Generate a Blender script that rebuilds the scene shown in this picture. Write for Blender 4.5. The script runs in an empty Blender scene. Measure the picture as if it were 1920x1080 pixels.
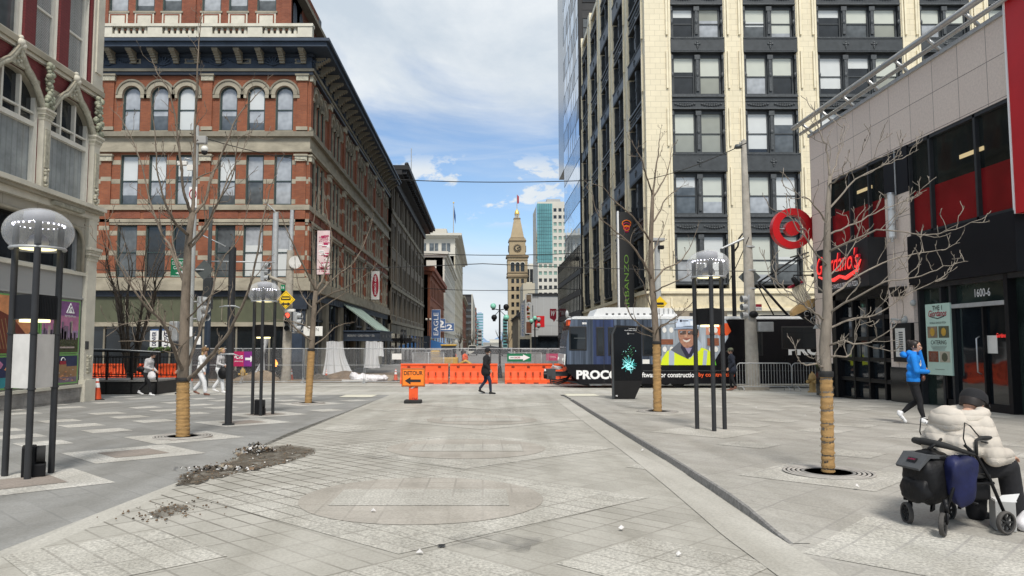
import bpy, bmesh, math, random
from mathutils import Vector, Matrix
R = random.Random(7)
rad = math.radians
scene = bpy.context.scene
col = scene.collection
F, UC, VH = 1400.0, 905.0, 645.0          # focal length in photo pixels, vanishing point of the street
PITCH = math.atan((VH - 540) / F)
CAMH, SLOPE = 1.42, 0.014                 # the street falls gently away from the camera
CP, SP = math.cos(PITCH), math.sin(PITCH)
def ray(u, v):
 yc = (540 - v) / F
 return Vector(((u - UC) / F, CP - yc * SP, SP + yc * CP))
def P(u, v, Y):
 d = ray(u, v); t = Y / d.y
 return Vector((d.x * t, Y, CAMH + d.z * t))
def PX(u, v, X):
 d = ray(u, v); t = X / d.x
 return Vector((X, d.y * t, CAMH + d.z * t))
def PZ(v, Y): return P(UC, v, Y).z
def G(u, v, up=0.0):
 d = ray(u, v); t = (CAMH - up) / (-d.z - SLOPE * d.y)
 return Vector((d.x * t, d.y * t, CAMH + d.z * t))
def gz(y): return -SLOPE * min(y, 60.0)
def kh(y):                                # height of the right hand pavement above the street
 if y < 5.75: return 0.0
 if y < 7.0: return 0.08 * (y - 5.75) / 1.25
 if y < 22.5: return 0.08
 if y < 24.0: return 0.08 * (24.0 - y) / 1.5
 return 0.0
class MB:
 def __init__(s): s.v = []; s.f = []; s.m = []; s.s = []; s.mats = []
 def mi(s, mat):
  if mat not in s.mats: s.mats.append(mat)
  return s.mats.index(mat)
 def add(s, vs, fs, mat, smooth=False, M=None):
  k = len(s.v); i = s.mi(mat)
  for p in vs:
   p = Vector(p); s.v.append(M @ p if M else p)
  for f in fs:
   s.f.append([k + a for a in f]); s.m.append(i); s.s.append(smooth)
  return s
 def box(s, x0, x1, y0, y1, z0, z1, mat, M=None):
  if x1 < x0: x0, x1 = x1, x0
  if y1 < y0: y0, y1 = y1, y0
  if z1 < z0: z0, z1 = z1, z0
  vs = [(x0,y0,z0),(x1,y0,z0),(x1,y1,z0),(x0,y1,z0),(x0,y0,z1),(x1,y0,z1),(x1,y1,z1),(x0,y1,z1)]
  return s.add(vs, [(3,2,1,0),(4,5,6,7),(0,1,5,4),(1,2,6,5),(2,3,7,6),(3,0,4,7)], mat, False, M)
 def rbox(s, x0, x1, y0, y1, z0, z1, b, mat, M=None, smooth=False):
  """box with chamfered edges"""
  bm = bmesh.new(); bmesh.ops.create_cube(bm, size=1)
  for q in bm.verts:
   q.co = Vector(((x0+x1)/2+q.co.x*(x1-x0), (y0+y1)/2+q.co.y*(y1-y0), (z0+z1)/2+q.co.z*(z1-z0)))
  bmesh.ops.bevel(bm, geom=bm.edges[:], offset=b, segments=2, affect='EDGES', profile=.6)
  bm.verts.index_update()
  s.add([q.co.copy() for q in bm.verts], [[q.index for q in f.verts] for f in bm.faces], mat, smooth, M); bm.free(); return s
 def quad(s, a, b, c, d, mat, M=None): return s.add([a,b,c,d], [(0,1,2,3)], mat, False, M)
 def poly(s, pts, mat, M=None): return s.add(pts, [tuple(range(len(pts)))], mat, False, M)
 def prism(s, pts, y0, y1, mat, M=None, smooth=False):
  """polygon given in (x,z), extruded along y"""
  n = len(pts)
  vs = [(p[0], y0, p[1]) for p in pts] + [(p[0], y1, p[1]) for p in pts]
  fs = [tuple(range(n)), tuple(range(2*n-1, n-1, -1))]
  s.add(vs, fs, mat, False, M)
  s.add(vs, [(i, n+i, n+(i+1) % n, (i+1) % n) for i in range(n)], mat, smooth, M); return s
 def slab(s, pts, z0, z1, mat, M=None):
  n = len(pts)
  vs = [(p[0], p[1], z0) for p in pts] + [(p[0], p[1], z1) for p in pts]
  return s.add(vs, [tuple(range(n-1, -1, -1)), tuple(range(n, 2*n))] + [(i, (i+1) % n, n+(i+1) % n, n+i) for i in range(n)], mat, False, M)
 def cyl(s, a, b, r0, mat, r1=None, n=10, caps=True, smooth=True, M=None):
  a = Vector(a); b = Vector(b); r1 = r0 if r1 is None else r1
  d = (b - a).normalized(); t = Vector((0,0,1)) if abs(d.z) < .9 else Vector((1,0,0))
  e = d.cross(t).normalized(); g = d.cross(e)
  vs = []
  for c, r in ((a, r0), (b, r1)):
   for i in range(n):
    w = 2*math.pi*i/n; vs.append(c + e*math.cos(w)*r + g*math.sin(w)*r)
  s.add(vs, [(i, n+i, n+(i+1) % n, (i+1) % n) for i in range(n)], mat, smooth, M)
  if caps: s.add(vs, [tuple(range(n)), tuple(range(2*n-1, n-1, -1))], mat, False, M)
  return s
 def tube(s, pts, r, mat, n=6, closed=False, M=None, caps=True):
  pts = [Vector(p) for p in pts]; m = len(pts)
  rr = r if isinstance(r, (list, tuple)) else [r]*m
  vs = []; prev = None
  for k in range(m):
   if closed: d = pts[(k+1) % m] - pts[k-1]
   else: d = pts[min(k+1, m-1)] - pts[max(k-1, 0)]
   if d.length < 1e-9: d = Vector((0,0,1))
   d.normalize()
   if prev is None:
    t = Vector((0,0,1)) if abs(d.z) < .9 else Vector((1,0,0)); e = d.cross(t).normalized()
   else:
    e = prev - d*prev.dot(d)
    e = e.normalized() if e.length > 1e-6 else d.orthogonal().normalized()
   prev = e; g = d.cross(e)
   for i in range(n):
    w = 2*math.pi*i/n; vs.append(pts[k] + (e*math.cos(w) + g*math.sin(w))*rr[k])
  fs = []
  for k in range(m if closed else m-1):
   k2 = (k+1) % m
   for i in range(n): fs.append((k*n+i, k*n+(i+1) % n, k2*n+(i+1) % n, k2*n+i))
  if caps and not closed: fs += [tuple(range(n-1, -1, -1)), tuple(range((m-1)*n, m*n))]
  return s.add(vs, fs, mat, n > 4, M)
 def lathe(s, prof, mat, c=(0,0,0), n=16, M=None, smooth=True, sx=1, sy=1, caps=True):
  vs = []
  for r, z in prof:
   for i in range(n):
    w = 2*math.pi*i/n; vs.append((c[0]+r*sx*math.cos(w), c[1]+r*sy*math.sin(w), c[2]+z))
  fs = [(k*n+i, k*n+(i+1) % n, (k+1)*n+(i+1) % n, (k+1)*n+i) for k in range(len(prof)-1) for i in range(n)]
  s.add(vs, fs, mat, smooth, M)
  for k in (0, len(prof)-1):
   if prof[k][0] > 1e-5 and caps and prof[0] != prof[-1]:
    ring = tuple(range(k*n, k*n+n)); s.add(vs, [ring if k else ring[::-1]], mat, False, M)
  return s
 def ball(s, c, r, mat, n=10, M=None, sc=(1,1,1)):
  vs = []; fs = []
  m = max(4, n//2+1)
  for j in range(m+1):
   th = math.pi*j/m
   for i in range(n):
    w = 2*math.pi*i/n
    vs.append((c[0]+r*sc[0]*math.sin(th)*math.cos(w), c[1]+r*sc[1]*math.sin(th)*math.sin(w), c[2]-r*sc[2]*math.cos(th)))
  for j in range(m):
   for i in range(n): fs.append((j*n+i, j*n+(i+1) % n, (j+1)*n+(i+1) % n, (j+1)*n+i))
  return s.add(vs, fs, mat, True, M)
 def text(s, body, x, z, w, h, y, mat, M=None, bold=0.0, shear=0.0, depth=0.0):
  """lettering fitted into w x h centred on (x,z), standing at y and facing -y; w None keeps proportions"""
  vs, fs = glyphs(body, bold, shear)
  x0 = min(p[0] for p in vs); x1 = max(p[0] for p in vs); z0 = min(p[1] for p in vs); z1 = max(p[1] for p in vs)
  kz = h/(z1-z0); kx = kz if w is None else w/(x1-x0)
  q = [(x+(p[0]-(x0+x1)/2)*kx, y, z+(p[1]-(z0+z1)/2)*kz) for p in vs]
  s.add(q, fs, mat, False, M)
  if depth:
   s.add([(p[0], p[1]+depth, p[2]) for p in q], fs, mat, False, M)
   cnt = {}
   for f in fs:
    for i in range(len(f)):
     e = (f[i], f[(i+1) % len(f)]); k = tuple(sorted(e)); cnt.setdefault(k, []).append(e)
   n = len(q); qq = q+[(p[0], p[1]+depth, p[2]) for p in q]
   s.add(qq, [(e[0][1], e[0][0], e[0][0]+n, e[0][1]+n) for e in cnt.values() if len(e) == 1], mat, False, M)
  return s
 def mesh(s, name):
  me = bpy.data.meshes.new(name)
  me.from_pydata([tuple(p) for p in s.v], [], s.f)
  for m in s.mats: me.materials.append(m)
  me.polygons.foreach_set('material_index', s.m); me.polygons.foreach_set('use_smooth', s.s)
  me.update(); return me
 def build(s, name, parent=None, M=None):
  return link(name, s.mesh(name), parent, M)
def link(name, me, parent=None, M=None):
 o = bpy.data.objects.new(name, me); col.objects.link(o)
 if parent: o.parent = parent
 if M is not None: o.matrix_local = M
 return o
_gl = {}
def glyphs(body, bold, shear):
 k = (body, bold, shear)
 if k not in _gl:
  c = bpy.data.curves.new('lettering', 'FONT'); c.body = body; c.size = 1; c.offset = bold; c.shear = shear; c.resolution_u = 3
  o = bpy.data.objects.new('lettering', c); col.objects.link(o)
  dg = bpy.context.evaluated_depsgraph_get(); dg.update()
  me = bpy.data.meshes.new_from_object(o.evaluated_get(dg))
  _gl[k] = ([(p.co.x, p.co.y) for p in me.vertices], [tuple(f.vertices) for f in me.polygons])
  bpy.data.objects.remove(o); bpy.data.curves.remove(c); bpy.data.meshes.remove(me)
 return _gl[k]
def tag(o, label=None, cat=None, group=None, kind=None):
 if label: o['label'] = label
 if cat: o['category'] = cat
 if group: o['group'] = group
 if kind: o['kind'] = kind
 return o
def thing(name, label, cat, loc=(0,0,0), rz=0.0, group=None):
 o = bpy.data.objects.new(name, None); col.objects.link(o); o.empty_display_size = .2
 o.location = loc; o.rotation_euler = (0, 0, rz)
 return tag(o, label, cat, group)
def dup(root, loc=None, rz=None, label=None, group=None, parent=None, scale=None):
 r = root.copy(); col.objects.link(r)
 if parent: r.parent = parent
 if loc is not None: r.location = loc
 if rz is not None: r.rotation_euler = (0, 0, rz)
 if scale is not None: r.scale = (scale,)*3
 if label: r['label'] = label
 if group: r['group'] = group
 for ch in list(root.children): dup(ch, parent=r)
 return r
T = Matrix.Translation
def RZ(a): return Matrix.Rotation(a, 4, 'Z')
def RX(a): return Matrix.Rotation(a, 4, 'X')
def RY(a): return Matrix.Rotation(a, 4, 'Y')
def nodes(name):
 m = bpy.data.materials.new(name); m.use_nodes = True
 return m, m.node_tree.nodes, m.node_tree.links, m.node_tree.nodes['Principled BSDF']
def setp(b, **k):
 for a, v in k.items(): b.inputs[a.replace('_', ' ')].default_value = v
def vary(N, L, vec, colr, var, scale, detail=5):
 """colour with soft blotches and fine grain"""
 n = N.new('ShaderNodeTexNoise'); n.inputs['Scale'].default_value = scale; n.inputs['Detail'].default_value = detail; n.inputs['Roughness'].default_value = .65
 if vec is not None: L.new(vec, n.inputs['Vector'])
 r = N.new('ShaderNodeValToRGB'); e = r.color_ramp.elements
 e[0].position = .3; e[1].position = .7
 e[0].color = tuple(max(0, c*(1-var)) for c in colr)+(1,); e[1].color = tuple(min(1, c*(1+var)) for c in colr)+(1,)
 L.new(n.outputs['Fac'], r.inputs['Fac'])
 return r.outputs['Color'], n.outputs['Fac']
def mk(name, c, rough=.8, var=.15, scale=2.0, bump=0.0, bscale=40, metal=0.0, spec=.4, stretch=None, coat=0.0):
 m, N, L, b = nodes(name)
 tc = N.new('ShaderNodeTexCoord'); vec = tc.outputs['Object']
 if stretch:
  mp = N.new('ShaderNodeMapping'); mp.inputs['Scale'].default_value = stretch; L.new(vec, mp.inputs['Vector']); vec = mp.outputs['Vector']
 if var > 0:
  co, fac = vary(N, L, vec, c, var, scale); L.new(co, b.inputs['Base Color'])
 else: b.inputs['Base Color'].default_value = tuple(c)+(1,)
 setp(b, Roughness=rough, Metallic=metal, Specular_IOR_Level=spec, Coat_Weight=coat)
 if bump:
  n2 = N.new('ShaderNodeTexNoise'); n2.inputs['Scale'].default_value = bscale; n2.inputs['Detail'].default_value = 4; L.new(vec, n2.inputs['Vector'])
  bp = N.new('ShaderNodeBump'); bp.inputs['Strength'].default_value = bump; bp.inputs['Distance'].default_value = .02
  L.new(n2.outputs['Fac'], bp.inputs['Height']); L.new(bp.outputs['Normal'], b.inputs['Normal'])
 return m
def masonry(name, c1, c2, mortar, bw=.22, bh=.075, ms=.012, rough=.85, blotch=.25, rot=None, offset=.5, flat=False, stain=.0, bump=.3, blotch_scale=.6):
 """courses of brick or block laid in the wall's own x/z (or the floor's x/y)"""
 m, N, L, b = nodes(name)
 tc = N.new('ShaderNodeTexCoord'); sx = N.new('ShaderNodeSeparateXYZ'); L.new(tc.outputs['Object'], sx.inputs[0])
 cx = N.new('ShaderNodeCombineXYZ')
 if flat:
  L.new(sx.outputs['X'], cx.inputs['X']); L.new(sx.outputs['Y'], cx.inputs['Y'])
 else:
  ad = N.new('ShaderNodeMath'); L.new(sx.outputs['X'], ad.inputs[0]); L.new(sx.outputs['Y'], ad.inputs[1])
  L.new(ad.outputs[0], cx.inputs['X']); L.new(sx.outputs['Z'], cx.inputs['Y'])
 mp = N.new('ShaderNodeMapping'); mp.inputs['Rotation'].default_value = (0, 0, rot or 0); L.new(cx.outputs[0], mp.inputs['Vector'])
 br = N.new('ShaderNodeTexBrick'); L.new(mp.outputs[0], br.inputs['Vector'])
 br.offset = offset; br.inputs['Scale'].default_value = 1; br.inputs['Mortar Size'].default_value = ms
 br.inputs['Brick Width'].default_value = bw; br.inputs['Row Height'].default_value = bh; br.inputs['Mortar Smooth'].default_value = .3
 br.inputs['Color1'].default_value = tuple(c1)+(1,); br.inputs['Color2'].default_value = tuple(c2)+(1,); br.inputs['Mortar'].default_value = tuple(mortar)+(1,)
 n = N.new('ShaderNodeTexNoise'); n.inputs['Scale'].default_value = blotch_scale; n.inputs['Detail'].default_value = 8; n.inputs['Roughness'].default_value = .7; L.new(tc.outputs['Object'], n.inputs['Vector'])
 rp = N.new('ShaderNodeValToRGB'); e = rp.color_ramp.elements
 e[0].position = .3; e[1].position = .7; e[0].color = (1-blotch,)*3+(1,); e[1].color = (1+blotch*.6,)*3+(1,)
 L.new(n.outputs['Fac'], rp.inputs['Fac'])
 mx = N.new('ShaderNodeMix'); mx.data_type = 'RGBA'; mx.blend_type = 'MULTIPLY'; mx.inputs[0].default_value = 1
 L.new(br.outputs['Color'], mx.inputs[6]); L.new(rp.outputs['Color'], mx.inputs[7]); L.new(mx.outputs[2], b.inputs['Base Color'])
 setp(b, Roughness=rough, Specular_IOR_Level=.3)
 if bump:
  bp = N.new('ShaderNodeBump'); bp.inputs['Strength'].default_value = bump; bp.inputs['Distance'].default_value = .01; bp.invert = True
  L.new(br.outputs['Fac'], bp.inputs['Height']); L.new(bp.outputs['Normal'], b.inputs['Normal'])
 return m
def plain(name, c, rough=.5, metal=0, spec=.5, emit=None, es=1.0):
 m, N, L, b = nodes(name); setp(b, Roughness=rough, Metallic=metal, Specular_IOR_Level=spec); b.inputs['Base Color'].default_value = tuple(c)+(1,)
 if emit: b.inputs['Emission Color'].default_value = tuple(emit)+(1,); b.inputs['Emission Strength'].default_value = es
 return m
def pane_mat(name, c, rough=.06, wav=.02, var=.25, scale=.7, coat=.0, spec=.6):
 """window glass: dark or pale inside with a slightly uneven mirror surface"""
 m, N, L, b = nodes(name)
 tc = N.new('ShaderNodeTexCoord')
 co, f = vary(N, L, tc.outputs['Object'], c, var, scale, 2); L.new(co, b.inputs['Base Color'])
 setp(b, Roughness=rough, Specular_IOR_Level=spec, Coat_Weight=coat)
 n2 = N.new('ShaderNodeTexNoise'); n2.inputs['Scale'].default_value = 1.3; n2.inputs['Detail'].default_value = 1; L.new(tc.outputs['Object'], n2.inputs['Vector'])
 bp = N.new('ShaderNodeBump'); bp.inputs['Strength'].default_value = wav; bp.inputs['Distance'].default_value = .3
 L.new(n2.outputs['Fac'], bp.inputs['Height']); L.new(bp.outputs['Normal'], b.inputs['Normal'])
 return m
def mesh_screen(name, c, cell=.06, wire=.12):
 """woven wire: opaque strands, nothing between"""
 m, N, L, b = nodes(name); setp(b, Roughness=.45, Metallic=.6); b.inputs['Base Color'].default_value = tuple(c)+(1,)
 tc = N.new('ShaderNodeTexCoord'); sx = N.new('ShaderNodeSeparateXYZ'); L.new(tc.outputs['Object'], sx.inputs[0])
 outs = []
 for op in ('ADD', 'SUBTRACT'):
  a = N.new('ShaderNodeMath'); a.operation = op; L.new(sx.outputs['X'], a.inputs[0]); L.new(sx.outputs['Z'], a.inputs[1])
  d = N.new('ShaderNodeMath'); d.operation = 'DIVIDE'; d.inputs[1].default_value = cell; L.new(a.outputs[0], d.inputs[0])
  fr = N.new('ShaderNodeMath'); fr.operation = 'FRACT'; L.new(d.outputs[0], fr.inputs[0])
  lt = N.new('ShaderNodeMath'); lt.operation = 'LESS_THAN'; lt.inputs[1].default_value = wire; L.new(fr.outputs[0], lt.inputs[0]); outs.append(lt)
 mxm = N.new('ShaderNodeMath'); mxm.operation = 'MAXIMUM'; L.new(outs[0].outputs[0], mxm.inputs[0]); L.new(outs[1].outputs[0], mxm.inputs[1])
 L.new(mxm.outputs[0], b.inputs['Alpha'])
 return m
def sheer(name, c, alpha=.75, rough=.5):
 m, N, L, b = nodes(name); setp(b, Roughness=rough, Alpha=alpha); b.inputs['Base Color'].default_value = tuple(c)+(1,)
 return m
# palette
K = {}
K['brick_red'] = masonry('red brick', (.285,.098,.046), (.23,.078,.04), (.2,.09,.06), bw=.24, bh=.08, ms=.012, blotch=.3)
K['brick_old'] = masonry('old red brick', (.27,.085,.045), (.20,.06,.035), (.2,.1,.07), bw=.24, bh=.08, blotch=.3)
K['maroon'] = masonry('maroon painted brick', (.17,.032,.034), (.15,.028,.03), (.11,.022,.024), bw=.24, bh=.08, ms=.01, rough=.6, blotch=.12)
K['sandstone'] = mk('grey sandstone', (.31,.28,.215), .85, .28, .9, .2, 14, stretch=(1,1,2.2))
K['sandstone_dark'] = mk('weathered sandstone', (.22,.20,.155), .9, .3, .8, .2, 12)
K['pale_stone'] = mk('pale painted stone', (.57,.54,.45), .75, .16, 1.2, .15, 20)
K['white_trim'] = mk('white window paint', (.66,.64,.57), .5, .08, 2)
K['ornament'] = mk('verdigris ornament', (.30,.31,.23), .8, .4, 7, .5, 18)
K['ornament_pale'] = mk('carved pale ornament', (.40,.38,.30), .8, .3, 9, .6, 22)
K['slate_blue'] = mk('slate blue cornice paint', (.030,.045,.070), .55, .3, 1.6, .3, 10)
K['dark_blue'] = mk('dark blue grey paint', (.022,.030,.044), .5, .25, 2)
K['cream'] = masonry('cream glazed terracotta', (.72,.645,.47), (.68,.61,.445), (.46,.41,.29), bw=.62, bh=.34, ms=.010, rough=.45, blotch=.09, bump=.2)
K['cream_plain'] = mk('cream terracotta trim', (.70,.63,.46), .5, .12, 2, .1, 20)
K['charcoal'] = mk('charcoal metal spandrel', (.045,.050,.053), .45, .25, 2.5, .1, 30)
K['charcoal_relief'] = mk('charcoal relief', (.060,.066,.070), .5, .35, 8, .5, 16)
K['taupe_wall'] = mk('taupe render', (.15,.128,.098), .85, .15, .5)
K['teal_frame'] = mk('dark teal frame', (.03,.05,.05), .5, .2, 2)
K['black_trim'] = mk('black cornice', (.012,.012,.013), .6, .2, 2)
K['granite_pink'] = masonry('pinkish granite cladding', (.70,.595,.52), (.665,.565,.495), (.2,.16,.14), bw=1.05, bh=1.0, ms=.010, rough=.5, blotch=.16, offset=0, blotch_scale=16, bump=.1)
K['granite_black'] = mk('polished black granite', (.012,.013,.013), .12, .4, 30)
K['red_panel'] = mk('red panel', (.50,.012,.016), .35, .08, 1.2)
K['red_glass'] = pane_mat('red backed glass', (.20,.010,.012), .12, .01, .25, .8)
K['black_panel'] = mk('black fascia', (.008,.008,.010), .45, .25, 1, spec=.15)
K['steel'] = mk('brushed steel', (.50,.50,.49), .38, .1, 4, metal=.7)
K['galv'] = mk('galvanised steel', (.42,.43,.43), .5, .15, 6, metal=.4)
K['grey_paint'] = mk('grey painted pole', (.36,.37,.36), .55, .12, 3)
K['dark_pole'] = mk('dark grey powder coat', (.030,.031,.033), .42, .15, 4, spec=.25)
K['black_metal'] = mk('black painted metal', (.009,.009,.010), .45, .2, 3, spec=.2)
K['concrete_pole'] = mk('concrete pole', (.33,.30,.25), .9, .25, 5, .3, 40)
K['pane_light'] = pane_mat('pale window', (.34,.36,.38), .07, .02, .35, 1.1)  # pale base colour stands for blinds and reflected sky together
K['pane_blind'] = pane_mat('window with blind', (.50,.52,.46), .1, .012, .10, .5)
K['pane_blind2'] = pane_mat('window with white blind', (.56,.58,.57), .1, .012, .10, .5)
K['pane_dark'] = pane_mat('dark window', (.018,.021,.024), .05, .02, .5, .9)
K['pane_mid'] = pane_mat('grey window', (.09,.10,.105), .06, .02, .5, 1.1)
K['shop_dark'] = pane_mat('dark shop glass', (.008,.011,.014), .04, .015, .6, .6)
K['shop_green'] = pane_mat('green tinted shop glass', (.02,.032,.028), .05, .02, .6, .6)
K['curtain_pane'] = masonry('curtained window', (.34,.365,.37), (.30,.325,.33), (.26,.28,.285), bw=.23, bh=9, ms=.03, rough=.1, blotch=.35, offset=0, bump=0, blotch_scale=1.2)
K['mirror_blue'] = pane_mat('mirror curtain wall', (.62,.72,.86), .03, .012, .05, .2, spec=.5)
K['mirror_blue'].node_tree.nodes['Principled BSDF'].inputs['Metallic'].default_value = .92
K['brown_glass'] = pane_mat('brown office wall', (.045,.042,.040), .12, .02, .3, .4)
K['sage'] = mk('sage green panel', (.085,.092,.055), .6, .2, .8)
K['green_canopy'] = mk('pale green canopy', (.30,.38,.33), .6, .15, 1.5)
K['orange'] = mk('orange barrier plastic', (.78,.10,.022), .5, .14, 3)
K['orange_sign'] = mk('orange sign sheeting', (.90,.22,.02), .4, .05, 3)
K['yellow_sign'] = mk('yellow sign sheeting', (.80,.52,.02), .4, .06, 3)
K['green_sign'] = mk('green sign sheeting', (.01,.17,.075), .4, .08, 3)
K['white'] = plain('white paint', (.78,.78,.77), .5)
K['off_white'] = mk('off white', (.68,.67,.63), .6, .08, 3)
K['black'] = plain('matt black', (.010,.010,.010), .6)
K['soft_black'] = mk('black rubber', (.018,.018,.018), .8, .3, 10)
K['grey_sign'] = mk('sign back', (.075,.085,.085), .5, .15, 3)
K['burlap'] = mk('burlap wrap', (.37,.225,.09), .95, .25, 9, .5, 60, stretch=(1,1,4))
K['bark'] = mk('grey bark', (.155,.125,.095), .95, .4, 8, .6, 26, stretch=(1,1,.35))
K['bark_dark'] = mk('dark bark', (.075,.06,.046), .95, .35, 8, .4, 26)
K['bark_pale'] = mk('pale bark', (.20,.172,.14), .9, .35, 8, .5, 26, stretch=(1,1,.35))
K['hydrant'] = mk('ochre hydrant paint', (.50,.30,.04), .5, .15, 5)
K['hydrant_tan'] = mk('faded hydrant paint', (.42,.28,.11), .6, .15, 5)
K['skin'] = mk('skin', (.46,.27,.19), .55, .08, 8)
K['hair_dark'] = mk('dark hair', (.018,.013,.011), .5, .3, 20)
K['hair_blond'] = mk('blond hair', (.42,.28,.13), .6, .3, 20)
K['black_cloth'] = mk('black cloth', (.012,.012,.014), .9, .4, 6, .3, 20)
K['navy_cloth'] = mk('navy cloth', (.014,.018,.03), .9, .35, 6, .3, 20)
K['jeans'] = mk('dark jeans', (.018,.028,.055), .9, .35, 7, .3, 30)
K['white_cloth'] = mk('white cloth', (.66,.67,.68), .9, .12, 5, .3, 14)
K['grey_cloth'] = mk('pale grey cloth', (.46,.45,.45), .9, .15, 5, .3, 14)
K['blue_cloth'] = mk('bright blue cloth', (.008,.19,.62), .85, .18, 5, .3, 14)
K['shoe_white'] = mk('white shoe', (.66,.66,.66), .6, .15, 20)
K['brown_bag'] = mk('brown leather', (.17,.075,.05), .5, .2, 8)
K['navy_bag'] = mk('navy nylon', (.005,.008,.05), .55, .35, 6, .4, 10)
K['black_bag'] = mk('black nylon', (.006,.006,.007), .55, .5, 6, .5, 10, spec=.25)
K['grey_bag'] = mk('grey nylon', (.065,.068,.072), .7, .2, 8)
K['plastic_sheet'] = sheer('plastic sheeting', (.72,.73,.74), .72, .35)
K['plastic_bag'] = mk('white plastic bag', (.70,.68,.69), .4, .15, 9, .5, 12)
K['dirt'] = mk('brown soil', (.15,.105,.068), .95, .4, 3, .8, 18)
K['dirt_dark'] = mk('dark street dirt', (.075,.062,.048), .95, .45, 9, .6, 40)
K['sand_pile'] = mk('sandy spoil', (.24,.18,.12), .95, .3, 4, .7, 20)
K['fence_mesh'] = mesh_screen('chain link', (.42,.42,.42), .075, .10)
K['fence_cloth'] = sheer('fence screen cloth', (.26,.26,.25), .6, .9)
K['led'] = plain('small white lamp', (.9,.9,1), .4, emit=(.85,.85,1), es=3)
K['warm_lamp'] = plain('warm lamp', (1,.9,.5), .4, emit=(1,.86,.42), es=1.6)
K['red_lamp'] = plain('lit red lens', (.9,.05,.03), .3, emit=(1,.06,.03), es=3)
K['hand_lamp'] = plain('lit orange hand', (.9,.25,.05), .3, emit=(1,.25,.04), es=3)
K['neon_red'] = plain('red sign letters', (.75,.03,.03), .3, emit=(1,.05,.04), es=.8)
K['gold'] = plain('gold leaf', (.75,.5,.12), .35, .6)
K['tower_stone'] = mk('tower brick', (.36,.285,.18), .9, .12, .15)
K['tower_dark'] = mk('dark tower band', (.20,.15,.095), .9, .12, .2)  # darker tan of the tower ledges and window reveals
K['far_white'] = mk('far white stone', (.52,.50,.44), .9, .08, .1)
K['far_cream'] = mk('far beige stone', (.42,.385,.30), .9, .12, .1)
K['far_grey'] = mk('far grey panel', (.34,.34,.33), .8, .1, .1)
K['far_taupe'] = mk('far taupe wall', (.24,.205,.155), .9, .15, .1)
K['teal_glass'] = pane_mat('teal glass', (.10,.26,.27), .06, .01, .2, .1)
K['pale_green_pane'] = pane_mat('pale green window', (.22,.34,.28), .1, .01, .2, .1)
K['banner_pink'] = mk('pink white banner', (.66,.52,.52), .8, .15, 2)
K['banner_white'] = mk('white banner', (.62,.61,.58), .8, .1, 2)
K['deep_red'] = mk('deep red', (.30,.012,.03), .5, .1, 2)
K['crimson'] = mk('crimson banner', (.42,.015,.09), .6, .1, 2)
K['purple'] = mk('purple banner', (.20,.02,.20), .6, .1, 2)
K['blue_banner'] = mk('blue banner', (.05,.11,.26), .6, .1, 2)
K['blue_awning'] = mk('blue awning', (.03,.13,.34), .7, .1, 2)
def dome_mat():
 m, N, L, b = nodes('clear acrylic dome')
 setp(b, Roughness=.02, Transmission_Weight=0.0, Specular_IOR_Level=.6, Alpha=.17); b.inputs['Base Color'].default_value = (.80,.82,.84,1)  # pale colour, denser towards the edges, stands in for sky reflections
 lw = N.new('ShaderNodeLayerWeight'); lw.inputs['Blend'].default_value = .35
 mr = N.new('ShaderNodeMapRange'); mr.inputs['From Min'].default_value = 0; mr.inputs['From Max'].default_value = 1
 mr.inputs['To Min'].default_value = .10; mr.inputs['To Max'].default_value = .45
 L.new(lw.outputs['Facing'], mr.inputs['Value']); L.new(mr.outputs[0], b.inputs['Alpha'])
 return m
K['dome'] = dome_mat()
def ribbed(name, c, freq=90, axis='Z'):
 m, N, L, b = nodes(name); setp(b, Roughness=.9, Specular_IOR_Level=.2)
 tc = N.new('ShaderNodeTexCoord')
 w = N.new('ShaderNodeTexWave'); w.bands_direction = axis; w.inputs['Scale'].default_value = freq/6.283*2; w.inputs['Distortion'].default_value = 1.2; w.inputs['Detail'].default_value = 1; w.inputs['Detail Scale'].default_value = .3
 L.new(tc.outputs['Object'], w.inputs['Vector'])
 co, f = vary(N, L, tc.outputs['Object'], c, .10, 5); L.new(co, b.inputs['Base Color'])
 bp = N.new('ShaderNodeBump'); bp.inputs['Strength'].default_value = .7; bp.inputs['Distance'].default_value = .004
 w2 = N.new('ShaderNodeTexWave'); w2.bands_direction = 'Z'; w2.inputs['Scale'].default_value = 3.4; w2.inputs['Distortion'].default_value = 2.2; w2.inputs['Detail'].default_value = 2; w2.inputs['Detail Scale'].default_value = 1.5; L.new(tc.outputs['Object'], w2.inputs['Vector'])
 pw = N.new('ShaderNodeMath'); pw.operation = 'POWER'; pw.inputs[1].default_value = .35; L.new(w2.outputs['Fac'], pw.inputs[0])
 b2 = N.new('ShaderNodeBump'); b2.inputs['Strength'].default_value = .38; b2.inputs['Distance'].default_value = .03; L.new(pw.outputs[0], b2.inputs['Height']); L.new(b2.outputs['Normal'], bp.inputs['Normal'])
 L.new(w.outputs['Fac'], bp.inputs['Height']); L.new(bp.outputs['Normal'], b.inputs['Normal'])
 return m
K['cream_coat'] = ribbed('ribbed cream puffer cloth', (.66,.60,.52), 230, 'DIAGONAL')
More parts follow.
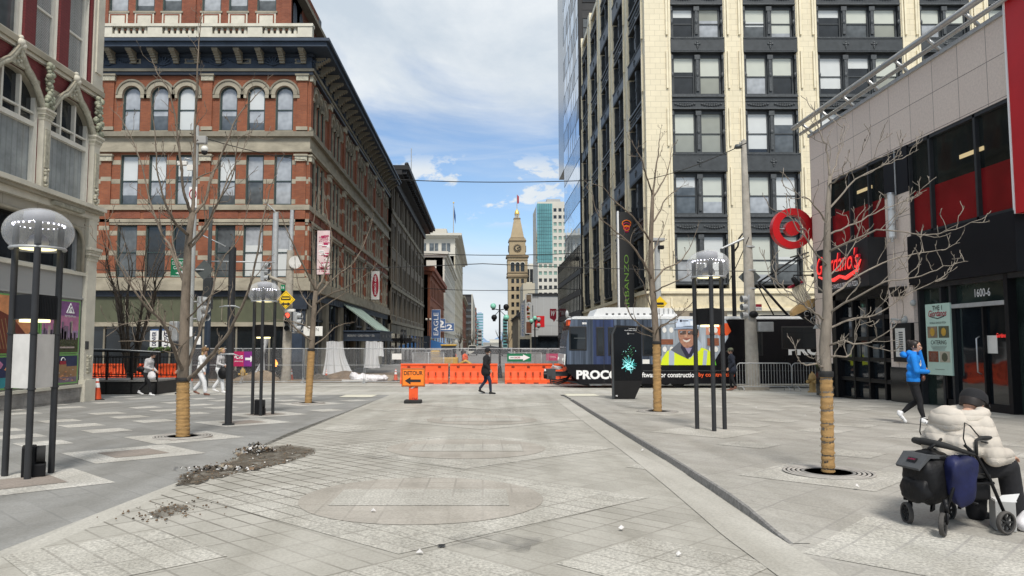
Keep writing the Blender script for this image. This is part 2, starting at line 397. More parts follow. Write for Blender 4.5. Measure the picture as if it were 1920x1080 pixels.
def paver(name, c, bw, bh, rot, joint, grain=.25, dirty=0.0, ms=.012, offset=0.0, rough=.75):
 m, N, L, b = nodes(name)
 tc = N.new('ShaderNodeTexCoord'); vec = tc.outputs['Object']
 mp = N.new('ShaderNodeMapping'); mp.inputs['Rotation'].default_value = (0,0,rot); L.new(vec, mp.inputs['Vector'])
 br = N.new('ShaderNodeTexBrick'); br.offset = offset; L.new(mp.outputs[0], br.inputs['Vector'])
 br.inputs['Scale'].default_value = 1; br.inputs['Brick Width'].default_value = bw; br.inputs['Row Height'].default_value = bh
 br.inputs['Mortar Size'].default_value = ms; br.inputs['Mortar Smooth'].default_value = .2
 br.inputs['Color1'].default_value = (1,1,1,1); br.inputs['Color2'].default_value = (.84,.84,.835,1); br.inputs['Mortar'].default_value = (1,1,1,1); br.inputs['Bias'].default_value = -.25
 sp = N.new('ShaderNodeTexNoise'); sp.inputs['Scale'].default_value = 42; sp.inputs['Detail'].default_value = 4; sp.inputs['Roughness'].default_value = .7; L.new(vec, sp.inputs['Vector'])
 r1 = N.new('ShaderNodeValToRGB'); e = r1.color_ramp.elements; e[0].position = .36; e[1].position = .64
 e[0].color = tuple(k*(1-grain) for k in c)+(1,); e[1].color = tuple(k*(1+grain) for k in c)+(1,); L.new(sp.outputs['Fac'], r1.inputs['Fac'])
 ww = N.new('ShaderNodeTexNoise'); ww.inputs['Scale'].default_value = .55; ww.inputs['Detail'].default_value = 9; ww.inputs['Roughness'].default_value = .68; ww.inputs['Distortion'].default_value = .3; L.new(vec, ww.inputs['Vector'])
 r2 = N.new('ShaderNodeValToRGB'); e = r2.color_ramp.elements; e[0].position = .3; e[1].position = .68; e[0].color = (.80,.79,.77,1); e[1].color = (1.06,1.06,1.05,1); L.new(ww.outputs['Fac'], r2.inputs['Fac'])
 def mul(a, d, f=1.0):
  x = N.new('ShaderNodeMix'); x.data_type = 'RGBA'; x.blend_type = 'MULTIPLY'; x.inputs[0].default_value = f
  L.new(a, x.inputs[6]); L.new(d, x.inputs[7]); return x.outputs[2]
 mt = N.new('ShaderNodeMapping'); mt.inputs['Scale'].default_value = (1.6, .16, 1); L.new(vec, mt.inputs['Vector'])
 tn = N.new('ShaderNodeTexNoise'); tn.inputs['Scale'].default_value = 1.5; tn.inputs['Detail'].default_value = 6; L.new(mt.outputs[0], tn.inputs['Vector'])
 r3 = N.new('ShaderNodeValToRGB'); e = r3.color_ramp.elements; e[0].position = .35; e[1].position = .6; e[0].color = (.86,.855,.84,1); e[1].color = (1.03,1.03,1.03,1); L.new(tn.outputs['Fac'], r3.inputs['Fac'])
 o = mul(mul(mul(r1.outputs['Color'], r2.outputs['Color']), br.outputs['Color']), r3.outputs['Color'])
 vo = N.new('ShaderNodeTexVoronoi'); vo.inputs['Scale'].default_value = 2.3; L.new(vec, vo.inputs['Vector'])
 sc_ = N.new('ShaderNodeSeparateColor'); L.new(vo.outputs['Color'], sc_.inputs[0])
 gt = N.new('ShaderNodeMapRange'); gt.inputs['From Min'].default_value = .45; gt.inputs['From Max'].default_value = 1; gt.inputs['To Min'].default_value = 0; gt.inputs['To Max'].default_value = .07; L.new(sc_.outputs[0], gt.inputs['Value'])
 lt = N.new('ShaderNodeMath'); lt.operation = 'LESS_THAN'; L.new(vo.outputs['Distance'], lt.inputs[0]); L.new(gt.outputs[0], lt.inputs[1])
 gm = N.new('ShaderNodeMath'); gm.operation = 'MULTIPLY'; gm.inputs[1].default_value = .32; L.new(lt.outputs[0], gm.inputs[0])
 gx = N.new('ShaderNodeMix'); gx.data_type = 'RGBA'; L.new(gm.outputs[0], gx.inputs[0]); L.new(o, gx.inputs[6]); gx.inputs[7].default_value = (.07,.068,.065,1); o = gx.outputs[2]
 jn = N.new('ShaderNodeTexNoise'); jn.inputs['Scale'].default_value = .8; jn.inputs['Detail'].default_value = 3; L.new(vec, jn.inputs['Vector'])
 jr = N.new('ShaderNodeMapRange'); jr.inputs['From Min'].default_value = .42; jr.inputs['From Max'].default_value = .66; jr.inputs['To Min'].default_value = .16; jr.inputs['To Max'].default_value = .55; L.new(jn.outputs['Fac'], jr.inputs['Value'])
 fac = jr.outputs[0]
 if dirty:
  sx = N.new('ShaderNodeSeparateXYZ'); L.new(vec, sx.inputs[0])
  def lin(a, kx, ky, k0):
   q = N.new('ShaderNodeVectorMath'); q.operation = 'DOT_PRODUCT'; q.inputs[1].default_value = (kx, ky, 0); L.new(a, q.inputs[0])
   w = N.new('ShaderNodeMath'); w.inputs[1].default_value = k0; L.new(q.outputs['Value'], w.inputs[0]); return w.outputs[0]
  dx = lin(vec, 1/2.3, 0, 2.7/2.3); dy = lin(vec, 0, 1/4.6, -10.0/4.6)
  ln = N.new('ShaderNodeCombineXYZ'); L.new(dx, ln.inputs[0]); L.new(dy, ln.inputs[1])
  le = N.new('ShaderNodeVectorMath'); le.operation = 'LENGTH'; L.new(ln.outputs[0], le.inputs[0])
  no = N.new('ShaderNodeTexNoise'); no.inputs['Scale'].default_value = .9; no.inputs['Detail'].default_value = 4; L.new(vec, no.inputs['Vector'])
  a1 = N.new('ShaderNodeMath'); a1.operation = 'MULTIPLY_ADD'; a1.inputs[1].default_value = 1.4; L.new(no.outputs['Fac'], a1.inputs[0]); L.new(le.outputs['Value'], a1.inputs[2])
  mr = N.new('ShaderNodeMapRange'); mr.inputs['From Min'].default_value = 1.9; mr.inputs['From Max'].default_value = 1.2; mr.inputs['To Min'].default_value = 0; mr.inputs['To Max'].default_value = dirty; L.new(a1.outputs[0], mr.inputs['Value'])
  mxx = N.new('ShaderNodeMath'); mxx.operation = 'MAXIMUM'; L.new(fac, mxx.inputs[0]); L.new(mr.outputs[0], mxx.inputs[1]); fac = mxx.outputs[0]
 jf = N.new('ShaderNodeMath'); jf.operation = 'MULTIPLY'; L.new(br.outputs['Fac'], jf.inputs[0]); L.new(fac, jf.inputs[1])
 x = N.new('ShaderNodeMix'); x.data_type = 'RGBA'; L.new(jf.outputs[0], x.inputs[0]); L.new(o, x.inputs[6]); x.inputs[7].default_value = tuple(joint)+(1,)
 L.new(x.outputs[2], b.inputs['Base Color']); setp(b, Roughness=rough, Specular_IOR_Level=.3)
 bp = N.new('ShaderNodeBump'); bp.inputs['Strength'].default_value = .25; bp.inputs['Distance'].default_value = .004; L.new(sp.outputs['Fac'], bp.inputs['Height']); L.new(bp.outputs['Normal'], b.inputs['Normal'])
 return m
Q = rad(45)
JD = (.085,.075,.06)
K['pv_mid'] = paver('mid grey granite pavers', (.40,.385,.345), .42, .21, Q, JD, .10, .95)
K['pv_light'] = paver('light granite pavers', (.45,.435,.393), .42, .21, Q, JD, .34, .95)
K['pv_pink'] = paver('pinkish granite pavers', (.40,.372,.33), .30, .30, 0, (.2,.185,.16), .14, .0)
K['pv_inlay'] = paver('pale granite inlay', (.43,.415,.375), .30, .30, 0, (.22,.2,.18), .30)
K['pv_dark'] = paver('dark grey pavers', (.27,.268,.257), .60, .30, Q, (.13,.13,.125), .12)
K['pv_walk_light'] = paver('light pavement granite', (.50,.485,.45), .30, .30, Q, (.25,.25,.24), .34)
K['pv_walk_pink'] = paver('brownish pavement granite', (.30,.26,.23), .30, .30, Q, (.2,.18,.16), .16)
K['pv_right'] = paver('warm grey pavement pavers', (.385,.37,.337), .60, .30, Q, (.17,.16,.15), .14)
K['pv_right_light'] = paver('speckled pavement pavers', (.455,.44,.40), .30, .30, Q, (.22,.21,.2), .34)
K['concrete'] = paver('street concrete', (.46,.445,.405), 3.0, 1.6, 0, (.2,.19,.17), .10, ms=.02, offset=.5)
K['gutter'] = paver('gutter concrete', (.425,.41,.37), 1.5, 40, rad(-4), (.25,.24,.22), .14)
K['kerb_stone'] = mk('granite kerb', (.22,.212,.20), .85, .35, 22, .4, 60)
K['asphalt'] = mk('far street surface', (.21,.205,.195), .9, .2, .4)
K['tactile'] = mk('pale tactile plate', (.60,.575,.47), .8, .1, 10)
K['rail'] = mk('worn rail steel', (.16,.155,.15), .45, .2, 5, metal=.5)
K['line'] = mk('worn white line', (.56,.55,.52), .8, .2, 3)
# camera, sky, sun
cam = bpy.data.cameras.new('camera'); co = bpy.data.objects.new('camera', cam); col.objects.link(co)
co.location = (0, 0, CAMH); co.rotation_euler = (math.pi/2 + PITCH, 0, 0)
cam.sensor_width = 36; cam.lens = F/1920*36; cam.shift_x = (960-UC)/1920; cam.clip_end = 20000; cam.clip_start = .05
scene.camera = co
w = bpy.data.worlds.new("World"); scene.world = w; w.use_nodes = True
def build_sky():
 N, L = w.node_tree.nodes, w.node_tree.links
 bg = N['Background']; out = N['World Output']
 sky = N.new('ShaderNodeTexSky'); sky.sky_type = 'NISHITA'; sky.sun_disc = False
 sky.sun_elevation = rad(52); sky.sun_rotation = rad(175); sky.air_density = 1.0; sky.dust_density = .4; sky.ozone_density = 3.5
 bg.inputs['Strength'].default_value = .12; L.new(sky.outputs[0], bg.inputs['Color'])
 bc = N.new('ShaderNodeBackground'); bc.inputs['Strength'].default_value = .80
 tc = N.new('ShaderNodeTexCoord'); sep = N.new('ShaderNodeSeparateXYZ'); L.new(tc.outputs['Generated'], sep.inputs[0])
 def m(op, a, b=None, c=None):
  x = N.new('ShaderNodeMath'); x.operation = op
  for i, q in enumerate((a, b, c)):
   if q is None: continue
   if isinstance(q, (int, float)): x.inputs[i].default_value = q
   else: L.new(q, x.inputs[i])
  return x.outputs[0]
 def ss(x, a, b, lo=0, hi=1):
  r = N.new('ShaderNodeMapRange'); r.interpolation_type = 'SMOOTHSTEP'
  r.inputs['From Min'].default_value = a; r.inputs['From Max'].default_value = b; r.inputs['To Min'].default_value = lo; r.inputs['To Max'].default_value = hi
  L.new(x, r.inputs['Value']); return r.outputs[0]
 def noise(scale, detail, stretch, rough=.6, dist=0, loc=(0,0,0)):
  mp = N.new('ShaderNodeMapping'); mp.inputs['Scale'].default_value = stretch; mp.inputs['Location'].default_value = loc; L.new(tc.outputs['Generated'], mp.inputs['Vector'])
  n = N.new('ShaderNodeTexNoise'); n.inputs['Scale'].default_value = scale; n.inputs['Detail'].default_value = detail; n.inputs['Roughness'].default_value = rough; n.inputs['Distortion'].default_value = dist
  L.new(mp.outputs[0], n.inputs['Vector']); return n.outputs['Fac']
 e = sep.outputs['Z']; xx = sep.outputs['X']
 n1 = noise(3.2, 9, (1, 1, 2.6), .58, .6)
 n2 = noise(9, 8, (1, 1, 2.2), .62, .2, (3.1, 0, .4))
 nw = noise(5, 8, (.6, 1, 4.5), .6, .8, (1, 2, 0))
 ed = m('ADD', m('ADD', e, m('MULTIPLY', m('SUBTRACT', n1, .5), .30)), m('MULTIPLY', xx, .14))
 deck = ss(ed, .235, .36)
 low = ss(m('ADD', e, m('MULTIPLY', m('SUBTRACT', n1, .5), .08)), .165, .075)
 band = m('MULTIPLY', ss(e, .15, .18), ss(e, .26, .225))
 puffs = m('MULTIPLY', ss(n2, .52, .58), band)
 wisps = m('MULTIPLY', ss(nw, .50, .74), .42)
 mask = m('MAXIMUM', m('MAXIMUM', deck, low), m('MAXIMUM', puffs, wisps)); mask = m('MINIMUM', mask, .97)
 shade = noise(2.6, 8, (1, 1, 2.4), .6, .5, (7, 1, 2))
 cr = N.new('ShaderNodeValToRGB'); q = cr.color_ramp.elements; q[0].position = .36; q[0].color = (.60,.68,.76,1); q[1].position = .60; q[1].color = (.83,.875,.91,1)
 L.new(shade, cr.inputs['Fac']); L.new(cr.outputs['Color'], bc.inputs['Color'])
 mix = N.new('ShaderNodeMixShader'); L.new(mask, mix.inputs[0]); L.new(bg.outputs[0], mix.inputs[1]); L.new(bc.outputs[0], mix.inputs[2]); L.new(mix.outputs[0], out.inputs[0])
build_sky()
sl = bpy.data.lights.new('sun', 'SUN'); sl.energy = 3.0; sl.angle = rad(14); sl.color = (1, .95, .88)
so = bpy.data.objects.new('sun', sl); col.objects.link(so)
az = rad(175)                                  # clockwise from +Y
sd = Vector((math.sin(az)*math.cos(rad(52)), math.cos(az)*math.cos(rad(52)), math.sin(rad(52))))
so.rotation_euler = (-sd).to_track_quat('-Z', 'Y').to_euler()
vs_ = scene.view_settings; vs_.view_transform = 'Standard'; vs_.look = 'None'; vs_.exposure = 0.35; vs_.gamma = 1
scene.cycles.max_bounces = 6; scene.cycles.transparent_max_bounces = 16
try: scene.cycles.use_denoising = True
except Exception: pass
# ground
def sheet(name, polys, dz, kindname='structure'):
 """flat pieces cut along the fall of the street: list of (xy polygon, material)"""
 bm = bmesh.new(); mats = []
 for pts, mat in polys:
  if mat not in mats: mats.append(mat)
  f = bm.faces.new([bm.verts.new((p[0], p[1], 0)) for p in pts]); f.material_index = mats.index(mat)
 for yb in (0, 60):
  ge = bm.verts[:] + bm.edges[:] + bm.faces[:]
  bmesh.ops.bisect_plane(bm, geom=ge, plane_co=(0, yb, 0), plane_no=(0, 1, 0))
 for q in bm.verts: q.co.z = gz(q.co.y) + (dz(q.co.x, q.co.y) if callable(dz) else dz)
 bmesh.ops.recalc_face_normals(bm, faces=bm.faces[:])
 for f in bm.faces:
  if f.normal.z < 0: f.normal_flip()
 me = bpy.data.meshes.new(name); bm.to_mesh(me); bm.free()
 for m in mats: me.materials.append(m)
 return tag(link(name, me), kind=kindname)
def rect(x0, x1, y0, y1): return [(x0,y0),(x1,y0),(x1,y1),(x0,y1)]
sheet('ground', [(rect(-400, 400, -40, 60), K['asphalt']), (rect(-6000, 6000, 60, 9000), K['asphalt'])], -.03)
def gp(*uv): return [tuple(G(a, b)[:2]) for a, b in uv]
jl = gp((0,1033),(173,966),(346,899),(500,835),(600,793),(693,755),(720,745))      # joint at the left pavement's edge
gl = gp((0,1061),(102,1017),(233,962),(328,915),(452,853),(540,812),(640,776),(740,745)) # inner edge of the left gutter band
kr = gp((1066,749),(1100,771),(1170,815),(1250,865),(1330,918),(1365,942),(1400,966),(1430,987),(1450,1001),(1480,1020))  # foot of the right kerb
jl = [(jl[0][0]-.02, 2.5)] + jl; gl = [(gl[0][0]+.25, 2.5)] + gl
kr = kr + [(kr[-1][0]+.02, 3.6), (kr[-1][0]-.1, 2.5)]
ylast = 26.6
XW = 11.9
street = [*gl, (gl[-1][0], ylast), (kr[0][0], ylast), *kr]
sheet('street', [(street, K['pv_mid'])], 0)
sheet('gutter', [(jl + [(jl[-1][0], ylast), (gl[-1][0], ylast)] + gl[::-1], K['gutter'])], .0)
sheet('left_pavement', [([(-30, 2.5), (-30, ylast), (jl[-1][0], ylast)] + jl[::-1], K['pv_dark'])], 0.0)
cen = [(-.60, 7.55), (-.25, 11.5), (-.02, 16.4), (.12, 21.6)]
def diamond(c, a, b=None): b = b or a; return [(c[0]-a,c[1]),(c[0],c[1]-b),(c[0]+a,c[1]),(c[0],c[1]+b)]
def disc(c, r, n=40): return [(c[0]+r*math.cos(2*math.pi*i/n), c[1]+r*math.sin(2*math.pi*i/n)) for i in range(n)]
bands = []
for i, c in enumerate(cen):
 bands.append((diamond(c, 2.25, 2.1), K['pv_light']))
 if i: bands.append((diamond((c[0]+3.0, c[1]-1.9), .95), K['pv_light']));
 if i: bands.append((diamond((c[0]-2.5, c[1]-1.9), .75), K['pv_light']))
bands.append((diamond((-.3, 3.6), 2.0), K['pv_light'])); bands.append((diamond((1.25, 5.2), .75), K['pv_light'])); bands.append((diamond((-2.6, 5.4), .8), K['pv_light']))
sheet('paving_diamonds', bands, .004)
sheet('paving_discs', [(disc(c, 1.2), K['pv_pink']) for c in cen[:3]], .008)
sheet('paving_inlays', [(rect(c[0]-.85, c[0]+.85, c[1]-.42, c[1]+.42), K['pv_inlay']) for c in cen[:3]], .012)
ll = []; lm = []; lc = []
def left_of_joint(x, y):
 k = [p for p in jl]
 for a, b in zip(k, k[1:]):
  if a[1] <= y <= b[1]:
   return x < a[0] + (b[0]-a[0])*(y-a[1])/(b[1]-a[1]) - .05
 return x < jl[-1][0]-.1 and y < ylast
rt = math.sqrt(.5); ca = .72
big = [G(175,946), G(395,868), G(60,985)]
motif = [G(250,850), G(345,820), G(455,792), G(40,905), G(497,777), G(580,757)]
for i in range(-40, 60):
 for j in range(-40, 60):
  x = (i-j)*ca*rt*1.0 - 5; y = (i+j)*ca*rt + 6
  if not (3.2 < y < 25.6 and -14 < x < 0): continue
  if (i % 2, j % 2) != (0, 0) or (i*7+j*3) % 5 == 0: continue
  pts = diamond((x, y), ca*rt*.98)
  if all(left_of_joint(*p) and p[1] < 26 and p[1] > 2.6 for p in pts) and all((Vector((x, y))-m.xy).length > 1.55 for m in motif+big): ll.append((pts, K['pv_walk_light']))
for m in motif:
 pts = diamond(m, 1.05)
 if all(left_of_joint(*p) for p in pts): ll.append((pts, K['pv_walk_light'])); lm.append((diamond(m, .52), K['pv_walk_pink']))
for m in big:
 if all(left_of_joint(*p) for p in diamond(m, .8)): ll.append((diamond(m, .8), K['pv_walk_light']))
sheet('pavement_pale_slabs', ll, .004); sheet('pavement_brown_slabs', lm, .008)
kpl = [(p[0]+.13, p[1]) for p in kr[::-1]] + [(kr[0][0]+.13, ylast)]
def kx(y):
 for a, b in zip(kpl, kpl[1:]):
  if a[1] <= y <= b[1]: return a[0]+(b[0]-a[0])*(y-a[1])/max(1e-6, b[1]-a[1])
 return kpl[-1][0]
rys = sorted({p[1] for p in kpl} | {5.75, 6.1, 6.6, 7.0, 8, 10, 22.5, 24.0})
def subdivide_rows(pts, mat):
 """cut a polygon in rows so the step up can follow the kerb"""
 bm = bmesh.new(); bm.faces.new([bm.verts.new((p[0], p[1], 0)) for p in pts])
 for yb in (5.75, 6.1, 6.6, 7.0, 8, 10, 22.5, 24.0):
  bmesh.ops.bisect_plane(bm, geom=bm.verts[:]+bm.edges[:]+bm.faces[:], plane_co=(0, yb, 0), plane_no=(0, 1, 0))
 out = [([tuple(v.co[:2]) for v in f.verts], mat) for f in bm.faces]; bm.free(); return out
sheet('right_pavement', [([(kx(a), a), (30, a), (30, b), (kx(b), b)], K['pv_right']) for a, b in zip(rys, rys[1:])], lambda x, y: kh(y))
rl = []
rmot = [G(1553,888,.1), G(1232,772,.1), G(1325,808,.1), G(1760,1010,.1)]
for i in range(-40, 60):
 for j in range(-40, 60):
  x = (i-j)*ca*rt + 5; y = (i+j)*ca*rt + 6.2
  if not (3.4 < y < 22 and 1 < x < 11.3): continue
  if (i % 2, j % 2) != (0, 0) or (i*5+j*3) % 7 == 0: continue
  pts = diamond((x, y), ca*rt*.98)
  if all(p[0] > kx(p[1])+.15 for p in pts) and all((Vector((x, y))-m.xy).length > 1.5 for m in rmot): rl.append((pts, K['pv_right_light']))
for m in rmot: rl.append((diamond(m, 1.0), K['pv_right_light']))
rl2 = []
for p, mt in rl: rl2 += subdivide_rows(p, mt)
sheet('right_pavement_slabs', rl2, lambda x, y: kh(y)+.004)
kb = MB(); kk = kr[:-2]
def kerbz(y): return gz(y)+kh(y)
for a, b in zip(kk, kk[1:]):
 n = max(1, round((Vector(a)-Vector(b)).length/1.3))
 for i in range(n):
  p = Vector(a).lerp(Vector(b), i/n); q = Vector(a).lerp(Vector(b), (i+1)/n); g = (q-p)*.004
  p = p+g; q = q-g
  za, zb = kerbz(p.y)+.003, kerbz(q.y)+.003
  w_ = Vector((.15, 0))
  vs = [(p.x-.01, p.y, gz(p.y)-.05), (q.x-.01, q.y, gz(q.y)-.05), (q.x+.01, q.y, zb-.008), (p.x+.01, p.y, za-.008), (q.x+.03, q.y, zb+.003), (p.x+.03, p.y, za+.003), (q.x+.16, q.y, zb+.003), (p.x+.16, p.y, za+.003)]
  kb.add(vs, [(0,1,2,3), (3,2,4,5)], K['kerb_stone']); kb.add(vs, [(5,4,6,7)], K['pv_right'])
sheet('flush_kerb', [([(p[0]-.02, p[1]) for p in kr[-3:]]+[(p[0]+.14, p[1]) for p in kr[-3:][::-1]], K['pv_right'])], .002)
bo = kb.build('kerb'); tag(bo, kind='structure')
sheet('kerb_gutter', [([(p[0]-.02, p[1]) for p in kr] + [(p[0]-.42, p[1]) for p in kr[::-1]], K['gutter'])], .0065)
sheet('road', [(rect(-60, 60, ylast, 38.2), K['concrete'])], .0)
rl = []
for yy in (32.0, 33.45): rl.append((rect(-40, 40, yy, yy+.12), K['rail']))
for yy in (35.5, 36.9): rl.append((rect(-40, 40, yy, yy+.10), K['rail']))
sheet('embedded_rails', rl, .005)
sheet('road_marking', [(rect(-30, 2.6, 27.6, 27.85), K['line']), (rect(3.0, 26, 27.9, 28.1), K['line'])], .005)
tp = []
for c in ((672, 743), (1090, 741)):
 g = G(*c); tp.append(([(g.x-.55, g.y-.7), (g.x+.55, g.y-.7), (g.x+.55, g.y+.75), (g.x-.55, g.y+.75)], K['tactile']))
sheet('tactile_plates', tp, .012)
sheet('far_pavement', [(rect(-60, -9, 38.2, 60), K['dirt']), (rect(9, 60, 38.2, 60), K['asphalt'])], .0)
sheet('construction_soil', [(rect(-9, 9, 38.2, 60), K['dirt'])], -.01)
hb = MB(); n = 60
hp = [(-900+1800*i/n, 55+26*math.sin(i*.55)+14*math.sin(i*1.7+1)+R.uniform(-5, 5)) for i in range(n+1)]
hv = [(x, 5000, -20) for x, z in hp] + [(x, 5200, z) for x, z in hp] + [(x, 6200, -20) for x, z in hp]
m_ = n+1
hb.add(hv, [(i, i+1, m_+i+1, m_+i) for i in range(n)] + [(m_+i, m_+i+1, 2*m_+i+1, 2*m_+i) for i in range(n)], mk('distant blue hills', (.20,.29,.42), 1, .2, .004))
tag(hb.build('hills'), kind='structure')
# building kit
def FM(o, x, y, ang=0.0): return T(-Vector(o.location)) @ T((x, y, 0)) @ RZ(ang)
def wall(mb, x0, x1, z0, z1, holes, mat, depth=.25, rmat=None, y=0.0):
 rmat = rmat or mat
 xs = sorted({x0, x1, *[h[0] for h in holes], *[h[1] for h in holes]}); zs = sorted({z0, z1, *[h[2] for h in holes], *[h[3] for h in holes]})
 xs = [x for x in xs if x0-1e-6 <= x <= x1+1e-6]; zs = [z for z in zs if z0-1e-6 <= z <= z1+1e-6]
 for i in range(len(xs)-1):
  k = None
  for j in range(len(zs)-1):
   cx, cz = (xs[i]+xs[i+1])/2, (zs[j]+zs[j+1])/2
   hole = any(h[0] < cx < h[1] and h[2] < cz < h[3] for h in holes)
   if not hole and k is None: k = j
   if k is not None and (hole or j == len(zs)-2):
    e = j if hole else j+1
    mb.quad((xs[i],y,zs[k]), (xs[i+1],y,zs[k]), (xs[i+1],y,zs[e]), (xs[i],y,zs[e]), mat); k = None
 for h in holes:
  a, b, c, d = h[:4]; arch = len(h) > 4; Y = y+depth
  sp = d-(b-a)/2 if arch else d
  mb.quad((a,y,c), (a,Y,c), (a,Y,sp), (a,y,sp), rmat); mb.quad((b,Y,c), (b,y,c), (b,y,sp), (b,Y,sp), rmat)
  mb.quad((b,y,c), (b,Y,c), (a,Y,c), (a,y,c), rmat)
  if arch:
   r = (b-a)/2; m = (a+b)/2; n = 12
   pt = [(m-r*math.cos(math.pi*i/n), sp+r*math.sin(math.pi*i/n)) for i in range(n+1)]
   for i in range(n):
    p, q = pt[i], pt[i+1]
    mb.quad((p[0],y,p[1]), (q[0],y,q[1]), (q[0],y,d), (p[0],y,d), mat)
    mb.quad((p[0],y,p[1]), (p[0],Y,p[1]), (q[0],Y,q[1]), (q[0],y,q[1]), rmat)
  else: mb.quad((a,y,d), (a,Y,d), (b,Y,d), (b,y,d), rmat)
def archring(mb, m, sp, r0, r1, y0, y1, mat, n=14, M=None):
 for i in range(n):
  a, b = math.pi*i/n, math.pi*(i+1)/n
  f = lambda r, t, y: (m-r*math.cos(t), y, sp+r*math.sin(t))
  vs = [f(r0,a,y0), f(r1,a,y0), f(r1,b,y0), f(r0,b,y0), f(r0,a,y1), f(r1,a,y1), f(r1,b,y1), f(r0,b,y1)]
  mb.add(vs, [(0,1,2,3), (1,5,6,2), (0,3,7,4)], mat, False, M)
_wm = {}
def win(parent, M, xc, zb, ww, h, y=.2, style='sash', pane=None, frame='teal_frame', fw=.07, arch=False, mull=0, name='window'):
 """a window: its frame, with the glass as a piece of the frame"""
 ww = round(ww, 2); h = round(h, 2); pane = pane or [(0, 1, 'pane_mid')]
 k = (ww, h, style, frame, fw, arch, mull); kp = (ww, h, tuple(pane), arch)
 if k not in _wm:
  mb = MB(); mt = K[frame]; a, b = -ww/2, ww/2; sp = h-ww/2 if arch else h
  mb.box(a, a+fw, -.07, .02, 0, sp, mt); mb.box(b-fw, b, -.07, .02, 0, sp, mt); mb.box(a+fw, b-fw, -.07, .02, 0, fw, mt)
  if arch: archring(mb, 0, sp, ww/2-fw, ww/2, -.07, .02, mt)
  else: mb.box(a+fw, b-fw, -.07, .02, h-fw, h, mt)
  if style == 'sash': mb.box(a+fw, b-fw, -.05, .01, h*.48-.03, h*.48+.03, mt)
  if style == 'cross': mb.box(a+fw, b-fw, -.05, .01, h*.66-.03, h*.66+.03, mt)
  for q in range(mull): xm = a+ww*(q+1)/(mull+1); mb.box(xm-.03, xm+.03, -.06, .005, fw, (h-fw) if not arch else sp, mt)
  _wm[k] = mb.mesh('window_frame')
 if kp not in _wm:
  mb = MB(); a, b = -ww/2+.01, ww/2-.01
  for q, (f0, f1, pm) in enumerate(pane):
   if arch and f1 == 1:
    sp = h-ww/2; n = 12; r = ww/2-.01
    mb.poly([(b,0,h*f0)] + [(r*math.cos(math.pi*i/n), 0, sp+r*math.sin(math.pi*i/n)) for i in range(n+1)] + [(a,0,h*f0)], K[pm])
   else: mb.quad((a,0,h*f0), (b,0,h*f0), (b,0,h*f1), (a,0,h*f1), K[pm])
  _wm[kp] = mb.mesh('pane')
 o = link(name, _wm[k], parent, M @ T((xc, y, zb))); link('pane', _wm[kp], o); return o
LIGHT = [[(0,.35,'pane_mid'),(.35,1,'pane_light')], [(0,.48,'pane_light'),(.48,.72,'pane_mid'),(.72,1,'pane_blind2')], [(0,.2,'pane_mid'),(.2,.48,'pane_light'),(.48,1,'pane_blind2')], [(0,1,'pane_light')], [(0,.5,'pane_mid'),(.5,1,'pane_light')], [(0,.5,'pane_light'),(.5,.58,'pane_mid'),(.58,1,'pane_blind2')], [(0,1,'pane_blind2')]]
MIXED = [[(0,1,'pane_mid')], [(0,.6,'pane_dark'),(.6,1,'pane_blind')], [(0,1,'pane_dark')], [(0,.4,'pane_mid'),(.4,1,'pane_light')]]
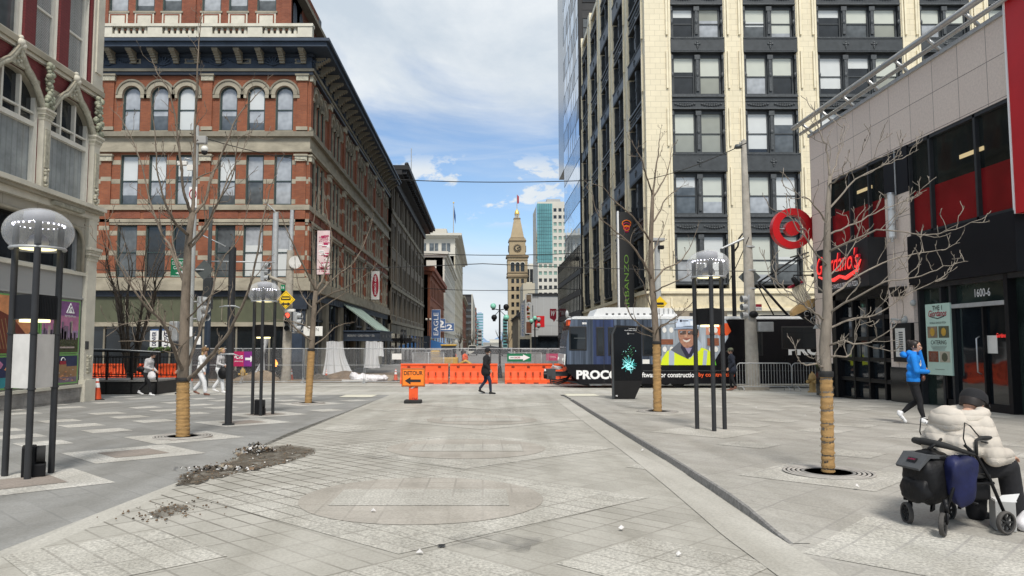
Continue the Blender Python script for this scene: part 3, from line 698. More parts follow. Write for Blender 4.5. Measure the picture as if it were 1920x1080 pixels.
# red brick block on the corner
def brick_block():
 Y0 = 44.0; xc = P(577, 384, Y0).x; z = lambda v: PZ(v, Y0); px = Y0/F*1.035
 L = 37.5; W = 16.0; base = gz(Y0)-.02
 b = thing('brick_building', 'long red brick block with stone bands, arched top windows and heavy blue cornice', 'building', (xc, Y0, base))
 Mf, Ms = FM(b, xc, Y0), FM(b, xc, Y0, rad(90))
 cols_f = [-(577-q)*px*.985 for q in (243, 296, 346, 425, 477, 530)]; cols_f += [cols_f[0]-(2.55+k*1.62) for k in range(2)]
 nb = 7; bay = L/nb; cols_s = []
 for k in range(nb): cols_s += [bay*k+bay*(.27+.235*j) for j in range(3)]
 wf, wsd = 1.06, .98
 rows = [(422,520,0,1.12), (290,384,0,1.0), (162,245,1,1.0)]
 zt = z(132)
 for (M, cols, x0, x1, ww) in ((Mf, cols_f, -W, 0, wf), (Ms, cols_s, 0, L, wsd)):
  holes = []
  for (vt, vb, ar, k) in rows:
   for c in cols: holes.append((c-ww*k/2, c+ww*k/2, z(vb), z(vt)) + ((True,) if ar else ()))
  mb = MB(); wall(mb, x0, x1, z(545), zt, holes, K['brick_red'], .24, K['sandstone'])
  for (vt, vb, ar, k) in rows[:2]:
   h = z(vt)-z(vb)
   edges = [x0] + sorted([e for c in cols for e in (c-ww*k/2, c+ww*k/2)]) + [x1]
   for f0, f1 in ((.02,.11), (.42,.51), (.80,.89)):
    for a, bb in zip(edges[::2], edges[1::2]):
     if bb-a > .05: mb.box(a+(.001 if a > x0 else 0), bb-.001, -.012, .03, z(vb)+h*f0, z(vb)+h*f1, K['sandstone'])
  pc = [ -.42, -8.05*1.0, cols_f[0]-1.35] if M is Mf else [bay*k+.30 for k in range(nb+1) if bay*k+.3 < L]
  if M is Mf: pc[1] = (cols_f[2]+cols_f[3])/2
  for c in pc:
   c = max(x0+.32, min(x1-.32, c))
   for va, vb, cap in ((245,140,1), (520,290,1)):
    mb.box(c-.30, c+.30, -.10, .0, z(va), z(vb)-.35, K['brick_red'])
    mb.box(c-.34, c+.34, -.14, .0, z(va), z(va)+.22, K['sandstone'])
    mb.box(c-.36, c+.36, -.20, .0, z(vb)-.42, z(vb), K['ornament_pale']); mb.box(c-.42, c+.42, -.26, .0, z(vb)-.12, z(vb)-.02, K['sandstone'])
    if va == 520:
     for f in (.14, .38, .78): mb.box(c-.303, c+.303, -.104, .0, z(va)+(z(vb)-z(va))*f, z(va)+(z(vb)-z(va))*f+.26, K['sandstone'])
  for c in cols:
   sp = z(162)-ww/2
   archring(mb, c, sp, ww/2+.02, ww/2+.34, -.10, .0, K['sandstone'])
   archring(mb, c, sp, ww/2+.30, ww/2+.40, -.16, .0, K['sandstone_dark'])
   for sgn in (-1, 1): mb.box(c+sgn*(ww/2+.01), c+sgn*(ww/2+.40), -.13, .0, sp-.22, sp-.02, K['sandstone'])
   mb.box(c-ww/2-.02, c+ww/2+.02, -.06, .1, z(250), z(245), K['sandstone'])
  mb.box(x0 if M is Mf else x0+.4, x1 if M is Ms else x1-.4, .34, 10 if M is Mf else 1.0, base, zt, K['dark_blue'])  # unseen dark box added behind the facade to block light
  link('wall', mb.mesh('wall'), b, M)
  sc = MB()
  def course(va, vb, d, mt, mb=sc):
   mb.box(x0, x1 + (d if M is Mf else 0), -d, .0, z(vb), z(va), mt)
  course(249, 258, .34, K['sandstone_dark']); course(258, 281, .10, K['sandstone']); course(281, 286, .22, K['sandstone'])
  course(384.5, 394, .13, K['sandstone']); course(411, 417, .10, K['sandstone']); course(417, 421.5, .05, K['sandstone'])
  course(521, 528, .16, K['sandstone']); course(528, 545, .30, K['sandstone'])
  for c in cols: sc.box(c-.75, c+.75, -.03, 0, z(409), z(397), K['brick_old'])
  link('string_course', sc.mesh('string_course'), b, M)
  cn = MB(); B = K['slate_blue']
  def cc(va, vb, d, mt): cn.box(x0 + (0 if M is Mf else .2), x1 + (d if M is Mf else .3), -d, .2, PZ(vb, Y0-d), PZ(va, Y0-d), mt)
  cc(133, 140, .22, K['dark_blue']); cc(128, 133, .30, K['sandstone_dark']); cc(106, 128, .12, B); cc(100, 106, .24, K['dark_blue'])
  cc(86, 100, .16, K['black_trim']); cc(76, 86.5, 1.25, B); cc(70.5, 76, 1.42, K['slate_blue'])
  nn = int((x1-x0)/.22)
  for i in range(nn): cn.box(x0+i*.22, x0+i*.22+.12, -.26, -.2, z(100), z(96), K['slate_blue'])
  kk = 0; x = x0+.5
  while x < x1:     # swags and vents in the frieze
   if kk % 2: cn.box(x-.34, x+.34, -.15, -.1, z(121), z(112), K['sandstone_dark']); cn.box(x-.22, x+.22, -.17, -.1, z(119), z(114), K['pane_dark'])
   else:
    for q in range(7):
     an = math.pi*(.1+.8*q/6); cn.cyl((x, -.14, z(124)), (x+.5*math.cos(an), -.15, z(124)+.55*math.sin(an)), .07, B, n=5)
   for q in range(9): cn.ball((x+.55+q*.13, -.14, z(112)-.22*math.sin(math.pi*q/8)), .055, B, 5)
   x += 1.66; kk += 1
  link('cornice', cn.mesh('cornice'), b, M)
  bm = MB()
  zk = PZ(86.5, Y0-1.25)+.01; bm.prism([(-.17, zk), (.17, zk), (.17, zk-.10), (-.17, zk-.10)], -1.05, -.16, K['sandstone_dark'])
  for i in range(6):
   t0, t1 = i/6, (i+1)/6; bm.box(-.15, .15, -1.0+.84*t0, -1.0+.84*t1+.01, zk-.14-.52*t1**1.6, zk-.09, K['sandstone_dark'])
  me = bm.mesh('bracket'); n = 13 if M is Mf else 26
  for i in range(n): link('bracket', me, b, M @ T((x0+.75+(x1-x0-1.2)*i/(n-1) if M is Ms else x1-.35-i*1.62*.985*.80*1.0, 0, 0)))
  for (vt, vb, ar, k) in rows:
   for i, c in enumerate(cols):
    if M is Mf: pn = (R.choice(LIGHT) if vb < 500 else [[(0,1,'pane_mid')], [(0,1,'pane_dark')], [(0,1,'pane_dark')], [(0,1,'pane_mid')], [(0,.62,'pane_blind2'),(.62,1,'pane_light')], [(0,.55,'pane_blind2'),(.55,1,'pane_light')], [(0,1,'pane_dark')], [(0,1,'pane_mid')]][i])
    else: pn = MIXED[(i*3+vb) % 4] if vb > 260 else [[(0,1,'pane_mid')]][0]
    win(b, M, c, z(vb), ww*k, z(vt)-z(vb), .2, 'sash', pn, 'teal_frame', .09, bool(ar))
 pb = MB(); Yb = 1.0
 zb0, zb1 = PZ(69, Y0+1), PZ(47, Y0+1)
 runs = [-W+1.2*i*1.0 for i in range(0)]
 def para(M, x0, x1):
  mb = MB(); n = max(1, round((x1-x0)/3.1)); s = (x1-x0)/n
  for i in range(n+1): mb.box(x0+i*s-.45, x0+i*s+.45, Yb-.22, Yb+.22, zb0-.1, zb1-.18, K['pale_stone'])
  for i in range(n):
   m = 6
   for q in range(m):
    xx = x0+i*s+.45+(s-.9)*(q+.5)/m
    mb.lathe([(.12, zb0+.12), (.13, zb0+.3), (.07, zb0+.55), (.12, zb0+.62)], K['pale_stone'], (xx, Yb, 0), 8)
    mb.box(xx-.16, xx+.16, Yb-.1, Yb+.1, zb0+.60, zb0+.72, K['pale_stone'])
   mb.box(x0+i*s+.45, x0+(i+1)*s-.45, Yb-.2, Yb+.2, zb0-.1, zb0+.12, K['pale_stone'])
   mb.box(x0+i*s+.46, x0+(i+1)*s-.46, Yb+.3, Yb+.5, zb0-.1, zb1-.2, K['sandstone_dark'])
  mb.box(x0-.5, x1+.5, Yb-.27, Yb+.27, zb1-.18, zb1, K['pale_stone'])
  link('balustrade', mb.mesh('balustrade'), b, M)
 para(Mf, -W, -.55)
 ya = 3.0; xa = P(545, 40, Y0+ya).x-xc
 at = MB(); zz = lambda v: PZ(v, Y0+ya)
 acols = [P(q, 10, Y0+ya).x-xc for q in (223, 272, 323, 397, 447, 500)]
 holes = [(c-.62, c+.62, zz(21), zz(-40)) for c in acols]
 wall(at, -W, xa, zz(62), zz(-70), holes, K['brick_old'], .22, K['sandstone'], y=ya)
 for c in acols:
  at.box(c-.62, c+.62, ya-.05, ya, zz(46), zz(25), K['pale_stone']); at.box(c-.72, c+.72, ya-.09, ya, zz(25), zz(21.5), K['sandstone'])
  for e in (-.52, .44): at.box(c+e, c+e+.08, ya-.07, ya-.0505, zz(44), zz(27), K['brick_old'])
  at.box(c-.44, c+.44, ya-.07, ya-.0505, zz(29), zz(27), K['brick_old'])
 for c in [(acols[2]+acols[3])/2, acols[0]-.9, xa-.25]: at.box(c-.3, c+.3, ya-.14, ya, zz(62), zz(-70), K['brick_old'])
 at.box(-W, xa, ya+.3, ya+9, zz(62), zz(-70), K['dark_blue'])  # unseen dark box added inside the attic to block light
 link('attic_wall', at.mesh('attic_wall'), b, Mf)
 for i, c in enumerate(acols): win(b, Mf, c, zz(21), 1.24, zz(-40)-zz(21), ya+.18, 'sash', LIGHT[(i+1) % 3], 'teal_frame', .09)
 Ma = Mf @ T((xa, ya, 0)) @ RZ(rad(90)); a2 = MB()
 ac = [1.1+1.7*i for i in range(4)]
 wall(a2, 0, 8, zz(62), zz(-70), [(c-.5, c+.5, zz(50), zz(-8), True) for c in ac], K['brick_old'], .22, K['sandstone'])
 a2.box(-.05, 8.4, -.55, .0, zz(-20), zz(-28), K['sandstone_dark'])
 link('attic_wall', a2.mesh('attic_wall'), b, Ma)
 for c in ac: win(b, Ma, c, zz(50), 1.0, zz(-8)-zz(50), .18, 'sash', [(0,1,'pane_mid')], 'teal_frame', .08, True)
 rf = MB(); rf.box(-W, 0, 1.3, 12, zt-.2, zt-.1, K['black_trim']); rf.box(-14, 0, 1.3, L, PZ(74, Y0-1.4)-.12, PZ(74, Y0-1.4), K['black_trim'])
 link('roof', rf.mesh('roof'), b, Mf)
 sf = MB()
 sf.box(-W, -.9, -.05, .3, z(556), z(545), K['dark_blue']); sf.box(-W, -.9, .10, .3, z(604), z(556), K['sage'])
 for i in range(9): sf.box(-1.2-i*1.9, -1.16-i*1.9, .07, .1, z(603), z(557), K['sandstone_dark'])
 sf.box(-W, -.9, -.02, .3, z(612), z(604), K['sandstone'])
 sf.box(-W, -.9, .2, .3, base+.5, z(612), K['shop_dark']); sf.box(-W, -.9, -.02, .3, base, base+.5, K['granite_black'])
 for i in range(8): sf.box(-2.2-i*1.95, -2.1-i*1.95, .1, .2, base+.5, z(612), K['sandstone_dark'])
 sf.box(-.9, -.0, -.12, .3, base, z(545), K['dark_blue']); sf.box(-.98, .05, -.2, .3, base, base+.8, K['dark_blue']); sf.box(-.98, .08, -.22, .3, z(580), z(560), K['dark_blue'])
 sf.box(-.75, -.15, -.16, -.12, base+1, z(585), K['slate_blue'])
 link('shopfront', sf.mesh('shopfront'), b, Mf)
 s2 = MB()
 s2.box(0, L, -.06, .3, z(560), z(545), K['slate_blue'])
 for i in range(60): s2.box(.3+i*.62, .62+i*.62, -.09, -.06, z(558), z(548), K['slate_blue'])
 for k in range(nb):
  s2.box(bay*k, bay*k+.9, -.08, .3, base, z(560), K['sandstone_dark']); s2.box(bay*k+.9, bay*(k+1), .2, .3, base, z(600), K['shop_dark'])
  s2.box(bay*k+.9, bay*(k+1), .12, .3, z(600), z(596), K['dark_blue']); s2.box(bay*k+.9, bay*(k+1), .18, .3, z(596), z(560), K['pane_mid'] if k % 3 != 1 else K['shop_dark'])
  for q in range(1, 3): s2.box(bay*k+.9+q*1.48-.05, bay*k+.9+q*1.48+.05, .1, .18, base, z(560), K['dark_blue'])
 s2.box(L-.1, L, .3, 8, base, zt, K['taupe_wall'])
 link('shopfront', s2.mesh('shopfront'), b, Ms)
 return b, Ms, Mf, xc, Y0, bay, base
BB = brick_block()
def side_things():
 b, Ms, Mf, xc, Y0, bay, base = BB
 ya, yb = 55.5, 62.5; x0 = xc+.05; z0 = PZ(638, 58); z1 = z0+.75; zt = PZ(570, 56)
 t = thing('entrance_canopy', 'pale green sloping entrance canopy with dark lettered fascia on the brick block', 'canopy', (x0, (ya+yb)/2, z0))
 o = Vector(t.location)
 mb = MB(); rel = lambda p: Vector(p)-o
 mb.add([rel(p) for p in [(x0, ya, zt), (x0, yb, zt), (x0+2.6, yb, z1), (x0+2.6, ya, z1), (x0, ya, zt-.08), (x0, yb, zt-.08), (x0+2.6, yb, z1-.08), (x0+2.6, ya, z1-.08)]], [(0,1,2,3), (7,6,5,4), (0,3,7,4), (3,2,6,7)], K['green_canopy'])
 for q in range(6):
  y_ = ya+(yb-ya)*q/5; mb.tube([rel((x0, y_, zt+.02)), rel((x0+2.6, y_, z1+.02))], .03, K['green_canopy'], 4)
 mb.build('sloping_roof', t)
 f = MB(); f.box(0, 2.75, -3.5, 3.5, 0, .7, K['dark_blue']); f.box(0, 2.85, -3.6, 3.6, .62, .72, K['slate_blue']); f.box(0, 2.85, -3.6, 3.6, -.06, .02, K['slate_blue'])
 f.text('BROOKLYNS  *  COMEDY WORKS  *  DELI', 1.35, .33, 2.0, .16, -3.53, K['far_grey'])
 for q in range(3): f.lathe([(.12,-.02),(.12,.02)], K['far_grey'], (0,0,0), 10, M=T((2.78, -2+q*2, .33)) @ RY(rad(90)))
 f.build('fascia', t)
 for q in (-3.3, 3.3): s = MB(); s.tube([(2.6, q, .75), (.05, q, 2.6)], .035, K['black_metal'], 5); s.build('tie_rod', t)
 def banner(Yc, ut, vt, vb, wd, mat, label, txt=None):
  zt, zb = PZ(vt, Yc), PZ(vb, Yc); h = zt-zb
  t = thing('banner', label, 'banner', (xc+.1, Yc, zb), 0, 'banners standing out from the brick block')
  m = MB(); m.box(.15, .15+wd, -.02, .02, 0, h, mat)
  if txt == 'deli':
   m.prism([(.15+wd/2+wd*.40*math.cos(a*math.pi/12), h/2+h*.40*math.sin(a*math.pi/12)) for a in range(24)], -.035, -.021, K['deep_red'])
   m.text("jason's deli", 0, 0, h*.66, wd*.40, 0, K['white'], M=T((.15+wd/2, -.05, h/2)) @ RY(rad(-90)))
  if txt == 'map':
   for q in range(26):
    xx = .2+R.random()*(wd-.25); zz = R.random()*h*.9
    m.box(xx, min(.13+wd, xx+R.uniform(.06, .5)), -.032, -.021, zz, zz+R.uniform(.03, .12), K['crimson'] if q % 3 else K['white'])
   m.text('DENVER', .15+wd/2, h*.80, wd*.7, .3, -.035, K['crimson']); m.text('MILE', .15+wd/2, h*.13, wd*.6, .35, -.035, K['deep_red'])
  m.build('cloth', t)
  for q in (0, h): r = MB(); r.tube([(0, 0, q), (.3+wd, 0, q)], .03, K['black_metal'], 5); r.build('bracket', t)
 banner(45.6, 592, 432, 515, .78, K['banner_pink'], 'pink and white patterned banner at the corner of the brick block', 'map')
 banner(68, 702, 508, 562, .75, K['banner_white'], 'white banner with a red oval on the brick block', 'deli')
side_things()
# blocks down the street
_w1 = {}
def win1(t, M, xc, zb, ww, h, y, pane, frame='teal_frame', fw=.06, bar=True, name='window'):
 k = (round(ww,2), round(h,2), pane, frame, bar)
 if k not in _w1:
  mb = MB(); a, b = -ww/2, ww/2
  mb.quad((a,0,0), (b,0,0), (b,0,h), (a,0,h), K[pane]); f = K[frame]
  mb.box(a, a+fw, -.05, -.002, 0, h, f); mb.box(b-fw, b, -.05, -.002, 0, h, f); mb.box(a+fw, b-fw, -.05, -.002, 0, fw, f); mb.box(a+fw, b-fw, -.05, -.002, h-fw, h, f)
  if bar: mb.box(a+fw, b-fw, -.05, -.002, h/2-.03, h/2+.03, f)
  _w1[k] = mb.mesh('window')
 return link(name, _w1[k], t, M @ T((xc, y, zb)))
def face(t, M, x0, x1, z0, z1, xs, zr, ww, wallm, panes, depth=.2, frame='teal_frame', arch=False, bar=True, extra=None, budget=None):
 """a wall with recessed windows; zr lists (sill, head)"""
 holes = [(x-ww/2, x+ww/2, a, b) + ((True,) if arch else ()) for x in xs for a, b in zr]
 mb = MB(); wall(mb, x0, x1, z0, z1, holes, K[wallm], depth, K[wallm])
 if extra: extra(mb)
 link('wall', mb.mesh('wall'), t, M)
 rest = MB()
 for j, (a, b) in enumerate(zr):
  for i, x in enumerate(xs):
   pn = panes[(i*2+j*3+(i*j) % 2) % len(panes)]
   if budget is not None:
    if budget[0] <= 0:
     rest.quad((x-ww/2, depth-.01, a), (x+ww/2, depth-.01, a), (x+ww/2, depth-.01, b), (x-ww/2, depth-.01, b), K[pn]); continue
    budget[0] -= 1
   win1(t, M, x, a, ww, b-a, depth-.01, pn, frame, bar=bar)
 if rest.v: tag(link('window', rest.mesh('window'), t, M), kind='stuff')
def steps(a, b, n): return [a+(b-a)*(i+.5)/n for i in range(n)]
def taupe_block():
 Y0, Y1 = 82.05, 127.0; xc = P(728, 500, 82).x+.25; base = gz(82); z = lambda v: P(736, v, 84).z
 t = thing('office_block', 'taupe office block with dark paired windows and a jutting black cornice beyond the brick one', 'building', (xc, Y0, base)); M = FM(t, xc, Y0, rad(90)); L = Y1-Y0
 zt = P(740, 322, 84).z
 xs = [L*(k+.5)/8+d for k in range(8) for d in (-1.25, 1.25)]
 rows = [(z(393), z(350)), (z(464), z(419)), (z(527), z(486)), (z(590), z(547))]
 def ex(mb):
  for v in (403, 538, 604): mb.box(0, L, -.22, 0, z(v)-.18, z(v)+.18, K['sandstone_dark'])
  for k in range(9): mb.box(max(0, L*k/8-.35), min(L, L*k/8+.35), -.12, -.001, base, z(340), K['taupe_wall'])
  for x in xs:
   for a, b in rows: mb.box(x-1.05, x+1.05, -.05, .02, a-.16, a, K['sandstone_dark'])
  mb.box(0, L, .4, 14, base, zt-.3, K['taupe_wall'])
  mb.box(0, 14, .0, .39, z(393), zt-.4, K['taupe_wall'], M=T((0,0,0)) @ RZ(rad(90)) if False else None) if False else None
 face(t, M, 0, L, z(608), zt-.2, xs, rows, 1.75, 'taupe_wall', ['pane_dark', 'pane_mid', 'pane_dark', 'pane_light'], .25, 'teal_frame', extra=ex)
 s = MB(); s.box(0, L, .0, .3, base, z(660), K['shop_dark']); s.box(0, L, -.1, .3, z(625), z(608), K['sandstone_dark']); s.box(0, L, -.02, .3, z(660), z(625), K['pane_mid'])
 for k in range(9): s.box(max(0, L*k/8-.4), min(L, L*k/8+.4), -.1, .0, base, z(625), K['taupe_wall'])
 s.box(2, 8, -2.2, 0, z(640), z(634), K['black_metal']); s.box(10, 30, -1.8, 0, z(642), z(640), K['black_metal'])
 for q in (4, 7): s.lathe([(.8,-.15),(.8,.15)], K['black_metal'], n=14, M=T((q*.9-2.2, -1.2, z(636)+.3)) @ RX(rad(90)))
 link('shopfront', s.mesh('shopfront'), t, M)
 c = MB(); c.box(-.25, L+.5, -2.0, .3, zt-.25, zt+.25, K['black_trim']); c.box(-.2, L+.3, -1.2, .3, zt-.8, zt-.25, K['black_trim']); c.box(-.2, L, -.4, .3, zt-1.7, zt-.8, K['black_trim'])
 for k in range(36): c.box(L*k/36, L*k/36+.35, -1.7, -1.2, zt-.7, zt-.25, K['black_trim'])
 for k in range(9): c.ball((L*k/8, -1.7, zt+.35), .28, K['black_trim'], 6)
 link('cornice', c.mesh('cornice'), t, M)
taupe_block()
def corner_block(name, label, uc, Y0, Y1, vt, wfront, wallm, ncs, rows_n, panes, ww, hfrac=.6, corn='sandstone', cd=.7, nf=0, z_first=5.0, cat='building', budget=None, gap=.3, ug=None, arch=False, frame='teal_frame'):
 x0 = P(uc, 600, Y0).x; base = gz(Y0); zt = P(uc, vt, Y0).z
 t = thing(name, label, cat, (x0, Y0, base)); Ms = FM(t, x0, Y0, rad(90)); Mf = FM(t, x0, Y0); L = Y1-Y0
 h = (zt-1.0-base-z_first)/rows_n
 rows = [(base+z_first+h*i+h*(1-hfrac)/2, base+z_first+h*i+h*(1+hfrac)/2) for i in range(rows_n)]
 def exs(mb):
  mb.box(.0, L, .4, 12, base, zt-.1, K[wallm]); mb.box(0, L, -.15, 0, base+z_first-.5, base+z_first-.1, K[corn]); mb.box(0, L, -.12, 0, rows[-1][0]-.5, rows[-1][0]-.15, K[corn])
 face(t, Ms, 0, L, base, zt, steps(.6, L-.6, ncs), rows, ww, wallm, panes, .3, frame, extra=exs, budget=budget)
 face(t, Mf, -wfront, 0, base, zt, steps(-wfront, -.2, nf) if nf else [], rows if nf else [], ww, wallm, panes, .3, frame, arch=arch, budget=budget)
 c = MB(); c.box(-wfront, cd, -cd, 0, zt-.5, zt+.3, K[corn]); c.box(-wfront, cd*.5, -cd*.5, 0, zt-1.1, zt-.5, K[corn]); link('cornice', c.mesh('cornice'), t, Mf)
 c = MB(); c.box(0, L, -cd, 0, zt-.5, zt+.3, K[corn]); c.box(0, L, -cd*.5, 0, zt-1.1, zt-.5, K[corn]); link('cornice', c.mesh('cornice'), t, Ms)
 s = MB(); s.box(0.05, L, -.04, .0, base, base+z_first*.7, K['shop_dark']);
 for k in range(ncs//2+1): s.box(max(.05, (L-1)*k/(ncs//2)), (L-1)*k/(ncs//2)+.8, -.1, -.041, base, base+z_first-.5, K[wallm])
 s.box(-wfront, 0, -.04, .0, base, base+z_first*.7, K['dark_blue'], M=RZ(rad(-90)) if True else None) if nf else None
 link('shopfront', s.mesh('shopfront'), t, Ms)
 return t, Ms, Mf, x0, base, zt
BC = corner_block('brick_building', 'low orange brick building with arched corner window in front of the white blocks', 806, 130, 176, 503, 6, 'brick_red', 10, 2, ['pane_dark', 'pane_mid'], 1.9, .62, 'brick_old', .8, 1, 5.2)
BD = corner_block('stone_building', 'pale stone office block of medium height, in front of the tallest left block', 833, 178, 246, 474, 12, 'far_white', 12, 5, ['pane_dark', 'pane_mid'], 2.4, .55, 'far_white', .9, 2, 5.5, budget=[70])
BE = corner_block('stone_building', 'tall beige block with pale attic floor and flagpole on its roof', 853, 246, 340, 440, 22, 'far_cream', 16, 9, ['pane_mid', 'pane_dark'], 3.0, .55, 'far_white', 2.2, 4, 6, budget=[99])
def extras_left():
 t, Ms, Mf, x0, base, zt = BE
 a = MB(); h = zt-4.5
 a.box(-22, .12, -.12, 0, h-2.6, h-2.0, K['far_white']); a.box(-22, -.0, -.1, 0, h-2.0, zt-1.1, K['far_white'])
 for q in range(5): a.box(-20.5+q*4, -19+q*4, -.2, -.11, h-1.2, h+1.6, K['pane_mid']); a.box(-18.8+q*4, -17.6+q*4, -.2, -.11, h-1.2, h+1.6, K['pane_mid'])
 a.box(-20, -3, 3, 30, zt+.3, zt+2.5, K['far_white']); link('attic', a.mesh('attic'), t, Mf)
 top = zt+2.5; r = P(850, 378, 250)
 f = thing('flagpole', 'tall bare flagpole with a limp flag on the beige block roof', 'flagpole', (r.x, 252, zt))
 p = MB(); p.cyl((0,0,0), (0,0,r.z-zt), .22, K['galv'], .12); p.ball((0,0,r.z-zt), .3, K['gold'], 6); p.build('pole', f)
 g = MB()
 for q in range(5): g.quad((.15+q*.12, .2*math.sin(q), r.z-zt-1-q*.7), (.15+(q+1)*.12, .2*math.sin(q+1), r.z-zt-1-(q+1)*.7), (.15+(q+1)*.12, .2*math.sin(q+1), r.z-zt-5-(q+1)*.5), (.15+q*.12, .2*math.sin(q), r.z-zt-5-q*.5), K['blue_banner'])
 g.build('flag', f)
 q = P(771, 320, 100); r2 = P(771, 292, 100)
 an = MB(); an.cyl((0,0,0), (0,0,r2.z-q.z+2.5), .06, K['galv'], n=6); an.cyl((-.3,0,1), (.3,0,1), .03, K['galv'], n=4); an.box(-.25,.25,-.25,.25,-.1,.1,K['galv'])
 o = an.build('mast'); o.location = (q.x, 100, PZ(340, 100)); tag(o, 'thin roof mast rising above the black cornice', 'mast')
 t, Ms, Mf, x0, base, zt = BC
 def flagsign(Yc, va, vb, w_, label, txt, rot=True):
  za, zb_ = PZ(va, Yc), PZ(vb, Yc); s = thing('blade_sign', label, 'sign', (x0, Yc, zb_), 0, 'blue signs on the low brick building')
  m = MB(); m.box(.2, .2+w_, -.12, .12, 0, za-zb_, K['blue_banner']); m.box(.17, .23+w_, -.1, .1, -.04, za-zb_+.04, K['white'])
  if rot: m.text(txt, 0, 0, (za-zb_)*.8, w_*.55, 0, K['white'], M=T((.2+w_/2, -.14, (za-zb_)/2)) @ RY(rad(-90)))
  else: m.text(txt, .2+w_/2, (za-zb_)/2, w_*.8, (za-zb_)*.7, -.14, K['white'], bold=.03)
  m.build('panel', s); r = MB(); r.tube([(0,0,.2),(.2,0,.2)], .04, K['black_metal'], 4); r.build('bracket', s); r = MB(); r.tube([(0,0,za-zb_-.2),(.2,0,za-zb_-.2)], .04, K['black_metal'], 4); r.build('bracket', s)
 flagsign(132, 581, 634, 1.5, 'tall upright blue sign with white letters on the low brick building', 'EAGLE')
 flagsign(146, 598, 617, 1.7, 'small blue sign with a white figure beyond the upright blue sign', '2', False)
 flagsign(156, 606, 621, 3.0, 'wide blue sign with two white figures farther down the low brick building', '22', False)
 aw = thing('awning', 'bright blue shop awning at the foot of the low brick building', 'awning', (x0, 131, base))
 m = MB(); zA = PZ(648, 131)-base; m.prism([(0, zA+1.0), (3.4, zA), (3.4, zA-.5), (0, zA-.5)], 0, 7, K['blue_awning']); m.build('canvas', aw)
 r = MB(); r.tube([(3.3,.1,0),(3.3,.1,zA)], .04, K['galv'], 5); r.tube([(3.3,6.9,0),(3.3,6.9,zA)], .04, K['galv'], 5); r.build('post', aw)
 BF = corner_block('brick_building', 'narrow dark red brick building just beyond the beige block', 867, 345, 420, 556, 8, 'brick_old', 8, 4, ['pane_dark'], 4, .5, 'sandstone', 1.2, 0, 5)
 Y0 = 430; xr = P(884, 600, Y0).x; xl = P(862, 600, Y0).x; zt = P(880, 553, Y0).z
 t = thing('office_building', 'dark glass office slab with a pale end wall, at the far left of the street', 'building', (xr, Y0, -.84)); M = FM(t, xr, Y0)
 m = MB(); m.box(xl-xr-6, 0, 0, 40, -.84, zt, K['brown_glass']); m.box(.0, .6, -.3, 160, -.84, zt+.6, K['far_white']); m.box(xl-xr-6, 0, -.4, 0, zt-.5, zt+.3, K['black_trim']); link('wall', m.mesh('wall'), t, M)
 for j in range(7): bb = MB(); bb.box(xl-xr-6, -.05, -.25, 0, -.84+3+j*3.6, -.84+4.4+j*3.6, K['pane_mid']); link('window_band', bb.mesh('window_band'), t, M)
 def slab(name, label, ua, ub, vt, Y0, dep, mt, bands=0, bm_='pane_mid', cat='building'):
  a, b_ = P(ua, 600, Y0), P(ub, 600, Y0); zt = P(ua, vt, Y0).z
  t = thing(name, label, cat, (b_.x, Y0, -.84)); M = FM(t, b_.x, Y0); w_ = b_.x-a.x
  m = MB(); m.box(-w_, 0, 0, dep, -.84, zt, K[mt]); m.box(-w_*.7, -w_*.2, 2, dep*.6, zt, zt+w_*.12, K[mt]); link('wall', m.mesh('wall'), t, M)
  for j in range(bands):
   h = (zt+.84)/bands; k = MB(); k.box(-w_+.2, -.2, -.12, 0, -.84+h*j+h*.3, -.84+h*j+h*.75, K[bm_]); k.box(0, .12, .3, dep-.3, -.84+h*j+h*.3, -.84+h*j+h*.75, K[bm_]); link('window_band', k.mesh('window_band'), t, M)
  return t, M, w_, zt
 slab('glass_building', 'pale blue glass tower closing the street in the distance', 892, 906, 587, 800, 60, 'mirror_blue', 12, 'teal_glass')
 slab('brick_building', 'small rusty brick building between the dark office slab and the blue tower', 884, 893, 577, 600, 60, 'brick_old', 7, 'pane_dark')
 slab('low_building', 'low grey building under the pale blue tower', 896, 903, 618, 640, 60, 'far_grey', 4, 'pane_dark')
 slab('low_building', 'row of pale buildings across the far end of the street', 904, 952, 642, 1100, 50, 'far_white', 2, 'pane_mid')
 slab('low_building', 'dark glass block hard against the foot of the clock tower', 943, 951, 597, 480, 40, 'teal_glass', 9, 'pane_dark')
 return slab
SLAB = extras_left()
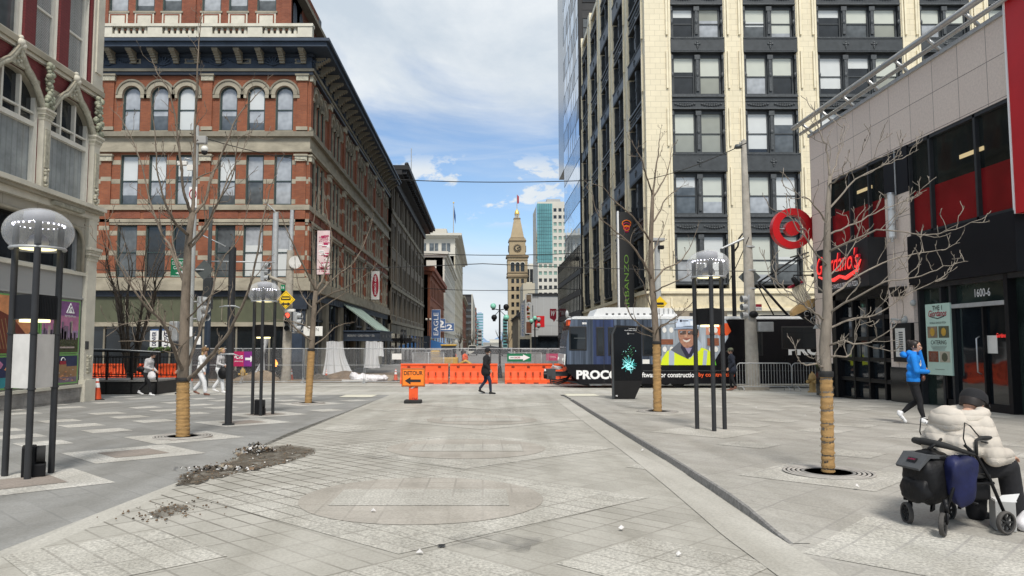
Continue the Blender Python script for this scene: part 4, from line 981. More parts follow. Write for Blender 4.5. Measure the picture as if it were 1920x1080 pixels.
# clock tower
def clock_tower():
 Y = 500.0; c = P(970, 600, Y).x; z = lambda v: P(970, v, Y).z; hw = lambda px: px*Y/F/2*1.0
 t = thing('clock_tower', 'tan brick clock tower with a steep spire and golden lantern', 'tower', (c, Y, -.84)); M = FM(t, c, Y)
 S_, D_ = K['tower_stone'], K['tower_dark']; w0 = hw(35)
 m = MB()
 holes = []
 for i in (-.52, 0, .52):
  for k in range(15): holes.append((i*w0-.95, i*w0+.95, z(640)+k*5.2+2, z(640)+k*5.2+5))
 holes = [h for h in holes if h[3] < z(524)]
 def sides(z0, z1, hw_, hl, mt, dpt=.8):
  for k in range(4):
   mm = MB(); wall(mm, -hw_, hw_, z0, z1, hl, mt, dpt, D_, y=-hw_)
   for f, q in zip(mm.f, mm.m): m.add([RZ(k*math.pi/2) @ mm.v[i] for i in f], [tuple(range(len(f)))], mm.mats[q])
 sides(-.84, z(518), w0, holes, S_)
 m.box(-w0+.8, w0-.8, -w0+.8, w0-.8, -.84, z(512), K['pane_dark'])
 hb = hw(37); sides(z(518), z(484), hb, [(i*hb*.5-hb*.19, i*hb*.5+hb*.19, z(511), z(494), True) for i in (-1, 0, 1)], S_, 2)
 for k in range(4):
  for i in (-1, 0, 1): archring(m, i*hb*.5, z(494)-hb*.19, hb*.20, hb*.27, -hb-.25, -hb+.02, K['far_white'], M=RZ(k*math.pi/2))
 m.box(-hb+2, hb-2, -hb+2, hb-2, z(518), z(484), K['pane_dark'])
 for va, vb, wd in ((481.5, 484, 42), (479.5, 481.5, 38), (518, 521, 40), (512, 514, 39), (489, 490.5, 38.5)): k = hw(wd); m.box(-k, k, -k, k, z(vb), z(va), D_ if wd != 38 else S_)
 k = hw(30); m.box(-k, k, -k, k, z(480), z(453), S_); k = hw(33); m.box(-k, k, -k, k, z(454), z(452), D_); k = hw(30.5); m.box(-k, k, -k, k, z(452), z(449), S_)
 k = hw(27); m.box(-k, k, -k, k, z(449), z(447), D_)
 k0, k1 = hw(25), hw(11.5); a, b_ = z(447), z(411)
 m.add([(-k0,-k0,a),(k0,-k0,a),(k0,k0,a),(-k0,k0,a),(-k1,-k1,b_),(k1,-k1,b_),(k1,k1,b_),(-k1,k1,b_)], [(0,1,5,4),(1,2,6,5),(2,3,7,6),(3,0,4,7),(4,5,6,7)], S_)
 k = hw(13); m.box(-k, k, -k, k, z(411.5), z(409.5), D_)
 link('tower_body', m.mesh('tower_body'), t, M)
 l = MB(); k = hw(7)
 for i in range(6): q = i*math.pi/3; l.cyl((k*math.cos(q), k*math.sin(q), z(410)), (k*math.cos(q), k*math.sin(q), z(402)), .4, K['far_white'], n=6)
 l.lathe([(hw(5), z(410)), (hw(5), z(402))], K['pane_mid'], n=10); l.lathe([(hw(9.5), z(402)), (hw(9.5), z(400.5)), (hw(8.5), z(399)), (hw(6.5), z(395.5)), (hw(2.5), z(393.5)), (.1, z(391))], K['gold'], n=14)
 o = link('lantern', l.mesh('lantern'), t, M)
 f = MB(); f.cyl((0,0,z(392)), (0,0,z(364)), .3, K['galv'], .15, n=6); link('flagpole', f.mesh('flagpole'), t, M)
 g = MB(); g.quad((.2,0,z(365)), (1.4,.5,z(368)), (1.4,.5,z(381)), (.2,0,z(382)), K['deep_red']); link('flag', g.mesh('flag'), t, M)
 for kq in range(4):
  cl = MB(); R4 = RZ(kq*math.pi/2); yy = -hw(30); r = hw(13.5); zc = z(467)
  cl.lathe([(r*1.15, 0), (r*1.15, .25)], K['tower_dark'], n=28, M=R4 @ T((0, yy, zc)) @ RX(rad(90))); cl.lathe([(r*1.0, .25), (r*1.0, .4)], S_, n=28, M=R4 @ T((0, yy, zc)) @ RX(rad(90)))
  for i in range(12):
   an = i*math.pi/6; cl.box(-.35, .35, yy-.65, yy-.4, r*.62, r*.95, K['black'], M=R4 @ T((0, 0, zc)) @ RY(an))
  for an, ln in ((rad(70), .8), (rad(155), .55)): cl.box(-.22, .22, yy-.75, yy-.66, -.3, r*ln, K['black'], M=R4 @ T((0, 0, zc)) @ RY(an))
  link('clock_face', cl.mesh('clock_face'), t, M)
clock_tower()
# far right hand blocks
def grid_tower():
 Y = 430.0; a, b = P(1009, 600, Y).x, P(1075, 600, Y).x; zt = P(1030, 378, Y).z; w = b-a
 t = thing('skyscraper', 'white gridded skyscraper with a teal glass corner beside the mirrored tower', 'building', (a, Y, -.84)); M = FM(t, a, Y)
 ncol = 7; nrow = 20; p = w/ncol; h = (zt+.84-3)/nrow; mb = MB()
 holes = [(p*i+p*.20, p*i+p*.82, -.84+h*j+h*.28, -.84+h*j+h*.78) for i in range(ncol) for j in range(nrow) if not (i < 3 and j > 11)]
 wall(mb, 0, w, -.84, zt, holes, K['far_white'], .5, K['far_grey'])
 mb.box(0, w, .6, 40, -.84, zt-.5, K['far_white']); mb.box(w*.3, w*.7, 8, 20, zt, zt+3, K['far_grey']); link('wall', mb.mesh('wall'), t, M)
 g = MB(); g.box(-.3, p*2.95, -.35, 8, -.84+h*12, zt-1.2, K['teal_glass'])
 for i in range(1, 8): g.box(p*2.95*i/8-.06, p*2.95*i/8+.06, -.42, -.351, -.84+h*12, zt-1.2, K['dark_blue'])
 for j in range(1, 16): g.box(-.3, p*2.95, -.42, -.351, -.84+h*12+j*h/2-.05, -.84+h*12+j*h/2+.05, K['dark_blue'])
 link('glass_corner', g.mesh('glass_corner'), t, M)
 n = 0; rest = MB(); pm = MB(); pm.quad((0,0,0), (p*.62,0,0), (p*.62,0,h*.5), (0,0,h*.5), K['pale_green_pane']); me1 = pm.mesh('window')
 pm = MB(); pm.quad((0,0,0), (p*.62,0,0), (p*.62,0,h*.5), (0,0,h*.5), K['pane_dark']); me2 = pm.mesh('window')
 for hq in sorted(holes, key=lambda q: -q[2]):
  n += 1; j = (hq[2]+.84)/h
  if n <= 98: link('window', me1 if j > 10 and j < 18.2 else me2, t, M @ T((hq[0], .49, hq[2])))
  else: rest.quad((hq[0],.49,hq[2]), (hq[1],.49,hq[2]), (hq[1],.49,hq[3]), (hq[0],.49,hq[3]), K['pane_dark'])
 tag(link('window', rest.mesh('window'), t, M), kind='stuff')
grid_tower()
def right_far():
 t, M, w_, zt = SLAB('office_building', 'white slab with upright dark window strips behind the clock tower', 984, 1012, 497, 540, 40, 'far_white', 0)
 for i in range(4): k = MB(); k.box(-w_+1.2+i*w_/4, -w_+3.4+i*w_/4, -.15, 0, 0, zt-3, K['pane_dark']); link('window_strip', k.mesh('window_strip'), t, M)
 SLAB('tan_building', 'plain tan block at the shoulder of the clock tower', 981, 1003, 531, 380, 30, 'far_cream', 0)
 Y = 165.0; a, b = P(992, 600, Y).x, P(1075, 600, Y).x; zt = P(1010, 553, Y).z; w = b-a
 t = thing('shop_building', 'pale grey panelled shop block with black roof edge left of the mirrored tower', 'building', (a, Y, -.84)); M = FM(t, a, Y)
 m = MB(); m.box(0, w, 0, 40, -.84, zt, K['far_grey']); m.box(-.3, w, -.3, 0, zt-.1, zt+.35, K['black_trim'])
 for i in range(6): m.box(w*i/6-.04, w*i/6+.04, -.03, 0, -.84, zt-.1, K['galv'])
 m.box(0, w, -.03, 0, zt*.45, zt*.45+.1, K['galv']); m.box(.5, w-.5, -.05, 0, -.8, 3.0, K['shop_dark']); m.box(1.2, 3.4, -.06, 0, zt*.42, zt*.62, K['red_panel'])
 link('wall', m.mesh('wall'), t, M)
 pm = MB(); pm.box(w*.2, w*.8, -.9, -.05, 3.0, 3.3, K['black_trim']); link('door_canopy', pm.mesh('door_canopy'), t, M)
 Y = 150.0; a, b = P(972, 600, Y).x, P(997, 600, Y).x; zt = P(985, 585, Y).z
 t = thing('shop_building', 'old grey shop house with dark sloping eaves below the tan block', 'building', (a, Y+1, -.84)); M = FM(t, a, Y+1); w = b-a
 m = MB(); m.box(0, w, 0, 30, -.84, zt-.8, K['sandstone_dark']); m.prism([(-.6, zt-.9), (w+.3, zt-.9), (w+.3, zt+1.4), (.5, zt+.2)], -.5, 30, K['black_trim'])
 for j in range(3): m.box(.4, w-.4, -.06, 0, 3.2+j*2.4, 4.8+j*2.4, K['pane_dark'])
 m.box(.3, w-.3, -.06, 0, -.8, 2.4, K['shop_dark']); link('wall', m.mesh('wall'), t, M)
 def tallbanner(ua, ub, va, vb, Yc, label, fn, cat='banner'):
  p = P(ua, vb, Yc); q = P(ub, va, Yc); w_, h = q.x-p.x, q.z-p.z
  s = thing('banner', label, cat, (p.x, Yc, p.z), 0, 'signs on the right of the far street'); m = MB(); fn(m, w_, h); m.build('panel', s)
  r = MB(); r.tube([(w_, .05, h*.9), (w_+1.0, .05, h*.9)], .04, K['black_metal'], 4); r.build('bracket', s); r = MB(); r.tube([(w_, .05, h*.1), (w_+1.0, .05, h*.1)], .04, K['black_metal'], 4); r.build('bracket', s)
 def fa(m, w_, h):
  m.box(0, w_, -.06, .06, 0, h, K['off_white']); m.box(.15, w_-.15, -.075, -.061, h*.02, h*.30, K['brick_red']); m.box(.2, w_-.2, -.075, -.061, h*.78, h*.98, K['sand_pile'])
  for i in range(14): x = R.uniform(.2, w_-.7); z = R.uniform(.05, .93)*h; m.box(x, x+R.uniform(.2, .5), -.09, -.076, z, z+R.uniform(.2, .5), K[R.choice(['gold', 'white', 'brown_bag', 'orange'])])
 def fb(m, w_, h):
  m.box(0, w_, -.06, .06, 0, h, K['far_grey'])
  m.text('PAVILIONS', 0, 0, h*.9, w_*.5, 0, K['blue_banner'], M=T((w_/2, -.08, h/2)) @ RY(rad(-90)))
 def fw(m, w_, h):
  m.prism([(0, h*.3), (w_*.5, h*.16), (w_*.62, 0), (w_, .3*h), (w_, h), (0, h)], -.08, .08, K['deep_red']); m.text('W', w_*.52, h*.66, w_*.7, h*.4, -.10, K['white'], shear=.3, bold=.02)
 tallbanner(985, 998, 551, 626, 120, 'tall white food picture banner over the far shops', fa)
 tallbanner(976, 984, 568, 632, 122, 'narrow grey lettered sign beside the tall food banner', fb, 'sign')
 tallbanner(1031, 1043, 579, 604, 95, 'dark red pennant sign with a white letter W near the mirrored tower', fw, 'sign')
right_far()
# mirrored tower
def glass_tower():
 Y0 = 72.6; xc = P(1089, 500, Y0).x; base = -.84
 L = 30.0
 t = thing('glass_tower', 'tall mirrored blue glass office tower with dark brown end wall behind the cream block', 'building', (xc, Y0, base))
 Ms = FM(t, xc, Y0+L, rad(-90)); Mf = FM(t, xc, Y0)
 zs = P(1075, 470, 78).z; zt = 75.0; Lb = P(1060, 300, 1).x
 Yf = xc*F/(1060-UC); Lt = Yf-Y0
 m = MB(); m.box(0, 34, 0, 20, 22, zt, K['brown_glass'])
 for i in range(9): m.box(i*4-.05, i*4+.05, -.03, 0, 22, zt, K['black_trim'])
 for j in range(16): m.box(0, 34, -.02, 0, 24+j*3.6, 24.1+j*3.6, K['black_trim'])
 m.box(0, .35, -.15, 0, base, zt, K['black_trim'])
 link('end_wall', m.mesh('end_wall'), t, Mf)
 for j in range(13):
  for i in range(8):
   if i*4+1 < 33: win1(t, Mf, 2+i*4.0, 24.8+j*3.6, 3.2, 2.0, -.03, 'pane_mid' if (i+j) % 3 else 'pane_dark', 'black_trim')
 s = MB()
 ny = 14; dy = Lt/ny; nz = 30; dz = (zt-zs)/nz
 for i in range(ny):
  for j in range(nz):
   y0, y1, z0, z1 = Lt-dy*(i+1), Lt-dy*i, zs+dz*j, zs+dz*(j+1); e = R.uniform(-.006, .006); q = R.uniform(-.006, .006)
   s.quad((y0, e, z0), (y1, q, z0), (y1, e, z1), (y0, q, z1), K['mirror_blue'])
 link('mirror_wall', s.mesh('mirror_wall'), t, FM(t, xc, Y0+Lt, rad(-90)))
 f = MB()
 for j in range(nz):
  if j % 2 == 0:
   for i in range(ny*2): f.box(dy*i/2-.04, dy*i/2+.04, -.008, -.007, zs+dz*j, zs+dz*(j+1), K['dark_blue'])
  f.box(0, Lt, -.008, -.007, zs+dz*j-.04, zs+dz*j+.04, K['dark_blue'])
 link('mullions', f.mesh('mullions'), t, FM(t, xc, Y0+Lt, rad(-90)))
 b = MB(); Lp = xc*F/(1047-UC)-Y0
 b.box(0, Lp, 0, 12, base, zs-.02, K['brown_glass'])
 for j in range(4): b.box(0, Lp, -.06, 0, base+3+j*(zs-3)/4, base+3.5+j*(zs-3)/4, K['charcoal'])
 for i in range(18): b.box(Lp*i/18, Lp*i/18+.10, -.05, 0, base, zs-.02, K['black_trim'])
 for j in range(4):
  for i in range(17): b.box(Lp*i/18+.12, Lp*(i+1)/18-.02, -.02, 0, base+3.6+j*(zs-3)/4, base+2.9+(j+1)*(zs-3)/4, K['pane_dark'])
 link('podium', b.mesh('podium'), t, FM(t, xc, Y0+Lp, rad(-90)))
glass_tower()
# cream terracotta block
K['pane_dim'] = pane_mat('window with dull blind', (.27,.28,.24), .1, .012, .2, .5)  # duller blind colour, mixed in at random among the panes
def cream_block():
 Y0 = 44.0; xc = P(1213, 350, Y0).x; base = gz(Y0)-.02; z = lambda v: PZ(v, Y0); X = lambda u: P(u, 300, Y0).x-xc
 L = 28.6; W = 34.0
 t = thing('terracotta_building', 'cream terracotta office block with charcoal metal window bays between tall piers', 'building', (xc, Y0, base))
 Mf, Ms = FM(t, xc, Y0), FM(t, xc, Y0+L, rad(-90))
 rows = [(530,440), (401,327), (286,208), (176,103), (69,12), (-30,-85), (-130,-185)]
 top = z(-250); zl = z(546)
 bays = [(1262,1362,2), (1400,1500,2), (1540,1700,3), (1737,1832,2), (1868,1966,2), (2004,2100,2)]
 bays = [(X(a), X(b), n) for a, b, n in bays]
 nb = 5; p = L/nb
 sbays = [(p*k+.85, p*(k+1)-.85, 2) for k in range(nb)]
 panes = [[(0,.48,'pane_light'),(.48,1,'pane_blind')], [(0,.12,'pane_dark'),(.12,1,'pane_blind2')], [(0,1,'pane_blind')], [(0,.45,'pane_dark'),(.45,1,'pane_blind')], [(0,1,'pane_blind2')], [(0,.40,'pane_mid'),(.40,.55,'pane_blind2'),(.55,1,'pane_blind')]]
 for q in (.18, .26, .33, .52, .6, .7): panes += [[(0,q,'pane_dark'),(q,1,R.choice(['pane_blind','pane_blind2']))], [(0,q,R.choice(['pane_light','pane_mid'])),(q,1,R.choice(['pane_blind','pane_blind2','pane_dim']))]]
 panes += [[(0,1,'pane_dim')], [(0,.48,'pane_dim'),(.48,1,'pane_blind')]]
 C, CR = K['charcoal'], K['charcoal_relief']
 for M, bl, x0, x1 in ((Mf, bays, 0, W), (Ms, sbays, 0, L)):
  side = M is Ms
  m = MB()
  edges = [x0] + [e for a, b, n in bl for e in (a, b)] + [x1]
  for k, (a, b) in enumerate(zip(edges[::2], edges[1::2])):
   if b-a < .05: continue
   m.box(a, b - (.62 if side and b == x1 else 0), 0, .62, base, top, K['cream'])
   inner = [e for e in ((a, -1), (b, 1)) if x0+.01 < e[0] < x1-.01]
   for e, sg in inner:     # stepped edge moulding
    m.box(e-sg*.16 if sg > 0 else e+.05, e-.05 if sg > 0 else e+.16, -.07, -.001, zl+.9, top, K['cream_plain'])
    for (vb, vt) in rows: m.box(e-sg*.26-.06, e-sg*.26+.06, -.11, -.001, z(vb)-.9-2.3, z(vb)-.9, K['cream_plain'])
  link('pier', m.mesh('pier'), t, M)
  g = MB()
  for a, b, n in bl:
   g.box(a, b, .34, .60, z(535), top, C)       # dark metal field behind
   prev = z(540)
   for r, (vb, vt) in enumerate(rows):
    zb_, zt_ = z(vb), z(vt)
    nxt = z(rows[r+1][0]) if r+1 < len(rows) else top-1.2
    w1 = (b-a)/n
    for i in range(n+1):
     xx = a+w1*i; e = .14 if 0 < i < n else .10
     g.box(max(a, xx-e), min(b, xx+e), .12, .34, zb_-.02, zt_+.05, C)
     g.box(max(a, xx-e*.6), min(b, xx+e*.6), .04, .12, zb_+.2, zt_-.25, CR); g.box(max(a, xx-e*1.2), min(b, xx+e*1.2), .02, .12, zt_-.25, zt_+.02, CR)
     g.ball((min(b-.08, max(a+.08, xx)), .06, (zb_+zt_)/2), .11, CR, 6, sc=(1,.6,1.6))
    if r % 2 == 0 or True:
     pan = r % 2 == 1
     za, zc = zt_+.12, nxt-.05
     if r % 2 == 0:   # relief panel with swags and two ledges
      g.box(a, b, .06, .34, za, zc, C); g.box(a, b, -.02, .06, za, za+.10, CR); g.box(a, b, -.04, .06, zc-.14, zc, CR); g.box(a, b, .0, .06, za+(zc-za)*.58, za+(zc-za)*.64, CR)
      for i in range(n):
       cx = a+w1*(i+.5)
       for q in range(9):
        s_ = (q-4)/4; g.ball((cx+s_*w1*.36, .045, za+(zc-za)*.36-.10*(1-s_*s_)), .075, CR, 6)
       for q in range(5): g.ball((cx+(q-2)*w1*.09, .045, za+(zc-za)*.40), .055, CR, 5)
     else:            # plain panel with a boss, hung a little proud
      g.box(a-.02, b+.02, -.06, .34, za+.05, zc, C)
      for x_, y_ in ((za+.13, za+.17), (zc-.14, zc-.10)): g.box(a+.12, b-.12, -.08, -.06, x_, y_, CR)
      g.box(a-.02, b+.02, -.10, -.06, zc-.06, zc, CR)
      for i in range(n if n == 3 else 1):
       cx = (a+b)/2 if n == 2 else a+w1*(i+.5)
       if n == 3 and i == 2: continue
       if n == 3: cx = a+(b-a)*(i+1)/3
       for dx, dz, rr in ((0,0,.10),(-.13,.03,.07),(.13,.03,.07),(0,.13,.07),(0,-.14,.08),(0,-.25,.05)): g.ball((cx+dx, -.08, (za+zc)/2+.04+dz), rr, CR, 6, sc=(1,.5,1))
    g.box(a, b, .02, .34, zb_-.10, zb_-.02, CR)
  link('spandrel_frame', g.mesh('spandrel_frame'), t, M)
  for bi, (a, b, n) in enumerate(bl):
   w1 = (b-a)/n
   for r, (vb, vt) in enumerate(rows):
    if r > 4 and not side: continue
    for i in range(n):
     pn = panes[R.randrange(len(panes))] if not side else [[(0,1,'pane_mid')], [(0,1,'pane_dark')], [(0,.5,'pane_dark'),(.5,1,'pane_light')]][(bi+r+i) % 3]
     win(t, M, a+w1*(i+.5), z(vb), w1-.26, z(vt)-z(vb), .33, 'sash', pn, 'charcoal', .10)
  l = MB()
  l.box(x0, x1+(.16 if side else 0), -.16, -.001, zl-.14, zl, K['cream_plain']); l.box(x0, x1, -.04, -.001, z(577), zl-.14, K['ornament_band']); l.box(x0, x1, -.20, -.001, z(583), z(577), K['cream_plain'])
  l.box(x0, x1, -.03, -.001, z(604), z(583), K['pale_stone']); l.box(x0, x1, -.12, -.001, z(610), z(604), K['sandstone'])
  l.box(x0, x1, .02, .7, z(577), z(541), K['cream_plain'])
  for a, b, n in bl:
   l.box(a, b, .30, .6, base, z(610), K['shop_dark']); l.box(a-.01, b+.01, .05, .3, z(616), z(610), K['charcoal'])
  link('belt_course', l.mesh('belt_course'), t, M)
 c = MB(); c.box(.62, W, .7, 16, base, top-.3, K['taupe_wall']); c.box(.62, 12, .7, L, base, top-.3, K['taupe_wall']); link('core', c.mesh('core'), t, Mf)
 pp = MB()
 for k in range(nb+1): pp.box(max(0, p*k-.5), min(L, p*k+.5), -.05, .5, top, top+.9, K['cream_plain'])
 pp.box(0, L, .05, .4, top, top+.45, K['cream_plain']); link('parapet', pp.mesh('parapet'), t, Ms)
 y = 47.6; za, zb_ = PZ(398, y), PZ(622, y)
 s = thing('blade_sign', 'tall black and white upright sign with green letters on the cream block', 'sign', (xc, y, zb_)); m = MB(); h = za-zb_
 wv = .95
 m.box(-wv-.15, -.15, -.14, .14, 0, h, K['black']); m.box(-wv-.22, -.15-wv+.02, -.17, .17, -.03, h+.05, K['white']);
 m.text('GARBANZO', 0, 0, h*.56, wv*.30, 0, plain('lime letters', (.12,.24,.03), .5), M=T((-.15-wv*.5, -.16, h*.36)) @ RY(rad(-90)))
 oc = [K['orange_sign'], K['crimson']]
 for q in range(4): m.tube([(-.15-wv*.45+(.28-.05*q)*math.cos(a*.5), -.16, h*(.90-.035*q*0)-q*.14+(.22-.03*q)*math.sin(a*.5)) for a in range(13)], .03, oc[q % 2], 4, closed=False)
 m.build('panel', s)
 for q in (.4, h-.4): r = MB(); r.tube([(0,0,q), (-.15,0,q)], .05, K['black_metal'], 5); r.build('bracket', s)
K['ornament_band'] = mk('carved cream band', (.60,.53,.37), .7, .22, 2.2, .9, 5)
cream_block()
# pizza restaurant block on the right
def pizza_block():
 X0 = 11.8; Yf = 26.5; base = gz(24)
 t = thing('restaurant_building', 'two storey restaurant block in pinkish granite, red backed glass and black fascia', 'building', (X0, Yf, base))
 M = FM(t, X0, Yf, rad(-90))        # local x runs towards the camera
 L = 19.0; lx = lambda u: Yf - PX(u, 600, X0).y
 zp, zg1, zg0, zf = 8.85, 6.95, 4.38, 3.02
 uA, uB, uC_, uD = lx(1560), lx(1668), lx(1714), lx(1921)
 g = MB(); GP = K['granite_pink']
 wall(g, 0, L, zg1, zp, [], GP, .2);
 g.box(0, uA, .0, .5, base+1.1, zg1, GP); g.box(uB, uC_, 0, .5, base+1.1, 5.65, GP)
 g.box(0, L, .02, 9, zp-.02, zp, K['galv']); g.box(-.02, L, -.06, .3, zp, zp+.1, K['galv'])
 g.box(0, .02, .0, 9, base, zp-.02, GP)
 link('granite_cladding', g.mesh('granite_cladding'), t, M)
 for a_, b_ in ((-.03, uA+.02), (uB-.02, uC_+.02)): k = MB(); k.box(a_, b_, -.03, .5, base-.2, base+1.1, K['granite_black']); link('plinth', k.mesh('plinth'), t, M)
 def upper(a, b, bars, zb_, zm):
  q = MB()
  q.box(a, b, .12, .2, zm, zg1, K['pane_dark2']); q.box(a, b, .12, .2, zb_, zm, K['red_glass'])
  for x in [a] + bars + [b]: q.box(x-.04, x+.04, .02, .119, zb_, zg1, K['dark_pole'])
  q.box(a, b, .02, .119, zg1-.09, zg1-.001, K['dark_pole']); q.box(a, b, .02, .119, zb_, zb_+.07, K['dark_pole'])
  link('upper_glazing', q.mesh('upper_glazing'), t, M)
  for i in range(1):
   c = MB(); xx = a+(b-a)*.5; c.box(xx, xx+.9, .10, .118, zm+.42+.25*i, zm+.52+.25*i, plain('ceiling lamp glow', (.5,.4,.2), .5, emit=(1,.75,.4), es=.3)); link('ceiling_lamp', c.mesh('ceiling_lamp'), t, M)
 upper(uA, uB, [lx(1600), lx(1636)], zg0-.15, 5.75); upper(uC_, uD, [lx(1754), lx(1842)], zg0, 5.6)
 q = MB(); q.box(uB, uC_, -.01, .3, 5.65, zg1, K['black_panel']); q.box(uA-.02, uA, -.0, .3, base, zg1, K['black_panel']); q.box(uC_, uD, -.10, .4, zf, zg0-.02, K['black_panel']); q.box(uA, uB, -.0, .4, zf+.2, zg0-.16, K['black_panel'])
 q.box(lx(1690), lx(1691.5), -.03, -.011, 5.65, zg1, K['galv'])
 link('fascia', q.mesh('fascia'), t, M)
 rp = MB(); rp.box(uD+.02, L, -.08, .4, zg0-.1, zp+6, K['red_panel']); rp.box(uD-.03, uD+.02, -.10, .4, zg0-.1, zp+6, K['white']); link('red_pylon', rp.mesh('red_pylon'), t, M)
 a, b = lx(1567), lx(1682); z1 = zf-.15
 d = MB(); d.box(a, b, .22, .3, base+.05, z1, K['shop_dark'])
 nx, nz = 4, 5
 for i in range(nx+1): x = a+(b-a)*i/nx; d.box(max(a, x-.05), min(b, x+.05), .1, .219, base, z1, K['black_metal'])
 for j in range(nz+1): zq = base+(z1-base)*j/nz; d.box(a, b, .11, .218, max(base, zq-.06), min(z1, zq+.06), K['black_metal'])
 d.box(a-.3, a-.0, .0, .3, base, z1, K['black_metal']); d.box(a, b, 0.02, .3, z1, zf+.25, K['black_metal'])
 for i in range(8): d.box(a+.3+i*.55, a+.62+i*.55, .19, .215, base+1.2, base+1.75, K['pane_mid'])
 link('glass_door', d.mesh('glass_door'), t, M)
 s = MB(); a, b = uC_, L
 s.box(a, b, .25, .33, base+.12, zf, K['shop_green']); s.box(a, b, .1, .35, base-.1, base+.12, K['black_metal'])
 for u in (1716, 1757, 1775): x = lx(u); s.box(x-.03, x+.05, .1, .249, base+.12, zf, K['dark_pole'])
 x0, x1 = lx(1757), lx(1883); zd = 2.32
 s.box(x0, x1, .08, .249, zd, zd+.1, K['galv']); s.box(x1-.05, x1+.08, .05, .249, base+.12, zf, K['black_metal']); s.box(a, b, .06, .249, zf-.12, zf, K['dark_pole'])
 link('shopfront', s.mesh('shopfront'), t, M)
 dd = MB(); dd.box(x0+.06, x1-.06, .2, .249, base+.12, zd, K['shop_dark'])
 for x in (x0+.06, x1-.95, x1-.12): dd.box(x, x+.06, .12, .199, base+.12, zd, K['black_metal'])
 dd.box(x0+.06, x1-.06, .12, .199, base+.12, base+.35, K['black_metal']); dd.box(x1-.9, x1-.55, .19, .199, 1.2, 1.62, K['off_white'])
 dd.text('Giordanos', x1-.35, 1.62, .34, .10, .16, K['neon_red'], shear=.3)
 o = link('door', dd.mesh('door'), t, M)
 h = MB(); h.tube([(x1-1.05, .12, .7), (x1-1.05, .04, .75), (x1-1.05, .04, 1.55), (x1-1.05, .12, 1.6)], .018, K['steel'], 6); link('handle', h.mesh('handle'), o)
 n = MB(); n.text('1600-6', lx(1826), 2.66, .56, .20, .235, K['white'], bold=.01); link('house_number', n.mesh('house_number'), t, M)
 r = MB(); z2 = zp+.46
 r.tube([(-.4, -.40, z2), (L, -.40, z2)], .085, K['steel'], 8); r.tube([(-.4, -.16, zp+.24), (L, -.16, zp+.24)], .06, K['steel'], 8)
 r.ball((-.4, -.40, z2), .085, K['steel'], 8)
 for i in range(13): x = .3+i*1.5; r.tube([(x, -.02, zp+.1), (x, -.16, zp+.24), (x, -.40, z2-.02)], .05, K['steel'], 5)
 link('parapet_rail', r.mesh('parapet_rail'), t, M)
 def W3(x, y, z_): return (M @ Vector((x, y, z_))) + Vector(t.location)
 def on(name, label, cat, x, z_, group=None):
  o = thing(name, label, cat, W3(x, 0, z_), rad(-90), group); return o
 a, b = lx(1566), lx(1668)
 s = on('shop_sign', 'black box sign with glowing red script above the folding glass door', 'sign', (a+b)/2, 3.12); w_ = (b-a)
 m = MB(); m.box(-w_/2, w_/2, -.55, -.0, 0, 1.42, K['black_panel2']); m.build('box', s)
 m = MB(); m.text("Giordano's", -.12, .88, w_*.84, .62, -.62, K['deep_red'], bold=.03, shear=.35, depth=.06); m.text("Giordano's", -.12, .88, w_*.83, .61, -.64, K['neon_red'], bold=-.004, shear=.35)
 m.tube([(-w_*.43, -.6, .52), (-w_*.3, -.6, .40), (-w_*.12, -.6, .33), (0, -.6, .42), (w_*.12, -.6, .33), (w_*.32, -.6, .50), (w_*.40, -.6, .80)], [.03,.05,.06,.05,.06,.05,.02], K['neon_red'], 6)
 m.text("WORLD FAMOUS DEEP DISH PIZZA", 0, .13, w_*.62, .15, -.56, K['white'], bold=.012); m.build('lettering', s)
 uw, Yt = 1484, 25.6
 ctr = P(1484, 429, 26.9); r_ = .74
 s = thing('logo_sign', 'big red ring and disc sign held out from the corner of the restaurant', 'sign', (11.8, 26.9, ctr.z))
 m = MB(); cx = ctr.x-11.8
 for rr0, rr1 in ((.66*r_, r_),):
  n_ = 36; vs = []
  for y in (-.14, .14):
   for rr in (rr0, rr1): vs += [(cx+rr*math.cos(2*math.pi*i/n_), y, rr*math.sin(2*math.pi*i/n_)) for i in range(n_)]
  fs = []
  for i in range(n_):
   j = (i+1) % n_; fs += [(i, j, n_+j, n_+i), (2*n_+i, 3*n_+i, 3*n_+j, 2*n_+j), (n_+i, n_+j, 3*n_+j, 3*n_+i), (i, 2*n_+i, 2*n_+j, j)]
  m.add(vs, fs, K['red_panel'])
 m.build('ring', s)
 d = MB(); d.lathe([(.36*r_, -.12), (.36*r_, .12)], K['red_panel'], n=28, M=T((cx, 0, 0)) @ RX(rad(90))); d.build('disc', s)
 r2 = MB()
 n_ = 30
 r2.prism([(cx+r_*.95+.52+.5*math.cos(2*math.pi*i/n_), .12+.5*math.sin(2*math.pi*i/n_)) for i in range(n_)], .20, .40, K['red_panel']);
 r2.prism([(cx+.82, -.2), (cx+1.45, -.25), (cx+1.35, -.78), (cx+1.05, -.7)], .16, .36, K['red_panel']); r2.build('rear_disc', s)
 r3 = MB(); r3.tube([(cx-r_*.9, 0, 0), (.9, 0, 0)], .035, K['steel'], 6); r3.tube([(cx+.3, .1, 0), (.9, .25, 0)], .04, K['steel'], 6); r3.build('arm', s)
 s = on('menu_case', 'black framed menu case on the granite pillar behind the phoning woman', 'menu case', lx(1696), .92)
 m = MB(); m.box(-.46, .46, -.10, -.0, 0, 1.08, K['black_metal']); m.build('frame', s)
 m = MB(); m.box(-.30, .18, -.112, -.101, .14, .94, K['off_white'])
 for i in range(9): m.box(-.12, .08, -.118, -.113, .28+i*.065, .32+i*.065, K['grey_sign']); m.box(-.27, -.16, -.118, -.113, .3+i*.06, .31+i*.06, K['grey_sign'])
